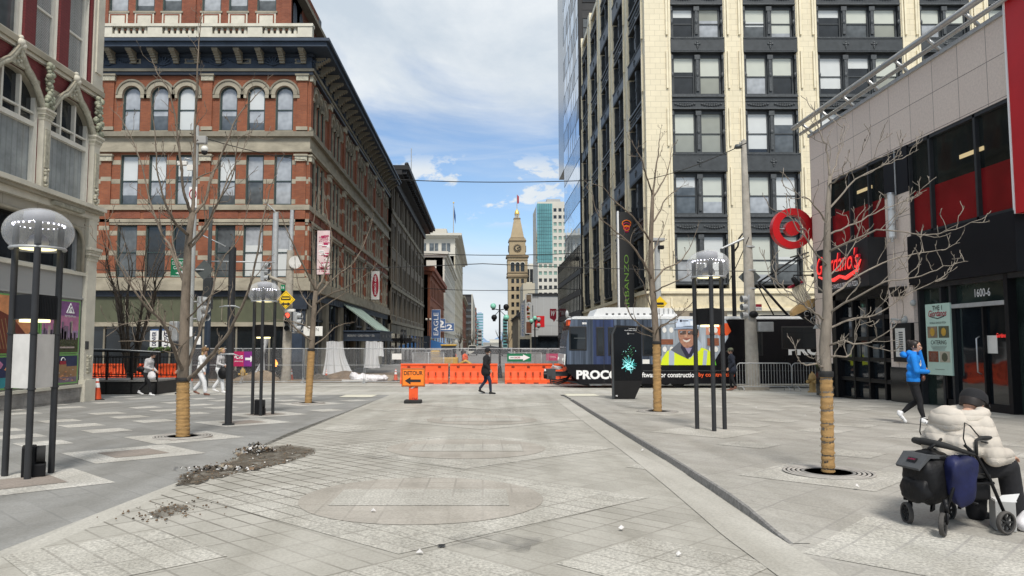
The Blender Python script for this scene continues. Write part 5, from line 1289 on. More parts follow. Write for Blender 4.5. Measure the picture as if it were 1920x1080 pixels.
 m.text('Giordanos', -.02, .22, .2, .06, -.118, K['deep_red'], shear=.3); m.build('menu', s)
 s = on('poster', 'pale mint catering poster with food photos beside the restaurant door', 'poster', (lx(1733)+lx(1777))/2, .62); w_ = 1.05; h = 1.85
 m = MB(); m.box(-w_/2, w_/2, .05, .09, 0, h, mk('mint poster', (.46,.62,.54), .5, .05, 2))
 bk = K['black']; y = .046
 m.text('THE 1', 0, h*.94, .42, .12, y, bk, bold=.02); m.text('Giordanos', 0, h*.865, .78, .17, y, K['deep_red'], bold=.02, shear=.3)
 m.tube([(-.3, .045, h*.82), (0, .045, h*.79), (.3, .045, h*.82)], .012, bk, 4)
 m.text('WORLD FAMOUS PIZZA', 0, h*.73, .7, .05, y, bk)
 for xx, cc in ((-.24, 'sand_pile'), (.24, 'sage')):
  m.box(xx-.21, xx+.21, .04, .049, h*.52, h*.68, K[cc]); m.ball((xx, .04, h*.6), .11, K['hydrant'], 8, sc=(1,.05,1))
 m.text('CATERING', 0, h*.455, .66, .11, y, bk, bold=.01)
 for i in range(4): m.box(-.34+.03*i, .34-.03*i, .045, .049, h*(.40-.018*i), h*(.405-.018*i), K['grey_sign'])
 for xx, cc in ((-.24, 'brown_bag'), (.24, 'white')):
  m.box(xx-.21, xx+.21, .04, .049, h*.18, h*.33, K['brick_old'] if xx < 0 else K['far_cream']); m.ball((xx, .04, h*.25), .13, K[cc] if xx < 0 else K['sage'], 8, sc=(1,.05,.9))
 m.box(-.2, .2, .045, .049, h*.075, h*.08, K['grey_sign'])
 for q in range(3): m.prism([(-w_/2-.07, h*(.56-.05*q)), (-w_/2-.01, h*(.545-.05*q)+.03), (-w_/2-.07, h*(.56-.05*q)+.07), (-w_/2-.13, h*(.545-.05*q)+.03)], .2, .24, bk)
 m.build('sheet', s)
 def wl(u, v, label, kind):
  z_ = PX(u, v, X0).z; s = on('wall_fixture', label, 'wall fixture', lx(u), z_)
  m = MB()
  if kind == 'wedge': m.prism([(-.26, .14), (.26, .14), (.14, -.1), (-.14, -.1)], -.22, 0, K['black_metal']); m.box(-.27, .27, -.24, 0, .14, .17, K['dark_pole'])
  if kind == 'bell': m.lathe([(.09,0),(.10,.03),(.04,.06)], K['grey_paint'], n=12, M=RX(rad(90))); m.tube([(0,0,0), (0,-.16,.0)], .03, K['grey_paint'], 6); m.lathe([(.10,-.12),(.11,-.1),(.05,.0),(.02,.05)], K['grey_paint'], (0,-.2,0), 12)
  if kind == 'knob': m.lathe([(.08,0),(.09,.05),(.05,.10),(.0,.11)], K['grey_paint'], n=12, M=RX(rad(90)))
  if kind == 'hook': m.lathe([(.13,0),(.13,.05),(.05,.10)], K['grey_paint'], n=12, M=RX(rad(90))); m.tube([(0,-.08,0),(-.1,-.22,.02),(-.24,-.25,.03)], .035, K['grey_paint'], 6); m.tube([(-.2+.1*math.cos(a), -.25, -.12+.1*math.sin(a)) for a in [i*.6 for i in range(11)]], .015, K['grey_paint'], 5)
  m.build('housing', s); return s
 wl(1693, 549, 'dark wedge shaped uplighter high on the granite pillar', 'wedge'); wl(1716, 568, 'small round knob fixture beside the poster top', 'knob')
 wl(1697, 600, 'grey hook fixture with hanging loop above the menu case', 'hook'); wl(1541, 610, 'grey bell lamp on the far granite pillar', 'bell')
 wl(1529, 500, 'small grey knob on the far granite pillar below the ring sign', 'knob')
 s = on('wall_lamp', 'long pale tube lamp upright on the granite pillar', 'wall lamp', lx(1690), PX(1690, 444, X0).z); h = PX(1690, 360, X0).z-PX(1690, 444, X0).z
 m = MB(); m.cyl((0,-.16,0), (0,-.16,h), .085, mk('frosted glass tube', (.66,.68,.68), .25, .1, 3)); m.build('tube', s)
 m = MB()
 for q in (-.03, h*.28, h*.62, h-.02): m.cyl((0,-.16,q), (0,-.16,q+.05), .095, K['steel'])
 m.cyl((0,-.16,-.12), (0,-.16,-.03), .05, K['steel']); m.box(-.03, .03, -.07, -.05, -.03, h, K['steel']); m.box(-.04, .04, -.1, 0, h*.4, h*.55, K['steel']); m.build('fitting', s)
K['pane_dark2'] = pane_mat('upper dark glass', (.014,.017,.016), .05, .02, .5, .8)
K['black_panel2'] = mk('charcoal sign box', (.016,.017,.019), .4, .2, 2)
pizza_block()
# maroon and stone shop house on the near left
def maroon_house():
 X0 = -12.2; Y0 = 12.0; base = gz(20)-.06
 yc = PX(163, 752, X0).y; L = yc-Y0
 t = thing('shop_house', 'maroon brick and pale stone house with ogee arched windows on the left pavement', 'building', (X0, Y0, base))
 M = FM(t, X0, Y0, rad(90)); q = lambda u, v: (PX(u, v, X0).y-Y0, PX(u, v, X0).z)
 zt = 15.0; zA = q(100, 118)[1]; zB = q(100, 371)[1]      # upper and lower ledges
 S_ = K['pale_stone']; OR = K['ornament']
 ups = []
 for ua, ub, v in ((128, 163, 120), (66, 108, 90)): a, b = q(ua, v)[0], q(ub, v)[0]; ups.append((a, b))
 wU = ups[0][1]-ups[0][0]; dU = ups[0][0]-ups[1][0]
 ups = [(ups[0][0]-dU*k, ups[0][0]-dU*k+wU) for k in range(6)]
 ba = (q(84, 300)[0], q(165, 300)[0]); wB = ba[1]-ba[0]; dB = wB+.42
 bays = [(ba[0]-dB*k, ba[1]-dB*k) for k in range(4) if ba[0]-dB*k > .3]
 zs0 = zB+.10; zsp = q(165, 255)[1]; zap = q(125, 185)[1]
 m = MB()
 holes = [(a, b, zA+.06, zA+2.75) for a, b in ups if a > .2]
 wall(m, 0, L-.05, zA, zt, holes, K['maroon'], .3, K['white_trim'])
 hb = [(a, b, zs0, zap) for a, b in bays]
 wall(m, 0, L-.05, zB, zA, hb, K['maroon'], .35, K['white_trim'])
 for a, b in ups:
  if a > 1: m.box(a-.62, a-.16, -.08, -.001, zA+.05, zt, K['maroon'])
 m.box(L-.6, L, -.10, .3, zA, zt, S_); m.box(L-.48, L-.12, -.15, -.101, zA+.5, zt, S_); m.box(L-.7, L-.62, -.06, .0, zA+.1, zt, K['maroon'])
 m.box(0, L-.05, .36, 12, base, zt, K['taupe_wall']); m.box(L-.049, L, -.05, 12, base, zA, S_); m.box(L-.049, L-.001, .31, 12, zA, zt, K['maroon'])
 link('wall', m.mesh('wall'), t, M)
 l = MB()
 l.box(0, L+.06, -.16, -.001, zA-.16, zA, K['sandstone']); l.box(0, L+.03, -.09, -.001, zA-.26, zA-.16, S_); l.box(0, L+.05, -.12, -.001, zA, zA+.05, S_)
 l.box(0, L+.12, -.34, -.001, zB-.02, zB+.10, S_); l.box(0, L+.10, -.26, -.001, zB-.12, zB-.02, K['sandstone']); l.box(0, L+.05, -.14, -.001, zB-.30, zB-.12, S_)
 a, b = ba[0]-dB+wB-.05, ba[0]+.2
 for i in range(16): x = ba[0]-.42+.55+i*.0;
 for i in range(26): x = L-2.6+i*.06; l.box(x, x+.03, -.28, -.14, zB-.26, zB-.14, K['ornament_pale'])
 link('ledge', l.mesh('ledge'), t, M)
 for a, b in ups:
  if a > .2: win(t, M, (a+b)/2, zA+.06, b-a, 2.69, .16, 'sash', [(0,1,'pane_slat')] if (a > ups[1][0]-.1) else [(0,1,'pane_mid')], 'white_trim', .10)
 for bi, (a, b) in enumerate(bays):
  w = b-a; c = (a+b)/2; fr = MB(); W_ = K['white_trim']; y0, y1 = .02, .16
  ztr = zs0+(zap-zs0)*.60
  fr.box(a, a+.11, y0, y1, zs0, zap, W_); fr.box(b-.11, b, y0, y1, zs0, zap, W_); fr.box(a+.11, b-.11, y0-.02, y1, zs0, zs0+.13, W_); fr.box(a+.11, b-.11, y0, y1, ztr-.1, ztr+.03, W_)
  for k in (1, 2): x = a+w*k/3; fr.box(x-.04, x+.04, y0+.01, y1-.01, ztr+.03, zap, W_)
  fr.box(a+.11, b-.11, y0+.02, y1-.02, ztr+(zsp-ztr)*.62, ztr+(zsp-ztr)*.62+.05, W_)
  n = 16; sp = zsp-.05; rise = zap-sp; pts = [(c-w/2*math.cos(math.pi*i/n), sp+rise*math.sin(math.pi*i/n)) for i in range(n+1)]
  for p0, p1 in zip(pts, pts[1:]): fr.add([(p0[0], -.03, p0[1]), (p1[0], -.03, p1[1]), (p1[0], -.03, zap+.03), (p0[0], -.03, zap+.03), (p0[0], .2, p0[1]), (p1[0], .2, p1[1])], [(0,1,2,3), (0,4,5,1)], K['sandstone'])
  o = link('bay_window', fr.mesh('bay_window'), t, M)
  pa = MB(); pa.quad((a,.14,zs0), (b,.14,zs0), (b,.14,ztr), (a,.14,ztr), K['curtain_pane']); pa.quad((a,.14,ztr), (b,.14,ztr), (b,.14,zap), (a,.14,zap), K['pane_dark']); link('pane', pa.mesh('pane'), o)
  h = MB()
  og = []
  for i in range(13):
   tt = i/12; og.append((c-(w/2+.16)*(1-tt), sp-.05+(rise+.12)*math.sin(min(1, tt*1.25)*math.pi/2) + (.95*max(0, tt-.66)**1.3*2.1)))
  full = og+[(2*c-p[0], p[1]) for p in og[::-1][1:]]
  h.tube([(p[0], -.12, p[1]) for p in full], .085, K['ornament_pale'], 8); h.tube([(p[0], -.16, p[1]+.09) for p in full], .035, K['sandstone'], 6)
  tip = og[-1]
  for i in range(8):
   zz_ = sp+rise+.06+i*.06; wv = .34*(1-i/8)**1.6+.04; h.box(c-wv, c+wv, -.12, -.03, zz_, zz_+.061, K['ornament_pale'])
  for i in range(6): h.ball((c+(i % 2-.5)*.12, -.14, sp+rise+.12+i*.07), .05, K['ornament_pale'], 6)
  h.ball((c, -.16, tip[1]+.10), .12, S_, 10); h.ball((c+.05, -.2, tip[1]+.02), .09, S_, 8); h.ball((c, -.16, tip[1]+.24), .07, S_, 8)
  link('ogee_hood', h.mesh('ogee_hood'), t, M)
 for x in [b+.21 for a, b in bays] + [bays[-1][0]-.2]:
  c = MB(); c.box(x-.17, x+.17, -.16, -.0, zs0-.02, zsp-.25, S_); c.box(x-.10, x+.10, -.19, -.161, zs0+.6, zsp-.5, K['ornament_pale'])
  for j in range(5): w_ = .19+.015*j; c.box(x-w_, x+w_, -.18-.02*j, 0, zsp-.25+j*.06, zsp-.19+j*.06, K['ornament_pale'] if j % 2 else S_)
  for j in range(12): c.ball((x+R.uniform(-.08,.08), -.19, zs0+.1+j*.04), .05, K['ornament_pale'], 6)
  link('colonnette', c.mesh('colonnette'), t, M)
  o = MB()
  for j in range(46):
   f = j/45; r = .17*(1-.35*f)+.04*math.sin(f*9)
   o.ball((x+R.uniform(-r, r), -.12-R.uniform(0, .12), zsp+.1+f*(zap-zsp+.42)), R.uniform(.05, .10), OR, 6)
  link('leaf_ornament', o.mesh('leaf_ornament'), t, M)
 zw0, zw1 = q(100, 502)[1], q(100, 420)[1]; zb1 = zB-.3
 xa, xb = q(-60, 470)[0], q(152, 470)[0]
 g = MB()
 wall(g, 0, L-.05, zw0-.02, zb1+.02, [(xa, xb, zw0, zw1+.08)], K['stone_block'], .3, K['sandstone'])
 r = .55; n = 8                                            # rounded upper corner
 for i in range(n):
  a0, a1 = math.pi/2*i/n, math.pi/2*(i+1)/n; f = lambda a: (xb-r+r*math.sin(a), zw1+.08-r+r*math.cos(a))
  p0, p1 = f(a0), f(a1); g.quad((p0[0],-.001,p0[1]), (p1[0],-.001,p1[1]), (xb+.001,-.001,zw1+.081), (xb+.001,-.001,zw1+.081), K['stone_block'])
 g.tube([(xa, -.05, zw1+.10)] + [(xb-r+(r+.02)*math.sin(math.pi/2*i/8), -.05, zw1+.08-r+(r+.02)*math.cos(math.pi/2*i/8)) for i in range(9)] + [(xb+.02, -.05, zw0)], .06, K['sandstone'], 6)
 zg1 = q(100, 556)[1]; zp = q(100, 725)[1]
 g.box(0, L-.05, .0, .3, zg1, zw0-.02, K['far_grey']); g.box(0, L+.0, -.10, -.001, zw0-.1, zw0, S_); g.box(0, L-.05, -.05, -.001, zg1, zg1+.06, K['far_grey'])
 g.box(0, L-.05, .02, .3, zp, zg1, K['far_grey']); g.box(0, L-.05, -.09, .3, base-.1, zp-.08, K['plinth']); g.box(0, L-.03, -.14, .3, zp-.08, zp, S_)
 for k in range(5): x = L-.5-k*1.5; g.box(x-1.35, x-.15, -.105, -.091, base+.12, zp-.2, K['plinth'])
 link('shop_wall', g.mesh('shop_wall'), t, M)
 tw = MB(); tw.quad((xa,.2,zw0), (xb,.2,zw0), (xb,.2,zw1+.08), (xa,.2,zw1+.08), K['pane_dark'])
 for i in range(6): x = xb-.1-i*.95; tw.box(x-.05, x+.05, .1, .199, zw0, zw1+.08, K['grey_sign'] if i else K['galv'])
 tw.box(xa, xb, .1, .199, zw0, zw0+.06, K['white_trim'])
 link('transom_window', tw.mesh('transom_window'), t, M)
 p = MB(); x0, x1 = L-.52, L
 p.box(x0, x1, -.14, -.002, zp+.0, q(165, 490)[1], S_); p.box(x0-.05, x1+.05, -.22, -.003, base-.1, zp+.12, S_)
 zc = q(165, 490)[1]
 for j in range(5): p.box(x0-.01-.02*j, x1+.01+.02*j, -.17-.025*j, -.002, zc+j*.08, zc+.08+j*.08, K['ornament_pale'] if j % 2 else S_)
 p.box(x0+.02, x1-.02, -.12, -.002, zc+.4, zb1, S_)
 for i in range(30): p.ball(((x0+x1)/2+R.uniform(-.1,.1), -.15, zp+.35+R.random()*.5), .05, K['ornament_pale'], 6)
 p.box(x0+.02, x0+.20, -.16, -.141, q(160, 655)[1], q(160, 640)[1], K['charcoal'])
 link('pilaster', p.mesh('pilaster'), t, M)
 z0, z1 = zp+.05, zg1-.06; xr = q(146, 640)[0]; xm = q(72, 640)[0]; xl = xm-3.2
 gm = K['poster_green']
 def poster(label, x0, x1, z0, z1, fn):
  s = thing('poster', label, 'poster', (M @ Vector(((x0+x1)/2, 0, z0)))+Vector(t.location), rad(90), 'printed shop window posters')
  m = MB(); w, h = x1-x0, z1-z0; m.box(-w/2, w/2, -.035, -.005, 0, h, gm); fn(m, w, h); m.build('print', s)
 bd = .07; zm = z0+(z1-z0)*.36
 def sky(m, w, h, cols, y=-.040):
  for i, c in enumerate(cols):
   m.box(-w/2+bd, w/2-bd, y, -.036, bd*.6+(h-bd*1.2)*i/len(cols), bd*.6+(h-bd*1.2)*(i+1)/len(cols), c)
 pc = lambda n_, c: mk(n_, c, .5, .25, 5)
 pm = {'violet': pc('print violet', (.20,.08,.22)), 'rose': pc('print rose', (.42,.16,.28)), 'lilac': pc('print lilac', (.32,.22,.36)), 'olive': pc('print foliage', (.045,.05,.02)), 'tower': pc('print towers', (.16,.12,.17)), 'tower2': pc('print pale towers', (.40,.33,.30)), 'night': pc('print night blue', (.012,.022,.075)), 'amber': pc('print amber', (.28,.16,.075)), 'rock': pc('print red rock', (.13,.025,.014)), 'peach': pc('print peach', (.58,.24,.10)), 'teal': pc('print teal', (.02,.22,.26))}
 def city(m, w, h):
  sky(m, w, h, [pm['olive'], pm['olive'], pm['lilac'], pm['rose'], pm['rose'], pm['violet'], pm['violet']])
  for i in range(26):
   x = R.uniform(-w/2+bd, w/2-bd-.1); hh = R.uniform(.08, .30)*h; m.box(x, min(w/2-bd, x+R.uniform(.04,.12)), -.046, -.041, h*.26, h*.30+hh*R.choice([1,.8,1.1]), pm['tower2' if i % 4 == 0 else 'tower'])
  for i in range(60): m.ball((R.uniform(-w/2+bd+.06, w/2-bd-.06), -.042, R.uniform(bd+.06, h*.28)), R.uniform(.03,.07), pm['olive'], 5, sc=(1,.1,.7))
  m.box(-w/2+bd+.05, w/2-bd-.2, -.05, -.046, h*.10, h*.13, pm['tower2'])
  cx = w*.22; zc = h*.84
  for a, b in (((-.20,-.12),(0,.16)), ((0,.16),(.20,-.12)), ((.20,-.12),(-.20,-.12)), ((-.08,.04),(.0,.0)), ((0,.0),(.07,.05))): m.tube([(cx+a[0], -.05, zc+a[1]), (cx+b[0], -.05, zc+b[1])], .016, K['white'], 4)
  for i in range(5): m.box(cx-.09+i*.038, cx-.062+i*.038, -.052, -.041, zc-.11, zc-.05+.045*(2-abs(i-2)), K['white'])
  m.text('VISITDENVER.com', cx, zc-.22, .58, .06, -.05, K['white'], bold=.015)
 def market(m, w, h):
  sky(m, w, h, [pm['tower'], pm['amber'], pm['amber'], pm['night'], pm['night']])
  m.box(-.35, .35, -.048, -.041, h*.42, h*.68, pm['amber']); m.box(.0, .32, -.05, -.049, h*.66, h*.78, K['deep_red']); m.tube([(.16+.1*math.cos(a*.4), -.05, h*.80+.08*math.sin(a*.4)) for a in range(9)], .014, K['white'], 4)
  for i in range(40): x = R.uniform(-w/2+bd, w/2-bd-.08); z_ = R.uniform(bd, h*.5); m.box(x, x+R.uniform(.03,.08), -.05, -.042, z_, z_+R.uniform(.015,.04), pm[R.choice(['amber', 'tower2', 'tower', 'peach'])])
 def rocks(m, w, h):
  sky(m, w, h, [pm['rock'], pm['rock'], pm['peach'], pm['peach'], pm['peach'], pm['peach']])
  m.prism([(w/2-bd, bd), (w/2-bd, h*.28), (w*.30, h*.36), (w*.12, h*.62), (-w*.1, h*.75), (-w/2+bd, h*.6), (-w/2+bd, bd)], -.047, -.041, pm['rock'])
  for i in range(9): m.prism([(w*.1-i*.12, h*.1), (w*.1-i*.12+.03, h*.1), (w*.02-i*.14+.03, h*(.6-.02*i)), (w*.02-i*.14, h*(.6-.02*i))], -.05, -.048, pm['amber'])
 def mural(m, w, h):
  sky(m, w, h, [pm['teal'], pm['night'], pm['night']])
  for i in range(26):
   x, z_ = R.uniform(-w/2+bd+.15, w/2-bd-.15), R.uniform(.15, h-.15); m.prism([(x-.12, z_), (x+.02, z_-.06), (x+.12, z_+.05), (x, z_+.13)], -.048-.0004*i, -.042, pm[R.choice(['teal', 'peach', 'rose', 'amber', 'night'])])
 poster('city skyline poster under a purple sky, right of the white blank panel', xm, xr, zm, z1, city); poster('night market poster low in the right window', xm, xr, z0, zm-.02, market)
 poster('orange sky and red rock poster at the left edge', xl, xm-.06, zm, z1, rocks); poster('multicoloured angular mural poster low at the left edge', xl, xm-.06, z0, zm-.02, mural)
K['pane_slat'] = masonry('slatted blind behind glass', (.40,.41,.40), (.37,.38,.37), (.12,.12,.12), bw=9, bh=.045, ms=.008, rough=.12, blotch=.25, bump=0)
K['stone_block'] = masonry('smooth stone block', (.40,.375,.31), (.38,.355,.295), (.24,.22,.18), bw=1.5, bh=.62, ms=.012, blotch=.14)
K['plinth'] = mk('stained grey plinth', (.25,.24,.225), .8, .35, 2.5, .2, 20)
K['poster_green'] = mk('poster green border', (.16,.36,.10), .5, .08, 2)
maroon_house()
# tram
def tram():
 Y = 32.0; base = gz(Y); x0 = P(1058, 700, Y).x; zz = lambda v: PZ(v, Y); XX = lambda u: P(u, 640, Y).x-x0
 t = thing('tram', 'light rail tram in a dark advertising wrap, stopped across the street', 'tram', (x0, Y, base)); z = lambda v: zz(v)-base
 W = 2.65; Lx = 19.0
 streak = mk('printed blue steel wrap', (.06,.078,.11), .25, .95, 1.2, stretch=(5,5,.12)); white = mk('tram roof white', (.66,.67,.67), .45, .08, 1)  # upright streaks in the blue wrap colour imitate metallic reflections
 blk = mk('black wrap', (.007,.007,.009), .25, .15, 1, spec=.25); navyd = mk('navy blue door wrap', (.03,.045,.11), .25, .5, 1, stretch=(4,4,.15)); pale = mk('blurred pale print', (.30,.34,.38), .35, .6, 2.2, stretch=(3,3,.15))
 zt, zm, zb = z(599), z(683), z(717)
 b = MB()
 nose = [(XX(1071), zt), (XX(1062), z(640)), (XX(1059), zm), (XX(1066), z(698)), (XX(1085), zb)]
 def strip(ua, ub, za, zb_, mt, y=0, d=.06): b.box(XX(ua), XX(ub), y, y+d, za, zb_, mt)
 up = [(XX(1071), zt), (XX(1062), z(640)), (XX(1059), zm), (XX(1100), zm), (XX(1100), zt)]
 b.prism(up, 0, W, streak); b.prism([(XX(1059), zm), (XX(1066), z(698)), (XX(1085), zb), (XX(1100), zb), (XX(1100), zm)], 0, W, blk)
 strip(1100, 1112, zm, zt, streak, 0, W); b.box(XX(1112), XX(1152), 0, W, zm, zt, navyd); b.box(XX(1152), XX(1226), 0, W, zm, zt, streak)
 b.box(XX(1226), XX(1366), 0, W, zm, zt, pale); b.box(XX(1366), Lx, 0, W, zm, zt, blk); b.box(XX(1100), Lx, 0, W, zb, zm, blk)
 b.box(XX(1085), Lx, -.02, W+.02, zb-.06, zb, blk)
 b.prism([(XX(1071), zt), (XX(1078), zt+.14), (Lx, zt+.14), (Lx, zt)], .1, W-.1, white); b.cyl((XX(1072), .04, zt+.03), (Lx, .04, zt+.03), .05, K['galv'], n=8)
 b.text('PROCORE', XX(1133), z(702.5), XX(1186)-XX(1080), z(694)-z(711), -.012, K['white'], bold=.045)
 hexc = [XX(1133.5)]
 b.text('PRO', XX(1508), z(655.5), XX(1540)-XX(1479), z(645)-z(666), -.012, K['white'], bold=.05)
 b.text('software for construction,', XX(1250.5), z(703.5), XX(1308)-XX(1193), z(698)-z(709), -.012, K['white'], bold=.018)
 b.text('by construction', XX(1342), z(703.5), XX(1376)-XX(1309), z(698.5)-z(708.5), -.012, K['orange'], bold=.018)
 for u in (1132, 1151): b.box(XX(u)-.012, XX(u)+.012, -.004, 0, zb, zt, K['black'])
 b.box(XX(1092), XX(1100), -.006, 0, z(608), z(604.5), K['white']); b.text('130', XX(1096), z(606.3), .14, .05, -.008, K['black'])
 b.box(XX(1205), Lx, -.006, 0, z(695.5), z(694.8), K['grey_sign'])
 hx = K['orange']
 b.prism([(XX(1340), z(606)), (XX(1366), z(606)), (XX(1374), z(618)), (XX(1364), z(629)), (XX(1348), z(629))], -.008, -.0, hx)
 b.box(XX(1324), XX(1349), -.007, 0, z(628), z(606), mk('faded orange print', (.48,.22,.15), .4, .1, 2)); b.box(XX(1326), XX(1348), -.009, 0, z(648), z(634), K['brick_red']); b.box(XX(1239), XX(1262), -.009, 0, z(646), z(636), K['brick_red'])
 for u in (1333, 1342, 1259, 1246):
  for v in (618, 654): b.prism([(XX(u)+.09*math.cos(a*.524)*(1), z(v)+.12*math.sin(a*.524)-.02) for a in range(12)], -.011, -.009, K['off_white'])
 b.poly([(XX(1335), -.012, zm), (XX(1352), -.012, z(655)), (XX(1372), -.012, z(622)), (XX(1372), -.012, zm)], blk); b.poly([(XX(1372), -.012, zt-.02), (XX(1362), -.012, zt-.02), (XX(1374), -.012, z(618)), (XX(1372), -.012, z(622))], blk)
 b.build('body', t)
 p = MB(); U = lambda u, v, k: (XX(u), -.014-.0025*k, z(v))
 def pg(pts, mt, k): p.poly([U(a, c, k) for a, c in pts][::1], mt)
 yel = plain('printed hi-vis yellow', (.62,.72,.02), .4); sil = plain('printed silver tape', (.36,.42,.50), .4); gr = plain('printed grey collar', (.10,.11,.13), .4); sk = mk('printed skin', (.33,.17,.115), .4, .25, 9); hl = mk('printed helmet', (.52,.60,.72), .4, .2, 4); hld = plain('printed helmet shade', (.26,.32,.42), .4); drk = plain('printed dark shirt', (.02,.02,.04), .4)
 pg([(1237,684.5),(1241,672),(1250,659),(1262,653),(1288,660),(1316,652),(1330,658),(1338,668),(1342,684.5)], yel, 0)
 pg([(1253,684.5),(1254,658),(1264,653),(1263,684.5)], sil, 1); pg([(1316,684.5),(1319,656),(1326,658),(1323,684.5)], sil, 1); pg([(1335,684.5),(1338,668),(1342,684.5)], plain('printed green sleeve', (.10,.42,.03), .4), 1)
 pg([(1257,656),(1276,639),(1282,652),(1291,674),(1270,664)], gr, 2); pg([(1291,674),(1297,654),(1309,637),(1316,646),(1312,656),(1300,665)], sil, 2); pg([(1276,652),(1287,673),(1296,668),(1304,652),(1300,640),(1278,640)], drk, 3); pg([(1284,652),(1291,664),(1297,652)], plain('printed shirt', (.25,.22,.33), .4), 4)
 face_ = [(1271,618),(1272,632),(1275,642),(1281,650),(1288,653),(1296,650),(1303,643),(1307,632),(1309,618)]
 pg(face_, sk, 5); pg([(1306,622),(1310,619),(1311,628),(1307,636)], sk, 5); pg([(1305,615),(1310,616),(1309,624),(1306,629)], K['hair_dark'], 6)
 pg([(1280,636),(1287,638.5),(1295,635),(1292,640),(1287,642),(1282,640)], plain('printed teeth', (.6,.55,.5), .4), 6); pg([(1279,635),(1296,634),(1287,637.5)], plain('printed lips', (.20,.06,.05), .4), 6)
 pg([(1283,626),(1287,624),(1288.5,632),(1283,633)], mk('printed nose light', (.46,.27,.19), .4, .1, 5), 6)
 for a in (1274, 1289): pg([(a,621),(a+13,620),(a+12.5,627),(a+1,627.5)], mk('printed spectacles', (.10,.07,.06), .2, .5, 12), 7); pg([(a+1.5,622),(a+6,621.5),(a+2,624)], sil, 8)
 pg([(1262,618),(1270,613),(1309,612),(1309,617),(1290,616)], hld, 7); pg([(1268,614),(1267,603),(1272,598),(1309,598),(1311,612),(1290,611)], hl, 6); pg([(1294,602),(1300,602),(1300,610),(1295,610)], plain('printed glint', (.75,.8,.85), .4), 8); p.lathe([(.05,0),(.05,.003)], drk, n=12, M=T((XX(1277), -.036, z(601.5))) @ RX(rad(90))); p.box(XX(1280), XX(1291), -.036, -.034, z(602.3), z(600.8), drk)
 p.build('printed_portrait', t)
 def pane(name, ua, ub, va, vb, lab=None):
  m = MB(); m.rbox(XX(ua), XX(ub), -.022, .03, z(vb), z(va), .02, K['black']); m.box(XX(ua)+.06, XX(ub)-.06, -.028, -.0225, z(vb)+.05, z(va)-.05, K['shop_dark']); o = m.build(name, t); return o
 o = pane('cab_window', 1067, 1100, 612, 657); m = MB(); m.box(XX(1076), XX(1098), -.034, -.029, z(634.6), z(633.4), K['grey_sign']); m.build('window_bar', o)
 for ua, ub in ((1118, 1133), (1140, 1150), (1204, 1240), (1400, 1409), (1419, 1430)): pane('door_window', ua, ub, 613, 667)
 pane('side_window', 1465, 1540, 612, 655)
 m = MB(); m.box(XX(1204), XX(1217), -.02, 0, z(682), z(674), K['off_white']); m.build('access_panel', t)
 w_ = MB(); ns = .012
 a, c = Vector((XX(1070), 0, zt-.08)), Vector((XX(1061.5), 0, z(652)))
 w_.add([(a.x-ns, .15, a.z), (c.x-ns, .15, c.z), (c.x-ns, W-.15, c.z), (a.x-ns, W-.15, a.z)], [(0,1,2,3)], K['shop_dark']); w_.build('windscreen', t)
 m = MB(); m.box(XX(1059)-.03, XX(1062), .0, W, zm-.02, z(664), white); m.build('nose_trim', t)
 for y in (.35, W-.35): m = MB(); m.lathe([(.11,0),(.12,.04),(.02,.07)], K['off_white'], n=12, M=T((XX(1059)-.02, y, z(676))) @ RY(rad(-90))); m.build('headlight', t)
 m = MB(); m.box(XX(1066), XX(1070), .1, .9, zt+.0, zt-.25, K['orange']); m.build('destination_lamp', t)
 m = MB(); m.ball((XX(1063), -.12, zt+.22), .13, K['galv'], 8, sc=(.6,.7,1.3)); m.tube([(XX(1063), -.1, zt+.15), (XX(1075), .1, zt+.05)], .03, K['galv'], 5); m.build('mirror', t)
 r = MB(); h = z(576)-zt-.1
 r.prism([(XX(1114), zt+.13), (XX(1122), zt+.1+h*.85), (XX(1136), zt+.1+h), (XX(1228), zt+.1+h), (XX(1228), zt+.13)], .25, W-.25, white); r.prism([(XX(1228), zt+.13), (XX(1228), zt+.1+h), (XX(1262), zt+.1+h*.95), (XX(1277), zt+.13)], .3, W-.3, white)
 for i in range(9): r.box(XX(1138)+i*.27, XX(1138)+i*.27+.1, .235, .25, zt+.22, zt+.27, K['black'])
 for i in range(5): r.box(XX(1230)+i*.2, XX(1230)+i*.2+.05, .26, .3, zt+.3, zt+.1+h*.9, K['galv'])
 r.build('roof_unit', t)
 r = MB(); r.box(XX(1285), XX(1372), .5, W-.5, zt+.13, zt+.38, K['far_taupe']); r.box(XX(1300), XX(1345), .42, .5, zt+.18, zt+.3, K['black']); r.box(XX(1440), Lx, .5, W-.5, zt+.13, zt+.22, K['black_metal']); r.build('roof_box', t)
 g = MB(); yA = .9; A = lambda u, v: (XX(u)*1.0, yA, z(v));
 g.tube([A(1500, 596), A(1440, 526)], .055, K['black_metal'], 6); g.tube([A(1470, 594), A(1437, 530)], .03, K['black_metal'], 6); g.tube([A(1440, 526), A(1519, 476)], .045, K['black_metal'], 6); g.tube([A(1446, 531), A(1521, 482)], .022, K['black_metal'], 5)
 g.tube([(XX(1519), -.1, z(474)), (XX(1519), W-.9, z(474))], .035, K['black_metal'], 6); g.tube([(XX(1497), .2, z(484)), (XX(1519), -.1, z(474)), (XX(1521), -.1, z(480)), (XX(1499), .2, z(490))], .025, K['black_metal'], 5)
 g.box(XX(1450), XX(1516), yA-.3, yA+.4, z(600), z(593), K['black_metal']); g.tube([A(1432, 594), A(1470, 594)], .02, K['black_metal'], 4)
 g.build('pantograph', t)
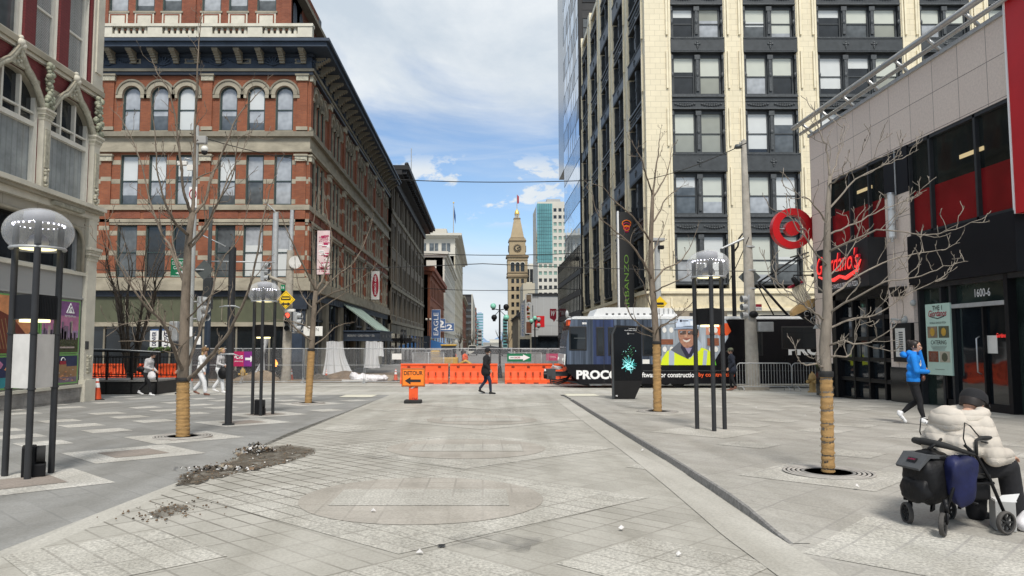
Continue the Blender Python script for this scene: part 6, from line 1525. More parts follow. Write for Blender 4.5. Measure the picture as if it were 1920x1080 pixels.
 u = MB(); u.box(XX(1090), Lx, .2, W-.2, .28, zb-.04, K['soft_black']); u.box(XX(1105), XX(1128), .05, .4, .1, zb-.05, K['galv']); u.prism([(XX(1062), zb+.03), (XX(1105), zb+.03), (XX(1108), .05), (XX(1092), .12)], .3, W-.3, K['charcoal']); u.build('underframe', t)
 for c_ in (XX(1215), XX(1272), 13.0, 14.8):
  m = MB(); m.cyl((c_, .15, .33), (c_, .30, .33), .33, K['soft_black'], n=20); m.cyl((c_, .12, .33), (c_, .16, .33), .10, K['charcoal'], n=12); m.cyl((c_, W-.3, .33), (c_, W-.15, .33), .33, K['soft_black'], n=20); m.build('wheel', t)
 m = MB(); m.box(XX(1195), XX(1292), .1, .3, .26, .42, K['soft_black'])
 for c_ in (XX(1200), XX(1243), XX(1288)): m.box(c_-.1, c_+.1, .08, .3, .15, .5, K['soft_black'])
 m.build('bogie', t)
 k = MB(); yc = W/2; zc = z(703)
 k.box(XX(1045), XX(1075), yc-.12, yc+.12, zc-.1, zc+.1, K['charcoal']); k.box(XX(1028), XX(1046), yc-.28, yc+.28, zc-.24, zc+.22, K['charcoal']); k.cyl((XX(1025), yc, zc+.12), (XX(1029), yc, zc+.12), .1, K['galv'], n=10)
 k.cyl((XX(1023), yc-.2, zc-.05), (XX(1029), yc-.2, zc-.05), .16, K['black_metal'], n=12)
 for i, rr in enumerate((.42, .34, .25)): k.tube([(XX(1034)+.03*i, yc-.3, zc-.1), (XX(1036), yc-.34, zc-rr*.9), (XX(1050), yc-.34, zc-rr*1.05), (XX(1066), yc-.3, zc-rr*.75), (XX(1074), yc-.2, zc-.05)], .035, K['soft_black'], 6)
 for i in range(6): k.tube([(XX(1036)+.05*i, yc-.25, zc+.2), (XX(1040)+.07*i, yc-.28, zc+.36-.03*i), (XX(1060), yc-.1, zc+.30)], .02, K['galv'], 5)
 k.build('coupler', t)
tram()
# dome lamps
K['lamp_grey'] = mk('pale lamp body', (.17,.17,.19), .6, .1, 3)
def dome_lamp():
 t = thing('dome_lamp', '', 'street lamp'); D = K['dark_pole']
 H = 3.10; tri = [(-.235, .12), (.0, -.27), (.235, .12)]
 for x, y in tri:
  p = MB(); p.cyl((x, y, 0), (x, y, 2.98), .038, D, n=14)
  for q in (1.02, 1.66): p.cyl((x, y, q), (x, y, q+.018), .048, D, n=14)
  p.build('pole', t)
 b = MB()
 for i in range(3):
  (xa, ya), (xb, yb) = tri[i], tri[(i+1) % 3]
  a, c = Vector((xa, ya)), Vector((xb, yb)); d = (c-a).normalized(); nrm = Vector((d.y, -d.x)); a = a+d*.04; c = c-d*.04
  b.quad((a.x, a.y, 1.84), (c.x, c.y, 1.84), (c.x, c.y, 2.12), (a.x, a.y, 2.12), K['black_metal'])
  if i != 0:
   for k in range(12): q = a.lerp(c, (k+.5)/12)+nrm*.012; b.box(q.x-.006, q.x+.006, q.y-.006, q.y+.006, 1.845, 2.115, K['black_metal'])
 b.slab([a for a in tri], 1.835, 1.84, K['grey_sign']); b.slab([a for a in tri], 2.12, 2.125, K['black_metal'])
 b.build('speaker_box', t)
 l = MB(); l.lathe([(.0, 1.80), (.16, 1.802), (.16, 1.834)], K['warm_lamp'], (0, -.01, 0), 18); l.build('down_light', t)
 r = MB(); r.lathe([(.30, 2.665), (.31, 2.68), (.30, 2.695), (.27, 2.695), (.265, 2.68), (.27, 2.665), (.30, 2.665)], K['galv'], n=40); r.build('rim', t)
 w = MB(); w.lathe([(0, 2.675), (.19, 2.675), (.20, 2.69)], K['warm_lamp'], n=24); w.build('lamp_disc', t)
 g = MB(); g.lathe([(.10, 2.70), (.115, 2.76), (.09, 2.83), (.03, 2.87), (.03, 2.955), (.27, 2.965), (.275, 2.985), (.12, 2.99), (0, 2.99)], K['lamp_grey'], n=28); o = g.build('lamp_body', t)
 e = MB()
 for i in range(26): an = 2*math.pi*i/26; e.ball((.272*math.cos(an), .272*math.sin(an), 2.965), .011, K['led'], 5)
 e.build('light_ring', o)
 c = MB(); c.lathe([(.15, 3.005), (.17, 3.05), (.16, 3.12), (.06, 3.15), (0, 3.15)], K['lamp_grey'], n=20); c.build('cap', t)
 dm = MB(); n = 14; prof = [(.383*math.cos(a), 2.885+.285*math.sin(a)) for a in [-.80+(.80+math.pi/2)*i/n for i in range(n)]] + [(.0, 3.17)]
 dm.lathe(prof, K['dome'], n=44, caps=False); dm.build('dome', t)
 return t
def place_lamps():
 a = dome_lamp(); g = G(57, 893); a.location = (g.x-.03, g.y, g.z); a.rotation_euler = (0, 0, rad(30)); a['label'] = 'dome lamp nearest the camera, with a pale blank panel between its poles'; a['group'] = 'three legged dome lamps'
 b = dup(a, G(1335, 806, .08), None, 'dome lamp on the right pavement in front of the tram', None, scale=1.02); b.rotation_euler = (0, 0, rad(-9))
 c = dup(a, G(491, 778), None, 'dome lamp with a box at its foot, beyond the dark bare pole', None, scale=1.0); c.rotation_euler = (0, 0, rad(10))
 for L_ in (a, c):
  m = MB(); m.rbox(-.05, .10, .16, .36, 0, .36, .02, K['black_metal']); m.rbox(.06, .20, .12, .34, 0, .16, .02, K['black_metal']); m.cyl((.10, .2, .26), (.19, .2, .26), .10, K['soft_black'], n=16)
  o = m.build('foot_box', L_)
  if L_ is a: o.matrix_local = T((-.02, -.30, 0))
  else: o.matrix_local = T((-.12, -.25, 0))
 p = MB(); tri = [(-.235, .12), (.0, -.27), (.235, .12)]
 for i in (0, 1):
  A, C = Vector(tri[i]), Vector(tri[i+1]); d = (C-A).normalized(); A = A+d*.044; C = C-d*.044
  p.quad((A.x, A.y, 1.03), (C.x, C.y, 1.03), (C.x, C.y, 1.66), (A.x, A.y, 1.66), K['frosted'])
 p.build('blank_panel', a)
K['frosted'] = mk('rust stained pale panel', (.60,.58,.545), .5, .12, 3)
place_lamps()
# poles and signals
def pole_thing(name, label, cat, u, v, Y=None, up=0):
 g = G(u, v, up) if Y is None else Vector((P(u, v, Y).x, Y, gz(Y))); return thing(name, label, cat, g), g
def signal_head(t, M, back=False, lit=None, name='signal_head'):
 """three lenses in a box; local -y is the way it faces"""
 m = MB(); c = K['charcoal'] if not back else K['galv']
 m.rbox(-.17, .17, 0, .2, 0, 1.0, .03, K['yellow_body'] if not back else K['galv'])
 for i in range(3):
  z = .17+i*.33
  m.tube([(0, -.0, z), (0, -.22, z)], .14, c, 14, caps=False); m.lathe([(.125, 0), (.125, .02)], K['red_lamp'] if lit == i else K['black'], n=14, M=T((0, -.02, z)) @ RX(rad(90)))
 return link(name, m.mesh(name), t, M)
K['yellow_body'] = mk('weathered signal housing', (.20,.195,.175), .6, .2, 4)
def poles():
 t, g = pole_thing('bare_pole', 'bare dark grey pole standing between the big tree and the dome lamp', 'pole', 428, 797)
 h = PZ(464, g.y)-g.z; m = MB(); m.cyl((0,0,0), (0,0,h), .072, K['dark_pole'], n=16); m.cyl((0,0,0), (0,0,.03), .12, K['dark_pole'], n=16); m.build('shaft', t)
 for q in (.39, .66): f = MB(); f.tube([(-.22, -.05, h*q), (-.1, -.08, h*q+.02), (.1, -.08, h*q+.02), (.22, -.03, h*q-.03)], .014, K['galv'], 5); f.cyl((0,0,h*q), (0,0,h*q+.04), .082, K['galv'], n=12); f.build('clamp', t)
 Y = 30.0; t, g = pole_thing('signal_pole', 'tall pale pole with cameras and a green direction sign behind the big tree', 'signal pole', 350, 700, Y)
 z = lambda v: PZ(v, Y)-g.z; X = lambda u: P(u, 500, Y).x-g.x
 m = MB(); m.cyl((0,0,0), (.12,0,z(236)), .19, K['grey_paint'], .10, n=14); m.cyl((0,0,0), (0,0,.35), .30, K['grey_paint'], .24, n=14); m.build('shaft', t)
 c = MB(); c.tube([(.1,0,z(262)), (.45,-.1,z(258)), (.5,-.1,z(272))], .04, K['galv'], 6); c.ball((.5,-.1,z(281)), .15, K['off_white'], 10); c.ball((.5,-.1,z(286)), .13, K['black'], 10); c.rbox(.15, .55, -.15, .1, z(270), z(256), .03, K['far_grey']); c.build('camera', t)
 c = MB(); c.rbox(-.6, -.2, -.15, .05, z(311), z(303), .03, K['off_white'], M=None); c.tube([(0,0,z(300)), (-.3,-.05,z(297)), (-.4,-.05,z(304))], .03, K['galv'], 5); c.box(-.12, .12, -.3, -.2, z(322), z(312), K['off_white']); c.build('camera', t)
 s = MB(); zc = z(372); s.box(-.02, .30, -.26, -.24, zc-.42, zc+.42, K['white']); s.tube([(.14+.13*math.cos(a*.4), -.27, zc+.12+.20*math.sin(a*.4)) for a in range(16)], .022, K['deep_red'], 5, closed=True); s.box(.11, .17, -.268, -.262, zc+.0, zc+.24, K['black']); s.build('turn_sign', t)
 s = MB(); x0, x1, z0, z1 = X(327), X(362), z(521), z(486); s.box(x0, x1, -.36, -.33, z0, z1, K['green_sign']); s.box(x0+.03, x1-.03, -.364, -.3605, z1-.05, z1-.03, K['white']); s.box(x0+.03, x1-.03, -.364, -.3605, z0+.03, z0+.05, K['white'])
 s.text('CONVENTION', (x0+x1)/2, z1-.2, (x1-x0)*.86, .13, -.365, K['white'], bold=.01); s.text('CENTER', (x0+x1)/2, z1-.38, (x1-x0)*.7, .13, -.365, K['white'], bold=.01); s.prism([((x0+x1)/2-.18, z0+.16), ((x0+x1)/2+.1, z0+.06), ((x0+x1)/2+.1, z0+.26)], -.366, -.3605, K['white']); s.build('direction_sign', t)
 s = MB(); zc = z(505); s.prism([(.1, zc), (.5, zc+.42), (.90, zc), (.5, zc-.42)], .2, .22, K['grey_sign']); s.tube([(.1,.1,zc), (.5,.2,zc)], .03, K['galv'], 4); s.build('sign_back', t)
 signal_head(t, T((.65, -.1, z(603))) @ RZ(rad(70)), True); a = MB(); a.tube([(.1,0,z(598)), (.6,-.05,z(598))], .04, K['galv'], 5); a.tube([(.1,0,z(566)), (.6,-.05,z(566))], .04, K['galv'], 5); a.build('bracket', t)
 s = MB(); s.rbox(X(328), X(343), -.4, -.1, z(640), z(603), .04, K['galv']); s.build('walk_signal', t)
 s = MB(); s.box(X(358), X(371), -.4, -.38, z(631), z(613), K['white']); s.text('ON', X(364), z(618), .2, .1, -.386, K['black']); s.text('SIGNAL', X(364), z(626), .22, .08, -.386, K['black']); s.build('sign_plate', t)
 s = MB(); s.box(X(375), X(386), -.34, -.32, z(646), z(631), K['white']); s.text('NO PARK', X(380), z(635), .2, .07, -.326, K['deep_red']); s.box(X(377), X(384), -.326, -.3205, z(643), z(639), K['deep_red']); s.build('sign_plate', t)
 t, g = pole_thing('signal_pole', 'slim blue grey pole between the pale camera pole and the bare dark pole', 'signal pole', 387, 700, 33.0)
 z = lambda v: PZ(v, 33)-g.z; m = MB(); m.cyl((0,0,0), (0,0,z(388)), .085, K['grey_sign'], n=10); m.cyl((0,0,z(700)), (0,0,z(520)), .13, K['slate_blue'], n=12); m.build('shaft', t)
 a = MB(); a.tube([(-.2,0,z(490)), (2.9,0,z(492))], .035, K['galv'], 5); a.tube([(-.4,0,z(440)), (.7,0,z(462))], .03, K['galv'], 5); a.build('arm', t); s = MB(); s.rbox(-.2, .18, -.2, .1, z(580), z(520), .04, K['charcoal']); s.build('box', t)
 Y = 38.9; t, g = pole_thing('signal_pole', 'concrete corner signal pole with red light, orange hand and yellow tram sign', 'signal pole', 520, 700, Y); z = lambda v: PZ(v, Y)-g.z; X = lambda u: P(u, 560, Y).x-g.x; xa = X(543)
 m = MB(); m.cyl((xa-.12,0,0), (xa,0,z(470)), .26, K['concrete_pole'], .18, n=14); m.cyl((xa,0,z(470)), (xa+.05,0,z(394)), .14, K['galv'], .10, n=12); m.cyl((X(514),0,z(545)), (X(514),0,z(398)), .17, K['galv'], .15, n=12); m.build('shaft', t)
 a = MB(); a.cyl((xa,0,z(533)), (X(507),-.3,z(520)), .11, K['concrete_pole'], .08, n=10); a.build('mast_arm', t); a = MB(); a.cyl((X(514),0,z(398)), (X(495),-.2,z(380)), .04, K['galv'], n=6); a.build('lamp_arm', t)
 signal_head(t, T((X(500), -.3, z(528))) @ RZ(rad(75)), True)
 signal_head(t, T((X(545), -.5, z(622))), False, 2); signal_head(t, T((X(562), -.3, z(622))) @ RZ(rad(80)), True)
 s = MB(); zc = z(563); d = z(546)-zc; x = X(541); s.prism([(x-d, zc), (x, zc+d), (x+d, zc), (x, zc-d)], -.52, -.49, K['yellow_sign']); s.prism([(x-d*.86, zc), (x, zc+d*.86), (x+d*.86, zc), (x, zc-d*.86)], -.523, -.52, K['black']); s.prism([(x-d*.81, zc), (x, zc+d*.81), (x+d*.81, zc), (x, zc-d*.81)], -.526, -.523, K['yellow_sign'])
 s.rbox(x-d*.52, x+d*.52, -.54, -.527, zc-.02, zc+.12, .01, K['black']); s.box(x-d*.4, x+d*.4, -.545, -.5405, zc+.04, zc+.09, K['yellow_sign']); s.box(x-.2, x+.2, -.54, -.527, zc+.15, zc+.18, K['black']); s.prism([(x-.24, zc-.22), (x-.1, zc-.12), (x-.1, zc-.18), (x+.1, zc-.18), (x+.1, zc-.12), (x+.24, zc-.22), (x+.1, zc-.32), (x+.1, zc-.26), (x-.1, zc-.26), (x-.1, zc-.32)], -.54, -.527, K['black']); s.build('tram_sign', t)
 s = MB(); s.rbox(X(518), X(534), -.45, -.2, z(691), z(671), .03, K['black_metal']); hx, hz = X(523), z(681)
 s.box(hx-.10, hx+.08, -.47, -.451, hz-.16, hz+.04, K['hand_lamp'])
 for i in range(4): s.box(hx-.10+i*.05, hx-.065+i*.05, -.47, -.451, hz+.045, hz+(.16, .2, .19, .13)[i], K['hand_lamp'])
 s.box(hx+.085, hx+.13, -.47, -.451, hz-.08, hz+.05, K['hand_lamp']); s.build('walk_signal', t)
 s = MB(); s.rbox(X(538), X(556), -.4, -.1, z(585), z(580), .02, K['off_white']); s.build('camera', t); s = MB(); s.box(X(527), X(535), -.12, -.1, z(545), z(534), K['green_sign']); s.text('16', X(531), z(539), .14, .14, -.125, K['white']); s.build('street_sign', t)
 d = MB(); d.lathe([(.02, .1), (.20, .06), (.33, 0), (.33, -.02)], K['off_white'], n=20, M=T((X(555), -.3, z(493))) @ RX(rad(-80))); d.tube([(X(543), 0, z(496)), (X(555), -.22, z(494))], .03, K['galv'], 5); d.build('dish', t)
 s = MB(); s.rbox(X(570), X(606), -.05, .0, z(630), z(612), .02, K['off_white']); s.text('TRAIN', X(588), z(618), .6, .16, -.055, K['grey_sign']); s.tube([(xa,0,z(624)), (X(571),-.02,z(624))], .03, K['galv'], 4); s.build('sign_plate', t)
 g = G(1412, 731); Y = g.y; t = thing('concrete_pole', 'thick pale concrete pole on a square base, carrying signals before the black tram', 'signal pole', g); z = lambda v: PZ(v, Y)-g.z; X = lambda u: P(u, 550, Y).x-g.x
 m = MB(); m.cyl((0,0,.15), (-.12,0,z(264)), .275, K['concrete_pole2'], .105, n=18); m.build('shaft', t); bq = MB(); bq.rbox(-.50, .50, -.45, .45, -.05, .20, .03, K['concrete_pole']); bq.build('base_block', t)
 l = MB(); l.tube([(-.12,0,z(268)), (-.3,0,z(268))], .03, K['galv'], 6); l.lathe([(.12,.08),(.14,.02),(.17,-.06),(.0,-.07)], K['grey_sign'], (X(1391),0,z(275)), 12); l.box(-.14, -.08, -.08, .08, z(284), z(262), K['galv']); l.build('lamp_head', t)
 s = MB(); zc = z(519); x = X(1409); d = .46; s.prism([(x-d, zc), (x, zc+d), (x+d, zc), (x, zc-d)], .16, .18, K['grey_sign']); s.build('sign_back', t)
 b = MB();
 for v in (463, 507, 541): b.cyl((X(1407),0,z(v)-.03), (X(1407),0,z(v)+.03), .22, K['galv'], n=16)
 b.build('strap', t)
 signal_head(t, T((X(1398), -.05, z(599))) @ RZ(rad(-80)), True); s = MB(); s.rbox(X(1415), X(1443), -.35, -.05, z(622), z(604), .03, K['galv']); s.build('walk_signal', t)
 s = MB(); s.box(X(1411), X(1422), -.32, -.30, z(583), z(571), K['white']); s.box(X(1411), X(1422), -.326, -.3205, z(576), z(571), K['deep_red']); s.text('NO TURN', X(1416.5), z(579.5), .2, .07, -.325, K['black']); s.build('sign_plate', t)
 s = MB(); s.ball((X(1407), -.3, z(590)), .16, K['black_metal'], 10, sc=(1.2,.7,.9)); s.build('speaker', t)
 a = MB(); a.cyl((X(1406),0,z(443)), (X(1353),-.1,z(467)), .06, K['galv'], .04, n=8); a.cyl((X(1353),-.1,z(467)), (X(1354),-.1,z(475)), .06, K['charcoal'], n=8); a.build('arm', t)
 Y = 36.5; t, g = pole_thing('lamp_post', 'thin black lamp post with curved bracket behind the concrete pole', 'lamp post', 1380, 700, Y); z = lambda v: PZ(v, Y)-g.z
 m = MB(); m.cyl((0,0,0), (0,0,z(457)), .11, K['black_metal'], .09, n=10); m.build('shaft', t); a = MB(); a.tube([(0,0,z(475)), (.25,0,z(462)), (.32,0,z(447)), (.5,0,z(438)), (.66,0,z(440)), (.66,0,z(456))], .045, K['black_metal'], 6); a.cyl((.66,0,z(456)), (.66,0,z(462)), .10, K['black_metal'], .05, n=8); a.build('bracket', t)
 Y = 40.5; t, g = pole_thing('street_light', 'grey box headed street light against the corner of the cream block', 'street light', 1236, 690, Y); z = lambda v: PZ(v, Y)-g.z
 m = MB(); m.cyl((0,0,0), (0,0,z(452)), .22, K['grey_paint'], .15, n=12); m.build('shaft', t); l = MB(); l.rbox(-.3, .38, -.3, .3, z(453), z(447), .04, K['far_grey']); l.rbox(.0, .32, -.3, -.05, z(468), z(461), .03, K['black_metal']); l.build('lamp_head', t)
 Y = 36.9; t, g = pole_thing('warning_sign', 'yellow diamond tram warning sign rising behind the tram roof', 'sign', 1240, 700, Y); z = lambda v: PZ(v, Y)-g.z; zc = z(569); d = .36
 m = MB(); m.cyl((0,.05,0), (0,.05,zc+.1), .045, K['galv'], n=8); m.build('post', t); s = MB(); s.prism([(-d, zc), (0, zc+d), (d, zc), (0, zc-d)], -.02, .0, K['yellow_sign']); s.rbox(-.17, .17, -.035, -.021, zc-.06, zc+.05, .01, K['black']); s.box(-.2, .2, -.03, -.021, zc-.15, zc-.12, K['black']); s.build('plate', t)
K['concrete_pole2'] = mk('grey brown concrete pole', (.36,.335,.29), .85, .2, 4, .3, 40)
poles()
def overhead():
 def wire(pts, r, label):
  o = thing('overhead_wire', label, 'wire', pts[0], 0, 'overhead wires over the crossing'); m = MB(); q = []
  for a, b in zip(pts, pts[1:]):
   a = Vector(a); b = Vector(b)
   for i in range(13): f = i/12; p = a.lerp(b, f); p.z -= (b-a).length*.012*4*f*(1-f); q.append(p-Vector(pts[0]))
  m.tube(q, r, K['black'], 4); m.build('cable', o)
 wire([P(728, 336, 60), P(1108, 338, 60)], .035, 'thick sagging cable high across the street below the small clouds')
 wire([P(780, 474, 75), P(1096, 474, 64)], .035, 'level cable crossing at the height of the tower clock'); wire([P(790, 540, 110), P(1070, 540, 90)], .04, 'lower thin cable crossing in front of the tower belfry')
 wire([(-26, 33.2, 5.0), (0, 33.2, 5.0), (30, 33.2, 5.0)], .018, 'tram contact wire running along the cross street')
 wire([P(356, 250, 30), P(575, 300, 44)], .02, 'service wire from the camera pole to the brick corner'); wire([P(1400, 268, 29.5), P(1215, 336, 44)], .02, 'service wire from the concrete pole to the cream corner')
 wire([P(1404, 445, 29.6), P(1360, 540, 36)], .02, 'short slanting stay below the mast arm on the concrete pole')
overhead()
# bare trees
def branch(mb, pts, r0, r1, rnd, n=7, wob=.0, mat=None, sub=4):
 """a limb through control points, smoothly bent; returns its samples"""
 pts = [Vector(p) for p in pts]; out = []
 for i in range(len(pts)-1):
  p0 = pts[max(0, i-1)]; p1 = pts[i]; p2 = pts[i+1]; p3 = pts[min(len(pts)-1, i+2)]
  for k in range(sub):
   f = k/sub
   q = .5*((2*p1)+(p2-p0)*f+(2*p0-5*p1+4*p2-p3)*f*f+(3*p1-p0-3*p2+p3)*f**3)
   if wob and (i or k): q = q+Vector((rnd.uniform(-wob, wob), rnd.uniform(-wob, wob), rnd.uniform(-wob, wob)))
   out.append(q)
 out.append(pts[-1]); m = len(out)
 rr = [r0+(r1-r0)*(i/(m-1))**.8 for i in range(m)]
 mb.tube(out, rr, mat or K['bark'], n); return out, rr
def twigs(mb, out, rr, rnd, depth, dens, length, mat, up=.5, curl=.35, start=.15, buds=0.0):
 m = len(out); tot = sum((out[i+1]-out[i]).length for i in range(m-1)); cnt = max(1, int(tot*dens))
 for c in range(cnt):
  f = start+(1-start)*(c+rnd.random())/cnt; i = min(m-2, int(f*(m-1))); p = out[i].lerp(out[i+1], f*(m-1)-i) if i < m-1 else out[-1]
  d = (out[i+1]-out[i]).normalized(); a = rnd.uniform(0, 6.283); e = d.orthogonal().normalized(); e = (e*math.cos(a)+d.cross(e)*math.sin(a))
  v = (d*rnd.uniform(.35, .9)+e*rnd.uniform(.5, 1.0)+Vector((0,0,up*rnd.uniform(.3, 1)))).normalized()
  L = length*rnd.uniform(.45, 1.15)*(1-.45*f); r = min(rr[i]*.55, .012*(depth+.6)); q = p; pts = [p]; k = 5
  for s in range(k):
   v = (v+Vector((rnd.uniform(-curl, curl), rnd.uniform(-curl, curl), rnd.uniform(-.10, curl+.05)))).normalized(); q = q+v*(L/k); pts.append(q)
  rs = [max(.0040, r*(1-.75*s/k)) for s in range(k+1)]
  mb.tube(pts, rs, mat, 4 if depth else 3)
  if buds and rnd.random() < buds: mb.ball(pts[-1], .009, K['bark_dark'], 4, sc=(1,1,1.8))
  if depth > 0: twigs(mb, pts, rs, rnd, depth-1, dens*1.55, length*.52, mat, up, curl, .25, buds)
def lean_of(tr, z1):
 a, b = tr[0][0], tr[1][0]; return (b.x-a.x)*min(1.0, z1/max(.1, b.z-a.z))
def tree(name, label, base, trunk, limbs, wraps, seed, cat='tree', mat='bark', tw=(1, 2.1, .75), buds=.2, group=None, grate=True, twm=None):
 """trunk: world points with radii; limbs: lists of (points, r0, r1)"""
 rnd = random.Random(seed); t = thing(name, label, cat, base, 0, group); B = Vector(base); rel = lambda ps: [Vector(p)-B for p in ps]
 m = MB(); m.tube(rel([p for p, r in trunk]), [r for p, r in trunk], K[mat], 12); m.build('trunk', t)
 c = MB()
 for pts, r0, r1 in limbs:
  o, rr = branch(c, rel(pts), r0*.84, r1*.6, rnd, 7, .012, K[mat])
  twigs(c, o, rr, rnd, tw[0], tw[1], tw[2], K[twm or mat], buds=buds)
 c.build('crown', t)
 if wraps:
  w = MB(); z0, z1, ra, rb, lean = wraps; lean = lean_of(trunk, z1); n = 44
  prof = [(ra+(rb-ra)*i/n+.006*math.sin(i*2.2)+.006*(i % 2), z0+(z1-z0)*i/n) for i in range(n+1)]
  vs = []
  for r, z in prof:
   for i in range(14): a = 2*math.pi*i/14; q = r*.94+.0035*((z*5.5-i/14) % 1)+rnd.uniform(-.0025, .0025); vs.append((q*math.cos(a)+lean*z/z1, q*math.sin(a), z+rnd.uniform(-.006, .006)))
  w.add(vs, [(k*14+i, k*14+(i+1) % 14, (k+1)*14+(i+1) % 14, (k+1)*14+i) for k in range(n) for i in range(14)], K['burlap'], True); w.add(vs[-14:], [tuple(range(14))], K['burlap'])
  w.build('burlap_wrap', t)
  s = MB()
  hel = [((ra+(rb-ra)*i/80+.014)*math.cos(i*.42)+lean*(z0+(z1-z0)*i/80)/z1, (ra+(rb-ra)*i/80+.014)*math.sin(i*.42), z0+.03+(z1-z0-.1)*i/80) for i in range(81)]
  s.tube(hel, .0018, K['bark'], 4); s.build('twine', t)
  s = MB(); s.lathe([(rb+.012, z1-.03), (rb+.016, z1), (rb+.014, z1+.035), (rb-.01, z1+.04)], K['soft_black'], (lean, 0, 0), 14); s.build('tie', t)
 if grate:
  g = thing('tree_grate', 'round slotted iron grate around the foot of ' + grate, 'tree grate', B)
  a = MB(); a.lathe([(.0, .0135), (.24, .0135)], K['soft_black'], n=28)
  for r in (.27, .32, .37, .42, .47): a.lathe([(r-.017, .014), (r-.017, .019), (r+.017, .019), (r+.017, .014)], K['kerb_stone'] if r < .3 else K['rust_iron'], n=36)
  a.build('ring', g)
 return t
K['rust_iron'] = mk('worn grey iron', (.36,.34,.31), .8, .25, 8)
def TP(pts, Y0, sc=1.0):
 return [P(p[0], p[1], Y0+(p[2] if len(p) > 2 else 0)*sc) for p in pts]
def big_left():
 g = G(343, 819); Y = g.y; px = Y/F
 tr = [(g+Vector((0,0,-.05)), 10.5*px), (P(343, 712, Y), 10.5*px), (P(345, 640, Y), 9.5*px), (P(348, 560, Y), 8.5*px), (P(352, 470, Y), 7*px), (P(356, 430, Y), 6.2*px), (P(361, 398, Y), 5.5*px)]
 L = [ ([(361,400),(364,350,.1),(366,250,.2),(368,170,.1),(373,80,.1),(376,30,.1)], 5, 1.0), ([(361,402),(347,370,-.2),(340,320,-.4),(334,260,-.5),(318,175,-.6),(296,140,-.7),(286,112,-.7)], 4.2, .9),
   ([(361,402),(382,380,.3),(398,330,.5),(420,280,.7),(445,220,.8),(478,180,1),(500,160,1)], 4.4, .9), ([(355,440),(330,420,-.5),(312,385,-.8),(296,330,-1),(290,250,-1.1),(280,180,-1.2)], 4, .8),
   ([(352,470),(378,440,.4),(400,400,.6),(430,330,.9),(455,280,1.1),(470,240,1.2)], 3.8, .8), ([(350,545),(322,470,.3),(300,430,.5),(282,380,.6),(265,310,.7),(238,240,.8),(205,200,.8)], 4, .8),
   ([(346,700),(327,660,-.4),(310,610,-.8),(270,570,-1.2),(230,510,-1.5),(205,450,-1.6),(196,400,-1.6)], 4.6, .9), ([(346,690),(322,640,.5),(300,600,.8),(250,530,1.1),(215,478,1.2)], 3.4, .7),
   ([(352,712),(372,694,-.3),(400,662,-.7),(430,620,-1),(460,560,-1.3),(478,500,-1.4),(490,430,-1.5),(505,360,-1.5),(520,325,-1.5)], 5.2, .9), ([(350,690),(368,640,.4),(385,590,.8),(400,540,1),(415,490,1.2),(452,440,1.3),(470,360,1.4)], 4.2, .8),
   ([(348,660),(330,615,.2),(280,600,.2),(240,607,.2),(200,604,.2)], 2.4, .7), ([(347,650),(300,640,-.6),(260,640,-.8),(222,640,-.9)], 2.2, .7), ([(350,600),(378,570,-.5),(405,545,-.6),(425,520,-.7)], 2.4, .6),
   ([(351,520),(330,480,.9),(322,430,1.2),(320,360,1.3),(316,290,1.3)], 2.8, .7), ([(353,460),(380,430,-.8),(408,380,-1.2),(436,330,-1.4),(448,260,-1.5),(480,255,-1.5)], 3, .6) ]
 limbs = [(TP(p, Y), a*px, b*px) for p, a, b in L]
 zt = PZ(712, Y)-g.z
 tree('street_tree', 'large bare tree with burlap wrapped trunk on the left pavement, before the brick block', g, tr, limbs, (0, zt, 12.5*px, 11.5*px, .02), 3, tw=(2, 3.0, .62), grate='the large left tree', group='bare trees with burlap wrapped trunks')
big_left()
def left_small():
 g = G(578, 756); Y = g.y; px = Y/F
 tr = [(g, 6*px), (P(584, 655, Y), 5.5*px), (P(588, 590, Y), 5*px), (P(592, 545, Y), 4*px)]
 L = [ ([(592,546),(580,520,-.3),(565,490,-.6),(548,455,-.9),(536,425,-1),(522,395,-1),(500,410,-1)], 3, .7), ([(592,546),(606,520,.3),(616,480,.5),(622,440,.6),(612,400,.7),(608,360,.7)], 3, .7), ([(590,560),(612,535,.4),(640,510,.8),(665,490,1),(690,440,1.2),(700,400,1.2)], 2.8, .7),
   ([(590,570),(622,550,-.4),(650,540,-.7),(680,520,-1),(705,500,-1)], 2.3, .6), ([(588,600),(600,580,.3),(630,560,.4),(655,545,.5)], 2, .6), ([(586,640),(565,625,-.3),(540,600,-.6),(520,560,-.8),(505,540,-.9)], 2.6, .6), ([(586,650),(610,632,.3),(632,612,.5),(655,605,.6)], 2.2, .6),
   ([(592,546),(590,500,.2),(586,450,.2),(590,400,.1),(598,350,.1)], 2.6, .6), ([(590,580),(570,560,.6),(556,520,.9),(552,480,1)], 2, .6), ([(588,620),(560,606,.4),(520,600,.6),(490,604,.7)], 1.8, .5) ]
 limbs = [(TP(p, Y), a*px, b*px) for p, a, b in L]
 tree('street_tree', 'smaller bare tree with wrapped trunk left of the detour sign, before the plastic sheeting', g, tr, limbs, (0, PZ(656, Y)-g.z, 6.8*px, 6.8*px, .10), 5, tw=(2, 2.6, .6), grate='the smaller left tree', group='bare trees with burlap wrapped trunks')
left_small()
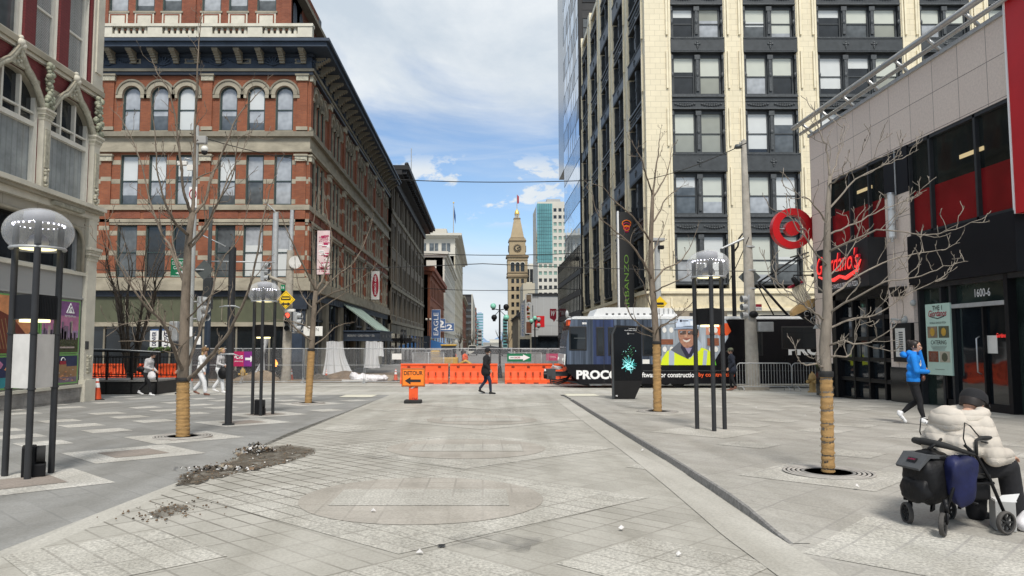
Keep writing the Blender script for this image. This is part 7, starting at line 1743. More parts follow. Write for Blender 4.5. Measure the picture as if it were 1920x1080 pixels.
def right_mid():
 g = G(1233, 772, .08); Y = g.y; px = Y/F
 tr = [(g, 7*px), (P(1231, 645, Y), 6.5*px), (P(1226, 570, Y), 6*px), (P(1221, 520, Y), 5.5*px), (P(1220, 460, Y), 4.5*px), (P(1222, 410, Y), 4*px), (P(1224, 360, Y), 3.2*px)]
 L = [ ([(1224,362),(1228,325,.1),(1234,290,.1),(1236,262,.1),(1238,246,.1)], 2.6, .7), ([(1223,366),(1212,330,-.4),(1204,300,-.7),(1192,280,-.8),(1184,262,-.8)], 2.2, .6), ([(1224,370),(1240,345,.4),(1252,322,.6),(1258,290,.7),(1260,270,.7)], 2.2, .6),
   ([(1221,420),(1236,400,.4),(1246,375,.6),(1270,355,.9),(1290,345,1)], 2.4, .6), ([(1220,455),(1204,430,-.5),(1180,400,-.9),(1150,375,-1.1),(1130,350,-1.2),(1100,345,-1.2)], 2.6, .6), ([(1222,525),(1205,490,-.5),(1180,455,-.9),(1150,430,-1.2),(1120,402,-1.4),(1112,365,-1.4)], 3.2, .7),
   ([(1221,535),(1245,505,.4),(1275,490,.7),(1295,460,.9),(1310,420,1)], 2.6, .6), ([(1224,548),(1250,535,-.4),(1285,520,-.7),(1310,500,-.9)], 2.2, .6), ([(1221,480),(1232,455,.6),(1244,430,.9),(1254,400,1)], 2, .5),
   ([(1228,625),(1205,612,-.3),(1185,596,-.6),(1175,575,-.7),(1173,555,-.7)], 2.6, .6), ([(1229,620),(1250,606,.4),(1275,588,.7),(1300,565,.9),(1308,545,.9)], 2.6, .6), ([(1228,628),(1240,610,-.5),(1262,600,-.8),(1290,580,-1)], 2, .5), ([(1229,632),(1212,628,.3),(1190,622,.4)], 1.8, .5), ([(1226,590),(1214,560,.5),(1205,530,.8),(1190,505,.9)], 2, .5) ]
 limbs = [(TP(p, Y), a*px, b*px) for p, a, b in L]
 t = tree('street_tree', 'slender bare tree with wrapped trunk right of the black kiosk, before the tram', g, tr, limbs, (0, PZ(643, Y)-g.z, 8*px, 7.4*px, -.03), 9, tw=(2, 2.6, .5), grate='the slender tree by the kiosk', group='bare trees with burlap wrapped trunks', buds=.5)
right_mid()
def right_near():
 g = G(1553, 887, .08); Y = g.y; px = Y/F
 tr = [(g, 11*px), (P(1549, 700, Y), 10*px), (P(1546, 650, Y), 10*px), (P(1552, 580, Y), 9*px), (P(1550, 500, Y), 7.5*px), (P(1551, 430, Y), 6*px), (P(1553, 380, Y), 4.6*px), (P(1556, 330, Y), 3.2*px)]
 L = [ ([(1556,332),(1552,290,.1),(1542,255,.1),(1530,220,.1),(1520,195,.1)], 2.8, .8), ([(1555,340),(1566,310,.2),(1580,270,.3),(1590,240,.4)], 2.4, .7), ([(1554,350),(1575,330,-.2),(1600,320,-.4),(1640,300,-.6),(1680,285,-.7)], 2.2, .7), ([(1552,400),(1580,360,.3),(1615,330,.5),(1660,310,.6),(1700,292,.7),(1722,280,.7)], 2.6, .7),
   ([(1551,420),(1530,390,-.3),(1510,370,-.5),(1490,372,-.6),(1470,362,-.7)], 2.2, .6), ([(1551,440),(1590,425,.3),(1640,400,.5),(1690,380,.6),(1738,356,.7)], 2.6, .7), ([(1551,475),(1600,450,-.3),(1660,430,-.5),(1730,442,-.6),(1790,430,-.7),(1850,405,-.7)], 2.8, .7),
   ([(1550,500),(1525,470,-.3),(1498,430,-.5),(1470,400,-.6),(1450,395,-.6)], 2.4, .6), ([(1552,560),(1590,530,.3),(1640,500,.5),(1700,480,.6),(1760,470,.7),(1800,455,.7)], 3, .7), ([(1552,590),(1600,560,-.3),(1660,530,-.5),(1715,520,-.6),(1770,500,-.7),(1815,490,-.7)], 2.8, .7),
   ([(1550,620),(1590,600,.4),(1640,590,.6),(1690,560,.8),(1750,530,.9),(1795,500,.9)], 2.8, .7), ([(1550,648),(1580,640,-.2),(1620,645,-.3),(1665,620,-.5),(1700,590,-.6)], 3, .7), ([(1550,670),(1568,668,.2),(1590,668,.3),(1602,645,.3),(1606,625,.3)], 3.4, .9),
   ([(1545,600),(1520,580,-.3),(1490,555,-.5),(1460,530,-.6),(1440,515,-.6)], 2.8, .7), ([(1545,630),(1535,610,.3),(1528,590,.4),(1510,575,.5),(1480,560,.6)], 2.8, .7), ([(1545,690),(1528,682,-.2),(1510,684,-.3),(1500,678,-.3),(1494,668,-.3)], 2.8, .8),
   ([(1553,560),(1530,530,.4),(1525,490,.6),(1518,450,.7)], 2.2, .6), ([(1552,520),(1580,490,.6),(1605,450,.9),(1620,400,1)], 2.2, .6) ]
 limbs = [(TP(p, Y), a*px, b*px) for p, a, b in L]
 tree('street_tree', 'pale many branched bare tree with wrapped trunk before the pizza restaurant', g, tr, limbs, (0, PZ(702, Y)-g.z, 11.5*px, 10.5*px, -.04), 12, mat='bark_pale', tw=(2, 4.2, .50), buds=.05, grate='the pale right hand tree', group='bare trees with burlap wrapped trunks')
right_near()
def shrub_tree():
 Y = 31.0; b = Vector((P(245, 660, Y).x, Y, gz(Y))); L = []; rnd = random.Random(21)
 for i in range(13):
  a = rnd.uniform(-1, 1); u = 245+a*25; v0 = 700; pts = [(245+a*8, 700, 0), (245+a*22, 630, rnd.uniform(-.5,.5)), (245+a*40+rnd.uniform(-8,8), 560, rnd.uniform(-1,1)), (245+a*58+rnd.uniform(-14,14), 490+abs(a)*20, rnd.uniform(-1.4,1.4)), (245+a*74+rnd.uniform(-18,18), 420+abs(a)*45+rnd.uniform(-20,20), rnd.uniform(-1.6,1.6))]
  L.append((TP(pts, Y), .075, .015))
 tree('bare_shrub_tree', 'dense dark bare tree with many stems at the brick block, left of the large tree', b, [(b, .16), (b+Vector((0,0,.7)), .13)], L, None, 8, mat='bark_dark', tw=(2, 2.1, .95), grate=None, buds=0)
 for i, (u, Y, h, lab) in enumerate([(876, 300, 9, 'bare far street tree before the dark office slab'), (886, 340, 9, 'bare far street tree left of the street end'), (862, 240, 8, 'bare far street tree before the beige block'), (940, 330, 9, 'bare far street tree at the foot of the clock tower'), (953, 260, 8, 'bare far street tree right of the tower foot')]):
  b = Vector((P(u, 640, Y).x, Y, -.84)); rnd = random.Random(40+i); LL = []
  for k in range(14):
   a = rnd.uniform(0, 6.28); r = rnd.uniform(.8, 3.2); LL.append(([b+Vector((0,0,2)), b+Vector((r*.4*math.cos(a), r*.4*math.sin(a), h*.5)), b+Vector((r*math.cos(a), r*math.sin(a), h*rnd.uniform(.7, 1)))], .12, .05))
  tree('bare_tree', lab, b, [(b, .25), (b+Vector((0,0,2.5)), .2)], LL, None, 60+i, mat='bark_dark', tw=(1, .9, 1.8), grate=None, buds=0, group='bare trees along the far street')
shrub_tree()
# people
def capsule(mb, a, b, ra, rb, mat, n=12):
 a = Vector(a); b = Vector(b); d = b-a
 if d.length < 1e-5: d = Vector((0,0,1e-4)); b = a+d
 dn = d.normalized(); pts = []; rr = []
 for i in range(5): an = math.pi/2*(1-i/5); pts.append(a-dn*ra*math.sin(an)); rr.append(max(.0015, ra*math.cos(an)))
 pts.append(a); rr.append(ra); pts.append(b); rr.append(rb)
 for i in range(1, 6): an = math.pi/2*i/5; pts.append(b+dn*rb*math.sin(an)); rr.append(max(.0015, rb*math.cos(an)))
 e = dn.orthogonal().normalized(); g = dn.cross(e); vs = []
 for p, r in zip(pts, rr):
  for i in range(n): w = 2*math.pi*i/n; vs.append(p+(e*math.cos(w)+g*math.sin(w))*r)
 m = len(pts); fs = [(k*n+i, k*n+(i+1) % n, (k+1)*n+(i+1) % n, (k+1)*n+i) for k in range(m-1) for i in range(n)] + [tuple(range(n-1, -1, -1)), tuple(range((m-1)*n, m*n))]
 mb.add(vs, fs, mat, True)
def body(name, prims, voxel, parent=None, M=None, smooth=5, post=()):
 """one continuous skin grown over tapered limbs, then coloured by the limb each face lies on"""
 mb = MB(); dummy = K['black']
 for p in prims: capsule(mb, p[0], p[1], p[2], p[3], dummy)
 me = mb.mesh('tmp'); o = bpy.data.objects.new('tmp', me); col.objects.link(o)
 r = o.modifiers.new('r', 'REMESH'); r.mode = 'VOXEL'; r.voxel_size = voxel; r.use_smooth_shade = True
 s = o.modifiers.new('s', 'SMOOTH'); s.iterations = smooth; s.factor = .5
 dg = bpy.context.evaluated_depsgraph_get(); dg.update(); m2 = bpy.data.meshes.new_from_object(o.evaluated_get(dg)); bpy.data.objects.remove(o)
 out = MB(); V = [v.co.copy() for v in m2.vertices]; out.v = V
 segs = [(Vector(p[0]), Vector(p[1])-Vector(p[0]), p[2], p[3], out.mi(p[4])) for p in prims]
 for f in m2.polygons:
  c = f.center; best = 9; bi = 0
  for a, d, ra, rb, mi in segs:
   q = d.length_squared; t = 0 if q < 1e-9 else max(0, min(1, (c-a).dot(d)/q)); ds = (c-a-d*t).length-(ra+(rb-ra)*t)
   if ds < best: best = ds; bi = mi
  out.f.append(list(f.vertices)); out.m.append(bi); out.s.append(True)
 bpy.data.meshes.remove(m2)
 for p in post: capsule(out, p[0], p[1], p[2], p[3], p[4], 8)
 return out.build(name, parent, M)
def hand(wr, d, side, mat, curl=.5, sc=1.0):
 """palm, four unequal bent fingers and a thumb from the side of the palm"""
 d = Vector(d).normalized(); up = Vector(side).normalized(); lat = d.cross(up).normalized(); wr = Vector(wr)
 pr = [(wr, wr+d*.075*sc, .026*sc, .030*sc, mat)]; po = []
 for i, L in enumerate((.068, .078, .072, .056)):
  b = wr+d*.085*sc+lat*(i-1.5)*.019*sc; m = b+(d*(1-curl*.4)+up*-curl*.5)*L*.55*sc; t = m+(d*(1-curl)+up*-curl*1.1).normalized()*L*.5*sc
  po += [(b-d*.012*sc, m, .0092*sc, .0085*sc, mat), (m, t, .0085*sc, .007*sc, mat)]
 b = wr+d*.035*sc+lat*-.026*sc; m = b+(lat*-.6+d*.7)*.036*sc; po += [(b, m, .011*sc, .0098*sc, mat), (m, m+(d+up*-.5*curl).normalized()*.03*sc, .0098*sc, .008*sc, mat)]
 return pr, po
def head_prims(c, f, mat, tilt=0.0, sc=1.0):
 """skull, jaw, nose, ears; f is where the face looks"""
 c = Vector(c); f = Vector(f).normalized(); up = (Vector((0,0,1))-f*f.z).normalized(); l = up.cross(f)
 s = sc; pr = [(c-f*.028*s+up*.022*s, c+f*.012*s+up*.024*s, .088*s, .083*s, mat), (c+f*.035*s-up*.03*s, c+f*.045*s-up*.075*s, .062*s, .042*s, mat), (c+f*.088*s+up*.012*s, c+f*.110*s-up*.022*s, .010*s, .016*s, mat), (c+f*.082*s-up*.052*s+l*.016*s, c+f*.082*s-up*.052*s-l*.016*s, .011*s, .011*s, mat), (c+f*.075*s+up*.022*s+l*.04*s, c+f*.08*s+up*.022*s-l*.04*s, .014*s, .014*s, mat)]
 for q in (-1, 1): pr.append((c+l*q*.086*s+up*.012*s-f*.008*s, c+l*q*.090*s-up*.03*s-f*.004*s, .016*s, .012*s, mat))
 return pr, (c, f, up, l, s)
def face_parts(t, hd, M=None, brow=None):
 c, f, up, l, s = hd; e = MB()
 for q in (-1, 1): e.ball(c+f*.084*s+up*.008*s+l*q*.032*s, .0105*s, K['white'], 8); e.ball(c+f*.092*s+up*.008*s+l*q*.032*s, .0058*s, K['hair_dark'], 6)
 for q in (-1, 1): e.tube([c+f*.090*s+up*.027*s+l*q*.052*s, c+f*.097*s+up*.031*s+l*q*.032*s, c+f*.096*s+up*.027*s+l*q*.014*s], .0042*s, brow or K['hair_dark'], 4)
 e.build('eyes', t, M)
 m = MB(); m.tube([c+f*.086*s-up*.052*s+l*.022*s, c+f*.095*s-up*.050*s, c+f*.086*s-up*.052*s-l*.022*s], .0048*s, K['lips'], 5); m.build('mouth', t, M)
K['lips'] = plain('lips', (.32,.11,.09), .5)
def cap(t, hd, mat, brim=True, back=False):
 c, f, up, l, s = hd; m = MB(); R_ = Matrix((l, f, up)).transposed().to_4x4(); MM = T(c) @ R_
 m.lathe([(.101*s, .030*s), (.103*s, .055*s), (.092*s, .095*s), (.062*s, .122*s), (.0, .132*s)], mat, (0,-.012*s,0), 18, M=MM, sy=1.08)
 if brim:
  n = 10; vs = [(.092*s*math.cos(math.pi*i/n), .05*s+.04*s*math.sin(math.pi*i/n), .036*s) for i in range(n+1)]; vo = [(.085*s*math.cos(math.pi*i/n), .07*s+.10*s*math.sin(math.pi*i/n), .022*s) for i in range(n+1)]
  m.add(vs+vo, [(i, i+1, n+2+i, n+1+i) for i in range(n)], mat, True, MM); m.add([(p[0],p[1],p[2]-.006) for p in vs+vo], [(n+1+i, n+2+i, i+1, i) for i in range(n)], mat, True, MM)
 m.build('cap', t)
def hair(t, hd, mat, kind='short'):
 c, f, up, l, s = hd; m = MB(); MM = T(c) @ Matrix((l, f, up)).transposed().to_4x4()
 m.lathe([(.094*s, -.035*s), (.104*s, .02*s), (.100*s, .062*s), (.08*s, .098*s), (.04*s, .118*s), (0, .122*s)], mat, (0, -.026*s, 0), 18, M=MM, sy=1.04)
 if kind == 'bun': m.ball((0, -.13*s, .07*s), .048*s, mat, 10, M=MM)
 if kind == 'pony':
  m.tube([MM @ Vector(p) for p in ((0, -.10*s, .06*s), (.01, -.16*s, .04*s), (.0, -.18*s, -.06*s), (0, -.15*s, -.16*s))], [.02, .035*s, .03*s, .008], mat, 8)
 if kind == 'long':
  for q in (-1, 1): m.tube([MM @ Vector(p) for p in ((q*.06*s, -.05*s, .02*s), (q*.085*s, -.03*s, -.08*s), (q*.07*s, .0, -.2*s))], [.03, .04*s, .012], mat, 8)
  m.tube([MM @ Vector(p) for p in ((0, -.09*s, .02*s), (0, -.10*s, -.1*s), (0, -.07*s, -.22*s))], [.05, .06*s, .02], mat, 8)
 m.build('hair', t)
def walker(name, label, base, rz, h=1.62, top='black_cloth', legs='jeans', shoe='black', stride=.26, bulk=1.0, lean=.04, arms='swing', headgear='cap', coat=.0, baggy=1.0, face=(1,0,0), hairc='hair_dark', sleeve=None, voxel=.016, group=None, skin='skin', capm='black_cloth'):
 k = h/1.72; t = thing(name, label, 'person', base, rz, group); C = lambda *p: Vector(p)*k
 tp, lg, sh, sk = K[top], K[legs], K[shoe], K[skin]; sl = K[sleeve] if sleeve else tp
 b = bulk; L = lean
 pr = [(C(L, -.09, 1.33), C(L, .09, 1.33), .118*k*b, .118*k*b, tp), (C(L*.8, -.07, 1.18), C(L*.8, .07, 1.18), .115*k*b, .115*k*b, tp), (C(L*.4, -.07, 1.03), C(L*.4, .07, 1.03), .122*k*b, .122*k*b, tp), (C(L, -.15, 1.415), C(L, .15, 1.415), .062*k*b, .062*k*b, tp),
    (C(0, -.07, .93), C(0, .07, .93), .118*k, .118*k, tp if coat > .02 else lg), (C(L*1.2, 0, 1.42), C(L*1.6, 0, 1.50), .07*k, .052*k, tp), (C(L*1.5, 0, 1.47), C(L*1.9, 0, 1.56), .050*k, .048*k, sk)]
 if coat: pr += [(C(.02, -.08, .95), C(.03, -.10, .95-coat), .12*k*b, .125*k*b, tp), (C(-.02, .08, .95), C(-.03, .10, .95-coat), .12*k*b, .125*k*b, tp)]
 s = stride
 for q, fx, kx in ((-1, s, s*.62), (1, -s, -s*.22)):
  lift = .07 if q > 0 else 0
  kn = C(kx+.03, q*.095, .50); an = C(fx-.02, q*.09, .095+lift); to = C(fx+.15, q*.10, .035+lift*.25)
  pr += [(C(0, q*.09, .90), kn, .088*k*baggy, .062*k*baggy, lg), (kn, an+Vector((0,0,.06*k)), .060*k*baggy, .043*k*(baggy**1.6), lg), (an+Vector((-.03*k,0,-.04*k)), to, .043*k, .034*k, sh), (an+Vector((0,0,.05*k)), an, .043*k, .045*k, sh)]
 po = []
 for q in (-1, 1):
  shd = C(L, q*.185, 1.40)
  if arms == 'swing': el = C(L-q*.10, q*.23, 1.13); wr = C(L+.06-q*.14, q*.22, .90)
  elif arms == 'pocket': el = C(L-.06, q*.25, 1.13); wr = C(L+.10, q*.20, .94)
  elif arms == 'carry': el = C(L-.02, q*.24, 1.13); wr = C(L+.19, q*.17, 1.06 if q < 0 else .98)
  else: el, wr = [C(*p) for p in arms[q]]
  pr += [(shd, el, .062*k*b, .052*k*b, sl), (el, wr, .052*k*b, .040*k*b, sl)]
  d = (wr-el).normalized(); hp, ho = hand(wr, d, Vector((0, -q, .2)), sk, .6, k); pr += hp; po += ho
 hp, hd = head_prims(C(L*2.0+.015, 0, 1.61), face, sk, sc=k); pr += hp
 body('body', pr, voxel, t, post=po); face_parts(t, hd)
 if headgear == 'cap': hair(t, (hd[0]-Vector((0,0,.0)), *hd[1:]), K[hairc]); cap(t, (hd[0], hd[1], hd[2], hd[3], hd[4]*1.06), K[capm])
 elif headgear: hair(t, hd, K[hairc], headgear)
 return t, k, hd
def group_people():
 g = G(911, 739); t, k, hd = walker('person', 'walking in black padded jacket, dark jeans and black cap, alone in mid crossing', g, 0, 1.63, 'black_cloth', 'jeans', 'soft_black', .20, 1.28, .03, 'pocket', 'cap', .12, 1.12, (1,-.15,-.1))
 m = MB(); c, f, up, l, s = hd; m.ball(c+f*.05-up*.065, .05*s, K['grey_cloth'], 8, sc=(.9,1,.8)); m.build('beard', t)
 g = G(1374, 733); walker('person', 'standing in a dark jacket and camouflage cap between the tram and metal barrier', g, rad(165), 1.66, 'navy_cloth', 'black_cloth', 'brown_bag', .07, 1.22, .02, 'pocket', 'cap', .1, 1.05, (1,.0,-.15), capm='sage')
 g = G(272, 742); t, k, hd = walker('person', 'striding in white jacket and black trousers with white plastic bag, by the black ramp', g, rad(-8), 1.50, 'grey_cloth', 'black_cloth', 'shoe_white', .30, 1.18, .14, 'carry', 'cap', .0, 1.05, (1,-.2,-.1))
 m = MB(); m.ball((-.10*k, -.20*k, 1.05*k), .15*k, K['black_bag'], 12, sc=(1.15,.6,.8)); m.tube([(-.05*k,-.2*k,1.12*k), (.05*k,-.1*k,1.42*k), (.0,.1*k,1.40*k)], .016*k, K['black_bag'], 5); m.build('shoulder_bag', t);
 b = thing('plastic_bag', 'white plastic carrier bag hanging from the striding person in black trousers', 'bag', Vector(g)+Vector((.26, -.12, .62)))
 m = MB(); m.lathe([(.03,.32), (.05,.26), (.12,.16), (.15,.05), (.12,-.03), (.04,-.06), (0,-.06)], K['plastic_bag'], n=12, sy=.6); m.tube([(-.02,0,.31), (.0,0,.40), (.02,0,.31)], .008, K['plastic_bag'], 4); m.build('sack', b)
 g = G(376, 741); t, k, hd = walker('person', 'striding in loose white top and trousers with a brown fur hat, nearer of the pair', g, rad(-12), 1.62, 'white_cloth', 'white_cloth', 'brown_bag', .27, 1.12, .06, 'swing', 'long', .05, 1.45, (1,-.5,0), 'hair_blond')
 m = MB(); c, f, up, l, s = hd; rn = random.Random(4)
 for i in range(40): a = rn.uniform(0, 6.28); m.ball(c+f*.10*math.cos(a)+l*.10*math.sin(a)+up*(.05+rn.uniform(0,.07)), .035, K['fur'], 6)
 m.ball(c+up*.15, .05, K['fur'], 8); m.ball(c+up*.20+l*.03, .035, K['off_white'], 6); m.build('fur_hat', t)
 g = G(384, 739)+Vector((.22, .8, 0)); g.z = gz(g.y); t, k, hd = walker('person', 'blond walker in pale jacket carrying a large black bag, behind the fur hat', g, rad(-5), 1.66, 'grey_cloth', 'white_cloth', 'shoe_white', .22, 1.0, .05, 'carry', 'pony', .0, 1.3, (1,-.3,0), 'hair_blond')
 b = thing('shoulder_bag', 'bulging black bag carried at the hip behind the fur hatted walker', 'bag', Vector(g)+Vector((.22, -.22, .62))); m = MB(); m.ball((0,0,.12), .2, K['black_bag'], 12, sc=(1,.6,1.15)); m.tube([(-.06,0,.32), (-.1,.1,.62), (-.1,.2,.8)], .016, K['black_bag'], 5); m.build('sack', b)
 g = G(334, 741)+Vector((0,.3,0)); walker('person', 'in pale blue top and black trousers, mostly hidden behind the large left trunk', g, rad(-170), 1.58, 'pale_blue', 'black_cloth', 'soft_black', .10, 1.0, .02, 'pocket', 'short', 0, 1.0, (1,0,0))
K['fur'] = mk('brown fur', (.20,.12,.06), .95, .4, 14, .6, 30)
K['pale_blue'] = mk('pale blue cloth', (.36,.42,.50), .9, .15, 5)
group_people()
def phone_woman():
 g = G(1716, 796, .08); k = .93; C = lambda *p: Vector(p)*k
 B_, L_, S_, H_, W_ = K['blue_cloth'], K['black_cloth'], K['skin'], K['shoe_white'], K['white']
 t = thing('person', 'walking in bright blue hooded top and black leggings, phone held to the ear', 'person', g, rad(-28))
 pr = [(C(.02,-.085,1.33), C(.02,.085,1.33), .125*k, .125*k, B_), (C(.01,-.08,1.18), C(.01,.08,1.18), .128*k, .128*k, B_), (C(0,-.085,1.02), C(0,.085,1.02), .130*k, .130*k, B_), (C(0,-.08,.92), C(0,.08,.92), .128*k, .128*k, B_), (C(.02,-.14,1.40), C(.02,.14,1.40), .07*k, .07*k, B_), (C(-.05,-.06,1.47), C(-.05,.06,1.47), .065*k, .065*k, B_), (C(.04,-.04,1.46), C(.04,.04,1.46), .05*k, .05*k, B_),
    (C(.03,0,1.46), C(.05,0,1.55), .048*k, .046*k, S_), (C(0,-.08,.88), C(0,.08,.88), .122*k, .122*k, L_)]
 legs = {-1: (C(.10,-.09,.49), C(.16,-.09,.10), C(.31,-.09,.035)), 1: (C(.06,.09,.48), C(-.26,.09,.20), C(-.17,.09,.05))}
 for q, (kn, an, to) in legs.items():
  d = (to-an).normalized(); cf = kn.lerp(an, .38)+Vector((-.018,0,0))*k
  pr += [(C(.0,q*.085,.86), kn, .094*k, .060*k, L_), (kn, cf, .058*k, .060*k, L_), (cf, kn.lerp(an, .80), .060*k, .040*k, L_), (kn.lerp(an, .82), an, .036*k, .036*k, W_), (an-d*.05*k-Vector((0,0,.035*k)), to, .042*k, .034*k, H_), (an-d*.045*k, an+d*.05*k-Vector((0,0,.03*k)), .040*k, .040*k, H_)]
 hd_c = C(.065,.0,1.615)
 el = C(.20,.20,1.13); wr = C(.135,.15,1.50); pr += [(C(.02,.175,1.385), el, .070*k, .060*k, B_), (el, wr, .060*k, .045*k, B_)]
 el2 = C(.06,-.25,1.11); wr2 = C(.25,-.04,1.09); pr += [(C(.02,-.175,1.385), el2, .070*k, .062*k, B_), (el2, wr2, .060*k, .046*k, B_), (wr2, C(.27,.06,1.09), .046*k, .045*k, B_)]
 po = []; hp, ho = hand(wr, Vector((-.02,-.1,1)), Vector((-.3,1,.1)), S_, .45, k); pr += hp; po += ho
 hp, ho = hand(C(.26,.09,1.09), Vector((-.05,.8,.25)), Vector((1,0,0)), S_, .7, k); pr += hp; po += ho
 fdir = Vector((.88,-.36,-.14)); hp, hd = head_prims(hd_c, fdir, S_, sc=k); pr += hp
 body('body', pr, .0105, t, post=po, smooth=4); face_parts(t, hd); hair(t, hd, K['hair_dark'], 'bun')
 m = MB(); m.tube([C(-.12,-.12,1.40), C(-.155,-.06,1.44), C(-.165,.0,1.44), C(-.155,.06,1.44), C(-.12,.12,1.40)], [.03,.055,.062,.055,.03], B_, 10); m.build('hood', t)
 m = MB()
 for q in range(9): a = q*.7; m.ball(C(.137+.012*math.cos(a), -.035+.045*math.cos(a), 1.26+.055*math.sin(a)), .024*k, plain('print yellow', (.75,.65,.2), .6) if q % 2 else K['white'], 6, sc=(.35,1,1))
 m.build('chest_print', t)
 for q, (kn, an, to) in legs.items():
  m = MB(); d = (to-an).normalized()
  for j in range(3): c = an+d*(.02+.035*j)*k-Vector((0,0,.005*k)); m.tube([c+Vector((0,-.040*k,-.03*k)), c+Vector((0,-.022*k,.014*k)), c+Vector((0,.022*k,.014*k)), c+Vector((0,.040*k,-.03*k))], .006, K['grey_sign'] if j % 2 else K['black'], 4)
  m.build('shoe_trim', t)
 m = MB(); m.tube([C(.03,-.19,1.36), C(.10,-.15,1.16), C(.16,-.02,.99)], .012, K['hair_dark'], 5); m.build('bag_strap', t)
 b = thing('waist_bag', 'small brown leather bag slung at the waist of the blue hooded walker', 'bag', Vector(g)+RZ(rad(-28)) @ C(.175,-.02,.97), rad(-28))
 m = MB(); m.ball((0,0,0), .10, K['brown_bag'], 14, sc=(.42,1.0,.68)); m.tube([(.032,-.09,.02), (.045,0,.03), (.032,.09,.02)], .006, K['hair_dark'], 5); m.build('pouch', b)
 ph = thing('phone', 'black phone pressed to the ear of the blue hooded walker', 'phone', Vector(g)+RZ(rad(-28)) @ C(.105,.105,1.60), rad(-28)); m = MB(); m.rbox(-.032, .032, -.006, .006, -.07, .07, .004, K['black']); m.rbox(-.012, .012, .006, .009, .03, .06, .002, K['grey_sign']); o = m.build('case', ph); o.rotation_euler = (rad(8), rad(18), rad(60))
phone_woman()
def seated():
 ang = rad(12); z0 = gz(6.1)+.024; base = Vector((3.80, 6.20, z0+.0)); t = thing('person', 'hunched in ribbed cream hooded coat and black cap, sitting on the wheeled walker', 'person', base, ang); t.scale = (.90,)*3
 C_, P_, S_ = K['cream_coat'], K['black_cloth'], K['skin']; V = Vector
 pr = [(V((.02,-.10,.60)), V((.02,.10,.60)), .155, .155, C_), (V((.05,-.12,.74)), V((.05,.12,.74)), .165, .165, C_), (V((.12,-.13,.88)), V((.12,.13,.88)), .145, .145, C_), (V((.19,-.16,.95)), V((.19,.16,.95)), .095, .095, C_), (V((-.03,-.06,.66)), V((.0,.06,.80)), .14, .14, C_),
    (V((.22,0,.98)), V((.31,.02,1.04)), .06, .055, S_)]
 po = []
 for q in (-1, 1):
  el = V((.22, q*.29, .66)); wr = V((.47, q*.17, .645)); pr += [(V((.19, q*.20, .93)), el, .098, .092, C_), (el, wr, .090, .070, C_)]
  hp, ho = hand(wr+V((.03,0,-.01)), V((.9,-q*.35,-.2)), V((0,0,1)), S_, .5, 1.0); pr += hp; po += ho
  kn = V((.50, q*.15, .54)); an = V((.56 if q < 0 else .44, q*.15, .12)); pr += [(V((.02, q*.10, .52)), kn, .105, .088, P_), (kn, an, .092, .086, P_), (an, an+V((.0,0,-.05)), .09, .085, P_), (an+V((-.03,0,-.07)), an+V((.14,0,-.085)), .045, .036, K['soft_black'])]
 pr.append((V((0,-.1,.52)), V((0,.1,.52)), .12, .12, P_))
 hp, hd = head_prims(V((.345,.03,1.085)), V((.85,.15,-.4)), S_); pr += hp
 body('body', pr, .012, t, post=po, smooth=4); face_parts(t, hd)
 c, f, up, l, s = hd; hair(t, hd, K['hair_dark']); cap(t, (c, f, up, l, 1.1), K['black_cloth'])
 m = MB(); n = 22; vs = []; k = 9
 for i in range(n+1):
  a = math.pi*(-.86+1.72*i/n)+math.pi; cx, cy = .17+.155*math.cos(a), .185*math.sin(a); th = .055+.035*math.sin(math.pi*i/n); zc = 1.0+.035*math.cos(a*1)-.0
  for j in range(k): w = 2*math.pi*j/k; vs.append((cx+th*math.cos(w)*math.cos(a), cy+th*math.cos(w)*math.sin(a), zc+th*.85*math.sin(w)+.006*math.sin(i*1.7)))
 m.add(vs, [(i*k+j, i*k+(j+1) % k, (i+1)*k+(j+1) % k, (i+1)*k+j) for i in range(n) for j in range(k)], C_, True); m.add(vs[:k], [tuple(range(k))], C_); m.add(vs[-k:], [tuple(range(k-1,-1,-1))], C_)
 m.ball((.02,-.02,.95), .175, C_, 18, sc=(.72,1.15,.72))
 m.build('hood', t)
 W = lambda *p: V(p)
 w = thing('wheeled_walker', 'black four wheeled walker with padded back bar under the cream coated person', 'wheeled walker', V((3.84, 6.17, z0)), rad(9)); w.scale = (.93,)*3
 D = K['black_metal']
 f = MB()
 for q in (-1, 1):
  y = q*.24
  f.tube([(.25,y,.16), (.12,y,.46), (.0,y,.66), (-.10,y,.74)], .014, D, 8); f.tube([(-.30,y,.22), (-.22,y,.40), (-.02,y,.64)], .013, D, 8); f.tube([(-.30,y,.20), (-.30,y,.26)], .018, D, 8); f.tube([(.16,y,.42), (-.22,y,.42)], .012, D, 8); f.tube([(.25,y,.16), (.24,y-.0,.10)], .015, D, 8)
 for x, z in ((-.22,.40), (.13,.44), (.0,.25)): f.tube([(x,-.24,z), (x,.24,z)], .011, D, 6)
 f.build('frame', w)
 s = MB(); s.rbox(-.20, .16, -.22, .22, .455, .49, .015, K['soft_black']); s.build('seat', w)
 bar = MB(); bar.tube([(-.02,-.25,.66), (-.14,-.24,.70), (-.24,-.17,.735), (-.275,0,.745), (-.24,.17,.735), (-.14,.24,.70), (-.02,.25,.66)], [.013,.018,.028,.031,.028,.018,.013], K['soft_black'], 10); bar.build('back_bar', w)
 for q in (-1, 1):
  h = MB(); y = q*.25; h.tube([(.0,y,.66), (.0,y,.78), (.05,y,.80), (.16,y,.80)], [.013,.013,.018,.018], K['soft_black'], 8); h.tube([(.05,y,.77), (.12,y-.0,.755), (.17,y,.77)], .007, D, 6)
  h.tube([(.05,y,.79), (-.03,y-.02*q,.90), (-.10,y,.93), (-.12,y,.80), (-.05,y,.62)], .0055, D, 5); h.build('handle', w)
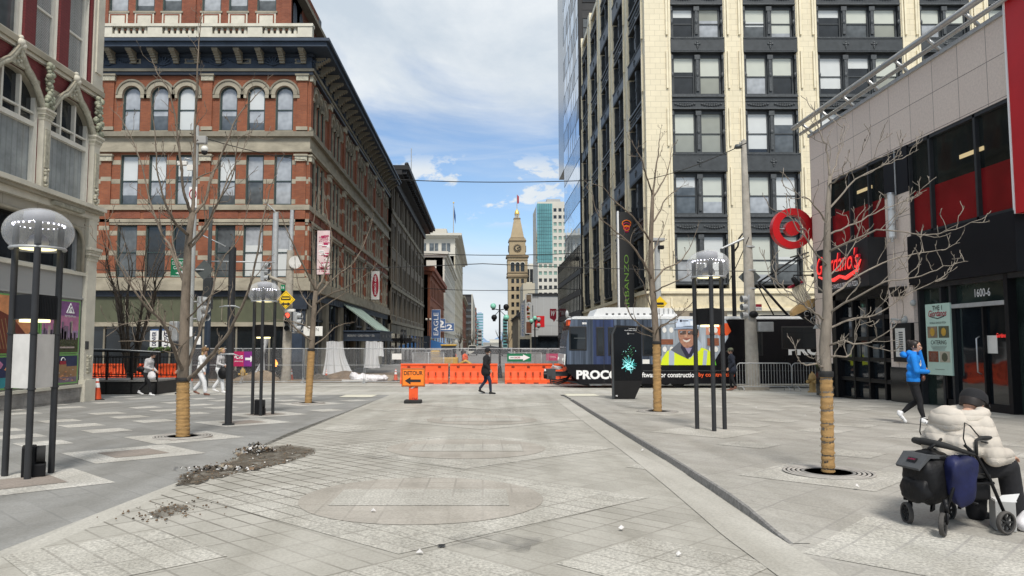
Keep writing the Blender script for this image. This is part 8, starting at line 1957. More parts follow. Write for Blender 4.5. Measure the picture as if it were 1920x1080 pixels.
 def wheel(x, y, turn, fork):
  m = MB(); R_ = .095; MM = T((x, y, R_)) @ RZ(turn) @ RX(rad(90))
  m.lathe([(R_-.018,-.017), (R_-.004,-.019), (R_,-.010), (R_,.010), (R_-.004,.019), (R_-.018,.017), (R_-.018,-.017)], K['tyre'], n=32, M=MM); o = m.build('wheel', w)
  r = MB(); r.lathe([(R_-.016,-.014), (R_-.016,.014), (R_-.024,.014), (R_-.024,-.014), (R_-.016,-.014)], K['soft_black'], n=32, M=MM); r.lathe([(0,-.02), (.018,-.02), (.018,.02), (0,.02)], K['soft_black'], n=12, M=MM)
  for i in range(7): an = i*2*math.pi/7; r.box(.012, R_-.018, -.007, .007, -.008, .008, K['soft_black'], M=MM @ RZ(an))
  r.build('rim', o)
  if fork: k = MB(); k.tube([Vector((x,y,R_))+RZ(turn) @ V((0,-.026,0)), Vector((x+.03,y-.02,.17)), (x+.04,y,.20)], .012, D, 6); k.tube([Vector((x,y,R_))+RZ(turn) @ V((0,.026,0)), Vector((x+.03,y+.02,.17)), (x+.04,y,.20)], .012, D, 6); k.tube([(x+.04,y,.19), (x+.03,y,.30)], .02, D, 8); k.build('fork', w)
 wheel(-.335, -.235, rad(40), True); wheel(-.33, .19, rad(75), True); wheel(.235, -.265, rad(8), False); wheel(.12, .235, rad(15), False)
 loc = V((3.84, 6.17, z0)); A = lambda *p: loc+RZ(rad(9)) @ (V(p)*.93)
 KB, GB, NB = K['black_bag'], K['grey_bag'], K['navy_bag']
 def bp(b):
  m = MB(); m.add([(.10,-.17,.24), (.10,.17,.24), (-.14,.17,.245), (-.14,-.17,.245), (-.245,.155,.12), (-.245,-.155,.12), (-.235,.155,.10), (-.235,-.155,.10), (-.12,.165,.215), (-.12,-.165,.215), (.10,-.17,.21), (.10,.17,.21)], [(0,1,2,3), (3,2,4,5), (5,4,6,7), (7,6,8,9), (9,8,11,10), (3,5,7,9), (0,3,9,10), (2,8,6,4), (1,11,8,2)], GB); m.build('flap', b)
  m = MB(); PM = T((-.196,-.02,.185)) @ RZ(rad(-90)) @ RX(rad(-40)); m.box(-.06, .06, -.008, -.003, -.022, .022, KB, M=PM); m.text('JANSPORT', 0, 0, .10, .02, -.012, K['crimson'], M=PM); m.build('patch', b)
  m = MB(); m.tube([(-.05,-.10,-.19), (-.07,-.12,-.27), (-.05,-.06,-.30), (-.02,-.04,-.22)], .012, KB, 6); m.build('strap', b)
  m = MB(); m.tube([(-.1,-.12,.30), (.0,-.13,.36), (.1,-.05,.38)], .014, KB, 6); m.build('shoulder_strap', b)
 def bag(name, label, cat, pos, lumps, parts=None):
  b = thing(name, label, cat, pos, rad(9)); m = MB(); rn = random.Random(len(label))
  for c, sx, sy, sz, e, tp, mt in lumps:
   n, k = 28, 18; vs = []; pw = lambda x, q: math.copysign(abs(x)**q, x); ph = [rn.uniform(0, 6) for _ in range(4)]
   for j in range(k+1):
    th = -math.pi/2+math.pi*j/k; zz = pw(math.sin(th), e)
    for i in range(n):
     a = 2*math.pi*i/n; g = 1+tp*zz; f = 1+.05*math.sin(3*a+4*zz+ph[0])+.035*math.sin(7*a-5*zz+ph[1])+.02*math.sin(11*zz+4*a+ph[2]); r = pw(math.cos(th), e)*g*f
     vs.append((c[0]+sx*r*pw(math.cos(a), e), c[1]+sy*r*pw(math.sin(a), e), c[2]+sz*zz+.012*math.sin(2*a+ph[3])))
   m.add(vs, [(j*n+i, j*n+(i+1) % n, (j+1)*n+(i+1) % n, (j+1)*n+i) for j in range(k) for i in range(n)], mt, True)
  m.build('sack', b); b.scale = (.83,)*3
  if parts: parts(b)
 bag('backpack', 'black and grey backpack hung on the left end of the wheeled walker', 'backpack', A(-.245, .0, .43), [((-.03,0,0), .16, .20, .235, .62, .05, KB), ((-.13,0,-.10), .10, .17, .12, .6, 0, KB), ((.03,.0,.22), .12, .17, .06, .7, -.1, KB)], bp)
 bag('shopping_bag', 'dark navy cloth bag hanging on the near side of the wheeled walker', 'bag', A(-.105, -.21, .42), [((-.02,0,.02), .135, .085, .235, .6, .22, NB)])
 m = MB(); m.rbox(-.03, .25, -.20, .0, -.07, .08, .02, KB, smooth=True); o = m.build('under_seat_pouch', w); o.location = (-.08, .0, .34)
 bx = thing('cardboard_box', 'small white carton on the ground between the trouser legs and walker wheel', 'box', A(.36, -.10, .0), rad(-20)); m = MB(); m.rbox(-.07, .07, -.09, .09, 0, .23, .004, K['far_grey']); m.build('carton', bx); m = MB(); m.box(-.06, .08, -.085, .085, .231, .236, K['white']); m.prism([(-.07,.23), (.07,.23), (.10,.30), (-.02,.28)], -.088, -.084, K['white']); m.build('flap', bx)
 pb = thing('plastic_bag', 'crumpled whitish plastic bag wrapped round the shoe at the right edge', 'bag', A(.56, -.20, .0), rad(5)); rn = random.Random(3)
 body('sack', [(V((-.08,0,.05)), V((.14,.01,.045)), .058, .05, K['plastic_bag']), (V((.1,.02,.05)), V((.2,.03,.07)), .045, .02, K['plastic_bag']), (V((-.1,.02,.06)), V((-.05,.0,.12)), .04, .045, K['plastic_bag'])], .012, pb, smooth=2)
K['tyre'] = mk('dusty grey tyre', (.07,.065,.06), .9, .3, 14)
seated()
# works site, barriers, small things
def barriers():
 Y = 36.8; z0 = gz(Y); w = 2.36
 t = thing('water_barrier', '', 'barrier'); m = MB(); O = K['orange']
 prof = [(-.30,0), (-.30,.20), (-.20,.30), (-.13,.62), (-.11,.98), (.11,.98), (.13,.62), (.20,.30), (.30,.20), (.30,0)]
 n = len(prof)
 vs = [(-w/2+.02, y, z) for y, z in prof]+[(w/2-.02, y, z) for y, z in prof]
 m.add(vs, [tuple(range(n)), tuple(range(2*n-1, n-1, -1))]+[(i, n+i, n+(i+1) % n, (i+1) % n) for i in range(n)], O)
 for i in range(6):
  x = -w/2+.3+i*.36; m.box(x-.055, x+.055, -.24, -.13, .36, .60, O); m.box(x-.03, x+.03, -.31, -.13, .20, .30, O)
 m.box(-w/2+.05, w/2-.05, -.19, -.12, .30, .35, O); m.box(-w/2+.02, w/2-.02, -.15, -.10, .90, .985, O); m.build('shell', t)
 h = MB()
 for i in range(6): x = -w/2+.3+i*.36; h.box(x-.03, x+.03, -.245, -.24, .40, .56, K['slot_shade'])
 for i in range(3): x = -w/2+.42+i*.75; h.box(x-.07, x+.07, -.145, -.12, .78, .86, K['slot_shade'])
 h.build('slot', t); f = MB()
 for x in (-.95, -.3, .35, 1.0): f.box(x-.12, x+.12, -.315, -.301, 0, .07, K['slot_shade'])
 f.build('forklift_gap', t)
 spots = [(796, 36.8, 'orange plastic barrier behind the detour sign'), (888.5, 36.8, 'orange plastic barrier behind the walker in black'), (991, 36.8, 'orange plastic barrier under the green arrow sign'), (1083, 36.8, 'orange plastic barrier touching the tram coupler'), (320, 36.2, 'lone orange barrier right of the black ramp'), (280, 36.2, 'orange barrier seen through the right end of the ramp railing'), (188, 36.2, 'orange barrier seen through the left end of the ramp railing')]
 for i, (u, y, lab) in enumerate(spots):
  p = Vector((P(u, 700, y).x, y, gz(y))); o = t if i == 0 else dup(t)
  o.location = p; o['label'] = lab; o['group'] = 'orange plastic barriers along the works'
  if u == 320: o.rotation_euler = (0,0,rad(70));
K['slot_shade'] = mk('slot shade in deep orange', (.20,.03,.012), .7, .2, 3)  # shade in slots and fork gaps, painted as dark orange plates
barriers()
def fences():
 Y = 37.5; z0 = gz(Y); hh = 1.72; w = 3.05
 t = thing('wire_fence', '', 'fence'); f = MB(); r = .024; G_ = K['galv']
 f.tube([(-w/2+.03,0,.08), (-w/2+.03,0,hh), (w/2-.03,0,hh), (w/2-.03,0,.08)], r, G_, 6, closed=True); f.tube([(-w/2+.03,0,hh*.52), (w/2-.03,0,hh*.52)], .014, G_, 5)
 f.build('frame', t); m = MB(); m.quad((-w/2+.03,0,.1), (w/2-.03,0,.1), (w/2-.03,0,hh), (-w/2+.03,0,hh), K['fence_mesh']); m.build('wire_mesh', t)
 for x in (-w/2+.03, w/2-.03): b = MB(); b.box(x-.04, x+.04, -.35, .35, 0, .05, G_); b.tube([(x,-.3,.04), (x,0,.3)], .012, G_, 4); b.build('foot', t)
 xs = [P(340, 700, Y).x+w/2+w*i for i in range(8)]
 labs = ['wire fence panel behind the large left tree', 'wire fence panel carrying the banner with the white arrow', 'wire fence panel by the yellow hydrant', 'wire fence panel before the hanging plastic sheets', 'wire fence panel before the white plastic bundle', 'wire fence panel over the left orange barriers', 'wire fence panel behind the walker in black', 'wire fence panel carrying the green arrow sign']
 for i, x in enumerate(xs):
  o = t if i == 0 else dup(t); o.location = (x, Y, z0); o['label'] = labs[i]; o['group'] = 'wire fence panels along the works'
 x = P(1030, 700, 41).x; o = dup(t, (x, 41.5, gz(41.5)), rad(8)); o['label'] = 'wire fence panel farther back beside the tram nose'
 o = dup(t, (P(800, 700, 44).x, 44, gz(44)), rad(-4)); o['label'] = 'wire fence panel deeper in the works, before the far screens'
 def sign(name, label, ua, ub, va, vb, fn, Ys=Y-.06, cat='sign'):
  a = P(ua, vb, Ys); b = P(ub, va, Ys); s = thing(name, label, cat, a); m = MB(); fn(m, b.x-a.x, b.z-a.z); m.build('panel', s);
  c = MB(); [c.box(x-.02, x+.02, .0, .05, z-.02, z+.02, K['galv']) for x in (.05, b.x-a.x-.05) for z in (.05, b.z-a.z-.05)]; c.build('tie', s)
 def cvs(m, w_, h): m.box(0, w_*.48, -.012, 0, 0, h, K['crimson']); m.box(w_*.48, w_, -.012, 0, 0, h, K['purple']); m.text('CVS', w_*.27, h*.62, w_*.34, h*.24, -.016, K['white'], bold=.04); m.text('pharmacy', w_*.25, h*.34, w_*.4, h*.14, -.016, K['white']); m.prism([(w_*.55,h*.42), (w_*.8,h*.42), (w_*.8,h*.28), (w_*.97,h*.5), (w_*.8,h*.72), (w_*.8,h*.58), (w_*.55,h*.58)], -.018, -.0125, K['white']); m.tube([(w_*.03, -.015, h*.66), (w_*.06, -.015, h*.55), (w_*.09, -.015, h*.66), (w_*.06, -.015, h*.70)], .02, K['white'], 4)
 sign('fence_banner', 'crimson and purple shop banner with white arrow tied to the wire fence', 438, 478, 659, 687, cvs, cat='banner')
 def arr(m, w_, h): m.box(0, w_, -.012, 0, 0, h, K['green_sign']); m.prism([(w_*.07,h*.30), (w_*.66,h*.30), (w_*.66,h*.10), (w_*.95,h*.5), (w_*.66,h*.90), (w_*.66,h*.70), (w_*.07,h*.70)], -.017, -.0125, K['white']); m.text('SHOPS', w_*.42, h*.5, w_*.24, h*.22, -.020, K['deep_red'], bold=.03); m.text('OPEN', w_*.20, h*.5, w_*.16, h*.18, -.020, K['green_sign'], bold=.02)
 sign('fence_sign', 'green sign with a white arrow on the wire fence right of the walker', 951, 996, 663, 678, arr)
 def pk(m, w_, h): m.box(0, w_, -.012, 0, 0, h, K['crimson']); m.text('OPEN', w_*.55, h*.5, w_*.5, h*.3, -.016, K['banner_pink'])
 sign('fence_sign', 'crimson sign on the fence beside the tram nose', 1024, 1046, 663, 676, pk, 41.4)
 def wt(m, w_, h): m.box(0, w_, -.012, 0, 0, h, K['off_white'])
 sign('fence_sign', 'small blank pale sign on the fence left of the orange barriers', 735, 753, 663, 674, wt)
 for i, (ua, ub, y) in enumerate(((774, 832, 46), (960, 1015, 52))):
  a, b = P(ua, 700, y).x, P(ub, 700, y).x; s = thing('screen_fence', ['grey cloth screened fence in the works left of the yellow machine', 'grey cloth screened fence far behind the green arrow sign'][i], 'fence', (a, y, gz(y))); m = MB(); m.quad((0,0,.1), (b-a,0,.1), (b-a,0,1.5), (0,0,1.5), K['fence_cloth']); m.build('cloth', s); c = MB()
  for k in range(3): x = (b-a)*k/2; c.tube([(x,0,0), (x,0,1.55)], .025, K['galv'], 5)
  c.tube([(0,0,1.55), (b-a,0,1.55)], .02, K['galv'], 5); c.build('frame', s)
fences()
def ramp():
 Y = 27.4; a, b = P(120, 720, Y).x, P(305, 720, Y).x; z0 = gz(Y); t = thing('access_ramp', 'black raised platform with dark metal railings in front of the brick block', 'ramp', (b, Y, z0)); w = b-a
 m = MB(); m.box(-w, 0, -.5, 1.3, .0, .46, K['black']); m.box(-w, .02, -.55, 1.35, .46, .52, K['kerb_stone']); m.box(-w, 0, -.52, -.5, .05, .4, K['soft_black']); m.build('deck', t)
 for y in (-.5, 1.3):
  r = MB(); r.tube([(-w,y,1.58), (-.0,y,1.50)], .028, K['black_metal'], 6); r.tube([(-w,y,.66), (0,y,.62)], .02, K['black_metal'], 5); r.tube([(-w,y,1.36), (0,y,1.30)], .018, K['black_metal'], 5)
  for i in range(5): x = -w*i/4; r.box(x-.03, x+.03, y-.03, y+.03, .0 if y < 0 else .5, 1.55, K['black_metal'])
  for i in range(30): x = -w*(i+.5)/30; r.box(x-.008, x+.008, y-.008, y+.008, .64, 1.34, K['black_metal'])
  r.build('railing', t)
 m = MB(); m.tube([(-w,-.52,1.66), (-w*.4,-.52,1.60), (.1,-.52,1.52)], .02, K['galv'], 6); m.build('handrail', t)
ramp()
def hydrant(label, u, v, mt, sc=1.0, up=0):
 g = G(u, v, up); t = thing('fire_hydrant', label, 'hydrant', g, rad(15)); t.scale = (sc,)*3
 m = MB(); m.lathe([(.17,0), (.17,.05), (.12,.06), (.115,.10), (.11,.46), (.145,.48), (.145,.52), (.13,.54), (.12,.62), (.075,.69), (.035,.71), (.035,.76), (0,.77)], K[mt], n=16); m.build('barrel', t)
 for an, r, L in ((0, .062, .20), (180, .062, .20), (270, .078, .19)): c = MB(); c.cyl((0,0,.40), (0,-L,.40), r*.8, K[mt], n=12); c.cyl((0,-L+.02,.40), (0,-L-.03,.40), r, K[mt], n=8); o = c.build('nozzle', t); o.rotation_euler = (0,0,rad(an+90))
hydrant('yellow fire hydrant at the wire fence near the shop banner', 455, 716, 'hydrant', .98); hydrant('faded ochre fire hydrant beside the metal crowd barriers', 1524, 736, 'hydrant_tan', 1.02)
def cone(label, u, v, Y=None, s=1.0):
 g = G(u, v)+Vector((.22, -.1, 0)) if Y is None else Vector((P(u, v, Y).x, Y, gz(Y))); t = thing('traffic_cone', label, 'traffic cone', g, R.uniform(0, 1), 'orange traffic cones'); t.scale = (s,)*3
 b = MB(); b.rbox(-.19, .19, -.19, .19, 0, .035, .01, K['soft_black']); b.build('base', t); c = MB(); c.lathe([(.135,.035), (.105,.25), (.03,.70), (.028,.71), (.0,.71)], K['cone_orange'], n=20); c.build('body', t)
 k = MB(); k.lathe([(.0845,.385), (.0645,.525)], K['white'], n=20); k.lathe([(.054,.575), (.041,.66)], K['white'], n=20); k.build('collar', t)
K['cone_orange'] = mk('cone orange', (.62,.075,.02), .6, .15, 4)
cone('faded orange traffic cone at the foot of the maroon house pilaster', 171, 750, s=1.03); cone('traffic cone behind the fence at the foot of the corner signal pole', 546, 700, 40, .95); cone('traffic cone among soil left of the corner signal pole', 515, 700, 40.5, .75); cone('traffic cone behind the fence by the plastic sheets', 612, 700, 46, .7); cone('traffic cone beside the left end of the orange barrier row', 742, 700, 41, .9)
def detour():
 g = G(775, 756); Y = g.y; t = thing('detour_sign', 'orange detour sign with black left arrow on a rubber based panel', 'sign', g); z = lambda v: PZ(v, Y)-g.z; X = lambda u: P(u, 700, Y).x-g.x
 b = MB(); b.rbox(X(759), X(791), -.22, .22, 0, .10, .03, K['soft_black']); b.build('base', t)
 p = MB(); p.rbox(X(767), X(784), -.035, .035, .10, z(718), .012, K['orange']); p.add([(X(769),-.038,z(728)), (X(774),-.038,z(728)), (X(782),-.038,z(723.5)), (X(777),-.038,z(723.5))], [(0,1,2,3)], K['white']); p.text('LTM', X(775.5), z(749), .2, .1, -.039, K['deep_red']); p.build('upright', t)
 s = MB(); x0, x1, z0, z1 = X(753.5), X(797.5), z(725), z(690); s.rbox(x0, x1, -.075, -.045, z0, z1, .014, K['black']); s.rbox(x0+.012, x1-.012, -.079, -.05, z0+.012, z1-.012, .014, K['orange_sign']); y = -.082
 for a in ((x0+.03, x1-.03, z0+.03, z0+.04), (x0+.03, x1-.03, z1-.04, z1-.03), (x0+.03, x0+.04, z0+.04, z1-.04), (x1-.04, x1-.03, z0+.04, z1-.04)): s.box(a[0], a[1], y, y+.002, a[2], a[3], K['black'])
 s.text('DETOUR', (x0+x1)/2, z1-.145, (x1-x0)*.80, .125, y, K['black'], bold=.025); cz = z0+.175; cx = (x0+x1)/2
 s.prism([(cx-.25,cz), (cx-.08,cz+.11), (cx-.08,cz+.04), (cx+.22,cz+.04), (cx+.22,cz-.04), (cx-.08,cz-.04), (cx-.08,cz-.11)], y, y+.002, K['black']); s.build('board', t)
detour()
def kiosk():
 g = G(1176, 748, .02); Y = g.y; t = thing('information_kiosk', 'tall black information kiosk with a glowing teal picture, in front of the tram', 'kiosk', g, 0); px = Y/F
 X = lambda u: (u-1176)*px; z = lambda v: PZ(v, Y)-g.z
 m = MB(); out = [(X(1150.5), 0), (X(1190), 0), (X(1204.5), z(716)), (X(1204.5), z(612)), (X(1157), z(610)), (X(1148.5), z(627))]; m.prism(out, 0, .26, K['kiosk_black']); m.prism([(p[0]*.985, p[1]+.004) for p in out], -.02, .0, K['kiosk_black']); m.prism([(X(1148), 0), (X(1152), 0), (X(1151), z(627)), (X(1158), z(611)), (X(1156), z(610)), (X(1147.5), z(627))], -.035, -.02, K['charcoal']); m.build('housing', t)
 m = MB(); x0, x1 = X(1153), X(1203.5); m.prism([(x0, z(713)), (x1, z(713)), (x1, z(614)), (X(1158), z(614)), (x0, z(626))], -.028, -.0205, K['kiosk_glass']); m.text('NORTH MALL &', X(1188), z(616.5), .26, .028, -.031, K['white']); m.text('CALIFORNIA STREET', X(1184), z(619.5), .40, .028, -.031, K['white']); m.text('Denver', X(1186), z(625.5), .16, .03, -.031, K['far_grey']); m.lathe([(.02,0),(.03,.003)], K['far_grey'], n=14, M=T((X(1179), -.029, z(625.5))) @ RX(rad(90))); m.build('screen', t)
 rn = random.Random(2); m = MB(); cx, cz = X(1180), z(685)
 tl = [plain('screen teal', (.03,.25,.25), .4, emit=(.04,.45,.42), es=.7), plain('screen mint', (.2,.5,.5), .4, emit=(.35,.85,.85), es=.9), plain('screen green', (.03,.15,.06), .4, emit=(.05,.25,.08), es=.5)]
 for i in range(70): a = rn.uniform(0, 6.28); r = rn.uniform(.05, .26); m.tube([(cx+r*.4*math.cos(a), -.031, cz+r*.4*math.sin(a)), (cx+r*math.cos(a+.25), -.031, cz+r*1.2*math.sin(a+.25))], .0035, tl[0] if rn.random() < .6 else tl[1], 3)
 for i in range(7):
  q = Matrix.Rotation(rn.uniform(-.6, .9), 4, 'Y'); c0 = Vector((cx-.03+rn.uniform(-.09,.09), -.034, cz+rn.uniform(-.11,.12))); s_ = rn.uniform(.04,.075); m.tube([c0+q @ Vector(p) for p in ((-s_,0,-s_*.7), (s_,0,-s_*.7), (s_,0,s_*.7), (-s_,0,s_*.7))], .007, tl[1], 4, closed=True)
 for i in range(40): m.ball((cx+rn.gauss(0,.09), -.031, z(660)+rn.gauss(0,.12)), rn.uniform(.004,.014), tl[2] if i % 4 else tl[1], 5, sc=(1,.2,1))
 m.build('screen_picture', t); m = MB(); m.text('IKE', X(1156.5), z(742), .06, .04, -.022, K['white'], bold=.04); m.build('mark', t)
K['kiosk_black'] = mk('kiosk dark bronze', (.016,.0155,.0155), .5, .2, 2, spec=.15); K['kiosk_glass'] = plain('kiosk black glass', (.003,.004,.006), .08, spec=.25)
kiosk()
def crowd_barriers():
 t = thing('crowd_barrier', '', 'barrier'); w, h = 2.15, 1.08; f = MB(); G_ = K['galv']; r = .12
 f.tube([(-w/2,0,.16), (-w/2,0,h-r), (-w/2+.04,0,h-.04), (-w/2+r,0,h), (w/2-r,0,h), (w/2-.04,0,h-.04), (w/2,0,h-r), (w/2,0,.16)], .021, G_, 8, closed=True); f.build('frame', t)
 b = MB(); n = 19
 for i in range(1, n): x = -w/2+w*i/n; b.cyl((x,0,.16), (x,0,h), .0085, G_, n=5, caps=False)
 tag(b.build('bar', t), kind=None)
 for s in (-1, 1): k = MB(); x = s*(w/2-.18); k.tube([(x,-.30,.0), (x,-.24,.10), (x,0,.17), (x,.24,.10), (x,.30,.0)], .017, G_, 6); k.build('foot', t)
 Y = 29.6
 for i, (uc, lab) in enumerate(((1433, 'galvanised crowd barrier behind the concrete pole base'), (1537, 'galvanised crowd barrier ending behind the ochre hydrant'))):
  o = t if i == 0 else dup(t); o.location = (P(uc, 710, Y).x, Y, gz(Y)); o['label'] = lab; o['group'] = 'galvanised crowd barriers before the tram'
crowd_barriers()
def sign_cluster():
 c = P(1512, 575, 26.8); s = thing('projecting_sign', 'fanciful projecting sign with pale wooden slats on a tan half disc, under the ring sign', 'sign', (11.8, 26.8, c.z-.5)); R_ = RY(rad(-24)); px = 26.8/F; M0 = T((c.x-11.8, 0, .5)) @ R_
 b = MB(); n = 14; b.prism([(.62*math.cos(math.pi*i/n), .20*math.sin(math.pi*i/n)) for i in range(n+1)]+[(-.62,-.1), (.62,-.1)], -.12, .12, K['tan_wood'], M=M0); b.build('board', s)
 f = MB()
 for i in range(6): x = -.24+i*.098; f.box(x-.03, x+.03, -.09, .05, .18, .86-.04*abs(i-2.5), K['slat_cream'], M=M0 @ T((0,0,0)) @ RY(rad((i-2.5)*-2.4)))
 f.box(-.3, .3, -.10, .06, .84, .92, K['deep_red'], M=M0); f.build('slat', s)
 k = MB(); rn = random.Random(6); k.prism([(-.4,-.1), (.45,-.1), (.5,-.45), (.2,-.62), (-.2,-.5)], -.10, .10, K['black_metal'], M=M0)
 for i in range(12): cx, cz, r = rn.uniform(-.2,.42), rn.uniform(-.5,-.14), rn.uniform(.05,.10); k.tube([M0 @ Vector((cx+r*math.cos(a*.7), -.12, cz+r*math.sin(a*.7))) for a in range(8)], .016, K['steel'] if i % 3 else K['off_white'], 5)
 k.rbox(.45, .8, -.1, .1, -.22, .08, .04, K['black_metal'], M=M0 @ RY(rad(28))); k.tube([M0 @ Vector((.5,0,-.2)), (-.02,0,.3)], .03, K['black_metal'], 5); k.build('scrollwork', s)
 a = P(1537, 516, 26.6); h = P(1488, 517, 26.6); l = P(1493, 528, 26.6); t = thing('gooseneck_lamp', 'black lamp on a straight arm over the slatted sign', 'lamp', (11.8, 26.6, a.z)); o = Vector(t.location); m = MB(); m.tube([(0,0,0), (h.x-o.x,0,h.z-o.z+.02), (h.x-o.x,0,h.z-o.z-.12)], .025, K['black_metal'], 6); m.lathe([(.07,-.02),(.07,.02)], K['black_metal'], n=12, M=RY(rad(90))); m.build('arm', t)
 m = MB(); m.lathe([(.05,.22), (.09,.16), (.10,.0), (.12,-.1), (.0,-.1)], K['black_metal'], n=14, M=T((l.x-o.x,0,l.z-o.z-.02)) @ RY(rad(-40))); m.build('head', t)
K['tan_wood'] = mk('tan varnished wood', (.46,.30,.13), .5, .2, 5); K['slat_cream'] = mk('cream painted slat', (.66,.60,.46), .6, .12, 6)
sign_cluster()
def blob(name, label, cat, pos, prims, mat, vox, kind=None, smooth=2, noise=.0):
 o = body(name, [(Vector(a), Vector(b), ra, rb, mat) for a, b, ra, rb in prims], vox, smooth=smooth)
 if noise:
  rn = random.Random(5)
  for v in o.data.vertices: v.co += Vector((rn.gauss(0,noise), rn.gauss(0,noise), rn.gauss(0,noise)))
 o.location = pos; tag(o, label, cat, kind=kind); return o
def works():
 def pile(label, u, Y, w, h, mat):
  x = P(u, 700, Y).x; m = MB(); rn = random.Random(int(u)); n = 20; rings = 6; vs = [(0,0,h)]
  for k in range(1, rings+1):
   for i in range(n): a = 2*math.pi*i/n; r = w*k/rings*(1+.18*math.sin(a*3+k)+rn.uniform(-.08,.08)); vs.append((r*math.cos(a), r*.6*math.sin(a), max(-.05, h*(1-(k/rings)**1.15)+rn.uniform(-.05,.05)*h)))
  m.add(vs, [(0, 1+i, 1+(i+1) % n) for i in range(n)]+[(1+(k-1)*n+i, 1+k*n+i, 1+k*n+(i+1) % n, 1+(k-1)*n+(i+1) % n) for k in range(1, rings) for i in range(n)], K[mat], True); o = m.build('soil_heap', None); o.location = (x, Y, gz(Y)); tag(o, label, 'heap', 'soil heaps in the works')
 pile('brown soil heap behind the fence left of the corner signal pole', 492, 39.2, 1.5, .62, 'sand_pile'); pile('low dirt heap behind the fence right of the small tree', 648, 41, 2.0, .55, 'dirt'); pile('grey brown spoil heap by the left dome lamp poles', 470, 39.6, 1.0, .5, 'dirt'); pile('flat soil heap among the rubble before the canopy', 705, 43, 2.4, .32, 'sand_pile'); pile('dark rubble heap left of the plastic sheets', 597, 40.2, .9, .42, 'dirt_dark')
 def sheet_(label, ua, ub, va, vb, Y, flare, seed):
  a, b = P(ua, va, Y), P(ub, vb, Y); w = b.x-a.x; h = a.z-b.z; m = MB(); rn = random.Random(seed); nx, nz = 26, 14; vs = []; ph = [rn.uniform(0, 6) for _ in range(5)]
  for j in range(nz+1):
   f = j/nz
   for i in range(nx+1): g = i/nx; x = w*g+flare*f*f*(g-.2); y = .10*math.sin(g*19+ph[0]+f)+.06*math.sin(g*41+ph[1])-f*f*.25; vs.append((x, y, h*(1-f)+.02*math.sin(g*9+ph[2])))
  m.add(vs, [(j*(nx+1)+i, j*(nx+1)+i+1, (j+1)*(nx+1)+i+1, (j+1)*(nx+1)+i) for j in range(nz) for i in range(nx)], K['plastic_sheet'], True); o = m.build('plastic_sheet', None); o.location = (a.x, Y, b.z); tag(o, label, 'plastic sheet', 'plastic sheets hung in the works')
 sheet_('wide translucent plastic sheet hung below the green canopy', 612, 642, 640, 702, 47, .9, 1); sheet_('translucent plastic sheet hung at the far end of the green canopy', 686, 707, 640, 690, 52, .3, 2); sheet_('short plastic sheet at the right end of the canopy', 705, 718, 641, 668, 53, .1, 3); sheet_('leaning plastic strip against the dark shopfront, left of the signal pole', 494, 503, 618, 700, 43, -1.0, 4)
 rn = random.Random(9)
 x = P(690, 700, 39.5).x; blob('plastic_bundle', 'crumpled white plastic bundle lying behind the fence', 'plastic bundle', (x, 39.5, gz(39.5)), [((rn.uniform(-.8,.5), rn.uniform(-.2,.2), .12+rn.uniform(0,.22)), (rn.uniform(-.5,1.0), rn.uniform(-.2,.2), .1+rn.uniform(0,.1)), rn.uniform(.12,.24), rn.uniform(.08,.2)) for _ in range(9)], K['plastic_bag'], .06, noise=.018, smooth=1)
 for i, (ua, ub, y, mt, lab) in enumerate(((540, 640, 38.6, 'sand_pile', 'long pale timber lying along the works fence'), (600, 690, 38.9, 'off_white', 'pale board lying by the plastic bundle'))):
  a, b = P(ua, 715, y).x, P(ub, 715, y).x; m = MB(); m.rbox(0, b-a, -.12, .12, 0, .12, .02, K[mt]); o = m.build('timber', None); o.location = (a, y, gz(y)); o.rotation_euler = (0,0,rad(2-3*i)); tag(o, lab, 'timber')
 x = P(834, 660, 50).x; t = thing('loader', 'small yellow digger half hidden behind the works fence', 'digger', (x, 50, gz(50))); Yw = K['hydrant']
 m = MB(); m.rbox(-.9, .9, -.7, .7, .6, 1.25, .1, Yw); m.rbox(-.9, -.3, -.65, .65, 1.25, 1.7, .1, Yw); m.build('body', t); m = MB(); m.box(-.2, .75, -.6, .6, 1.25, 2.0, K['pane_dark']); m.rbox(-.25, .8, -.65, .65, 2.0, 2.1, .03, Yw); m.build('cab', t); m = MB(); m.tube([(.8,0,.7), (1.4,0,1.0), (2.0,0,.6), (2.2,0,.4)], .11, Yw, 6); m.box(2.0, 2.5, -.4, .4, .2, .6, K['charcoal']); m.build('arm', t)
 for y in (-.6, .6): m = MB(); m.rbox(-1.1, 1.1, y-.2, y+.2, 0, .6, .2, K['soft_black']); m.build('track', t)
 x = P(920, 660, 47).x; t = thing('umbrella', 'large black open umbrella in the works behind the walker in black', 'umbrella', (x, 47, gz(47))); m = MB(); zt = PZ(650, 47)-gz(47)+.05; m.lathe([(1.25, zt-.5), (.9, zt-.25), (.5, zt-.08), (.05, zt)], K['black'], n=10, smooth=False); m.build('canopy', t); m = MB(); m.cyl((0,0,0), (0,0,zt+.1), .03, K['black_metal'], n=6); m.build('pole', t); m = MB(); m.lathe([(.3,0),(.3,.08),(.05,.12)], K['black_metal'], n=12); m.build('base', t)
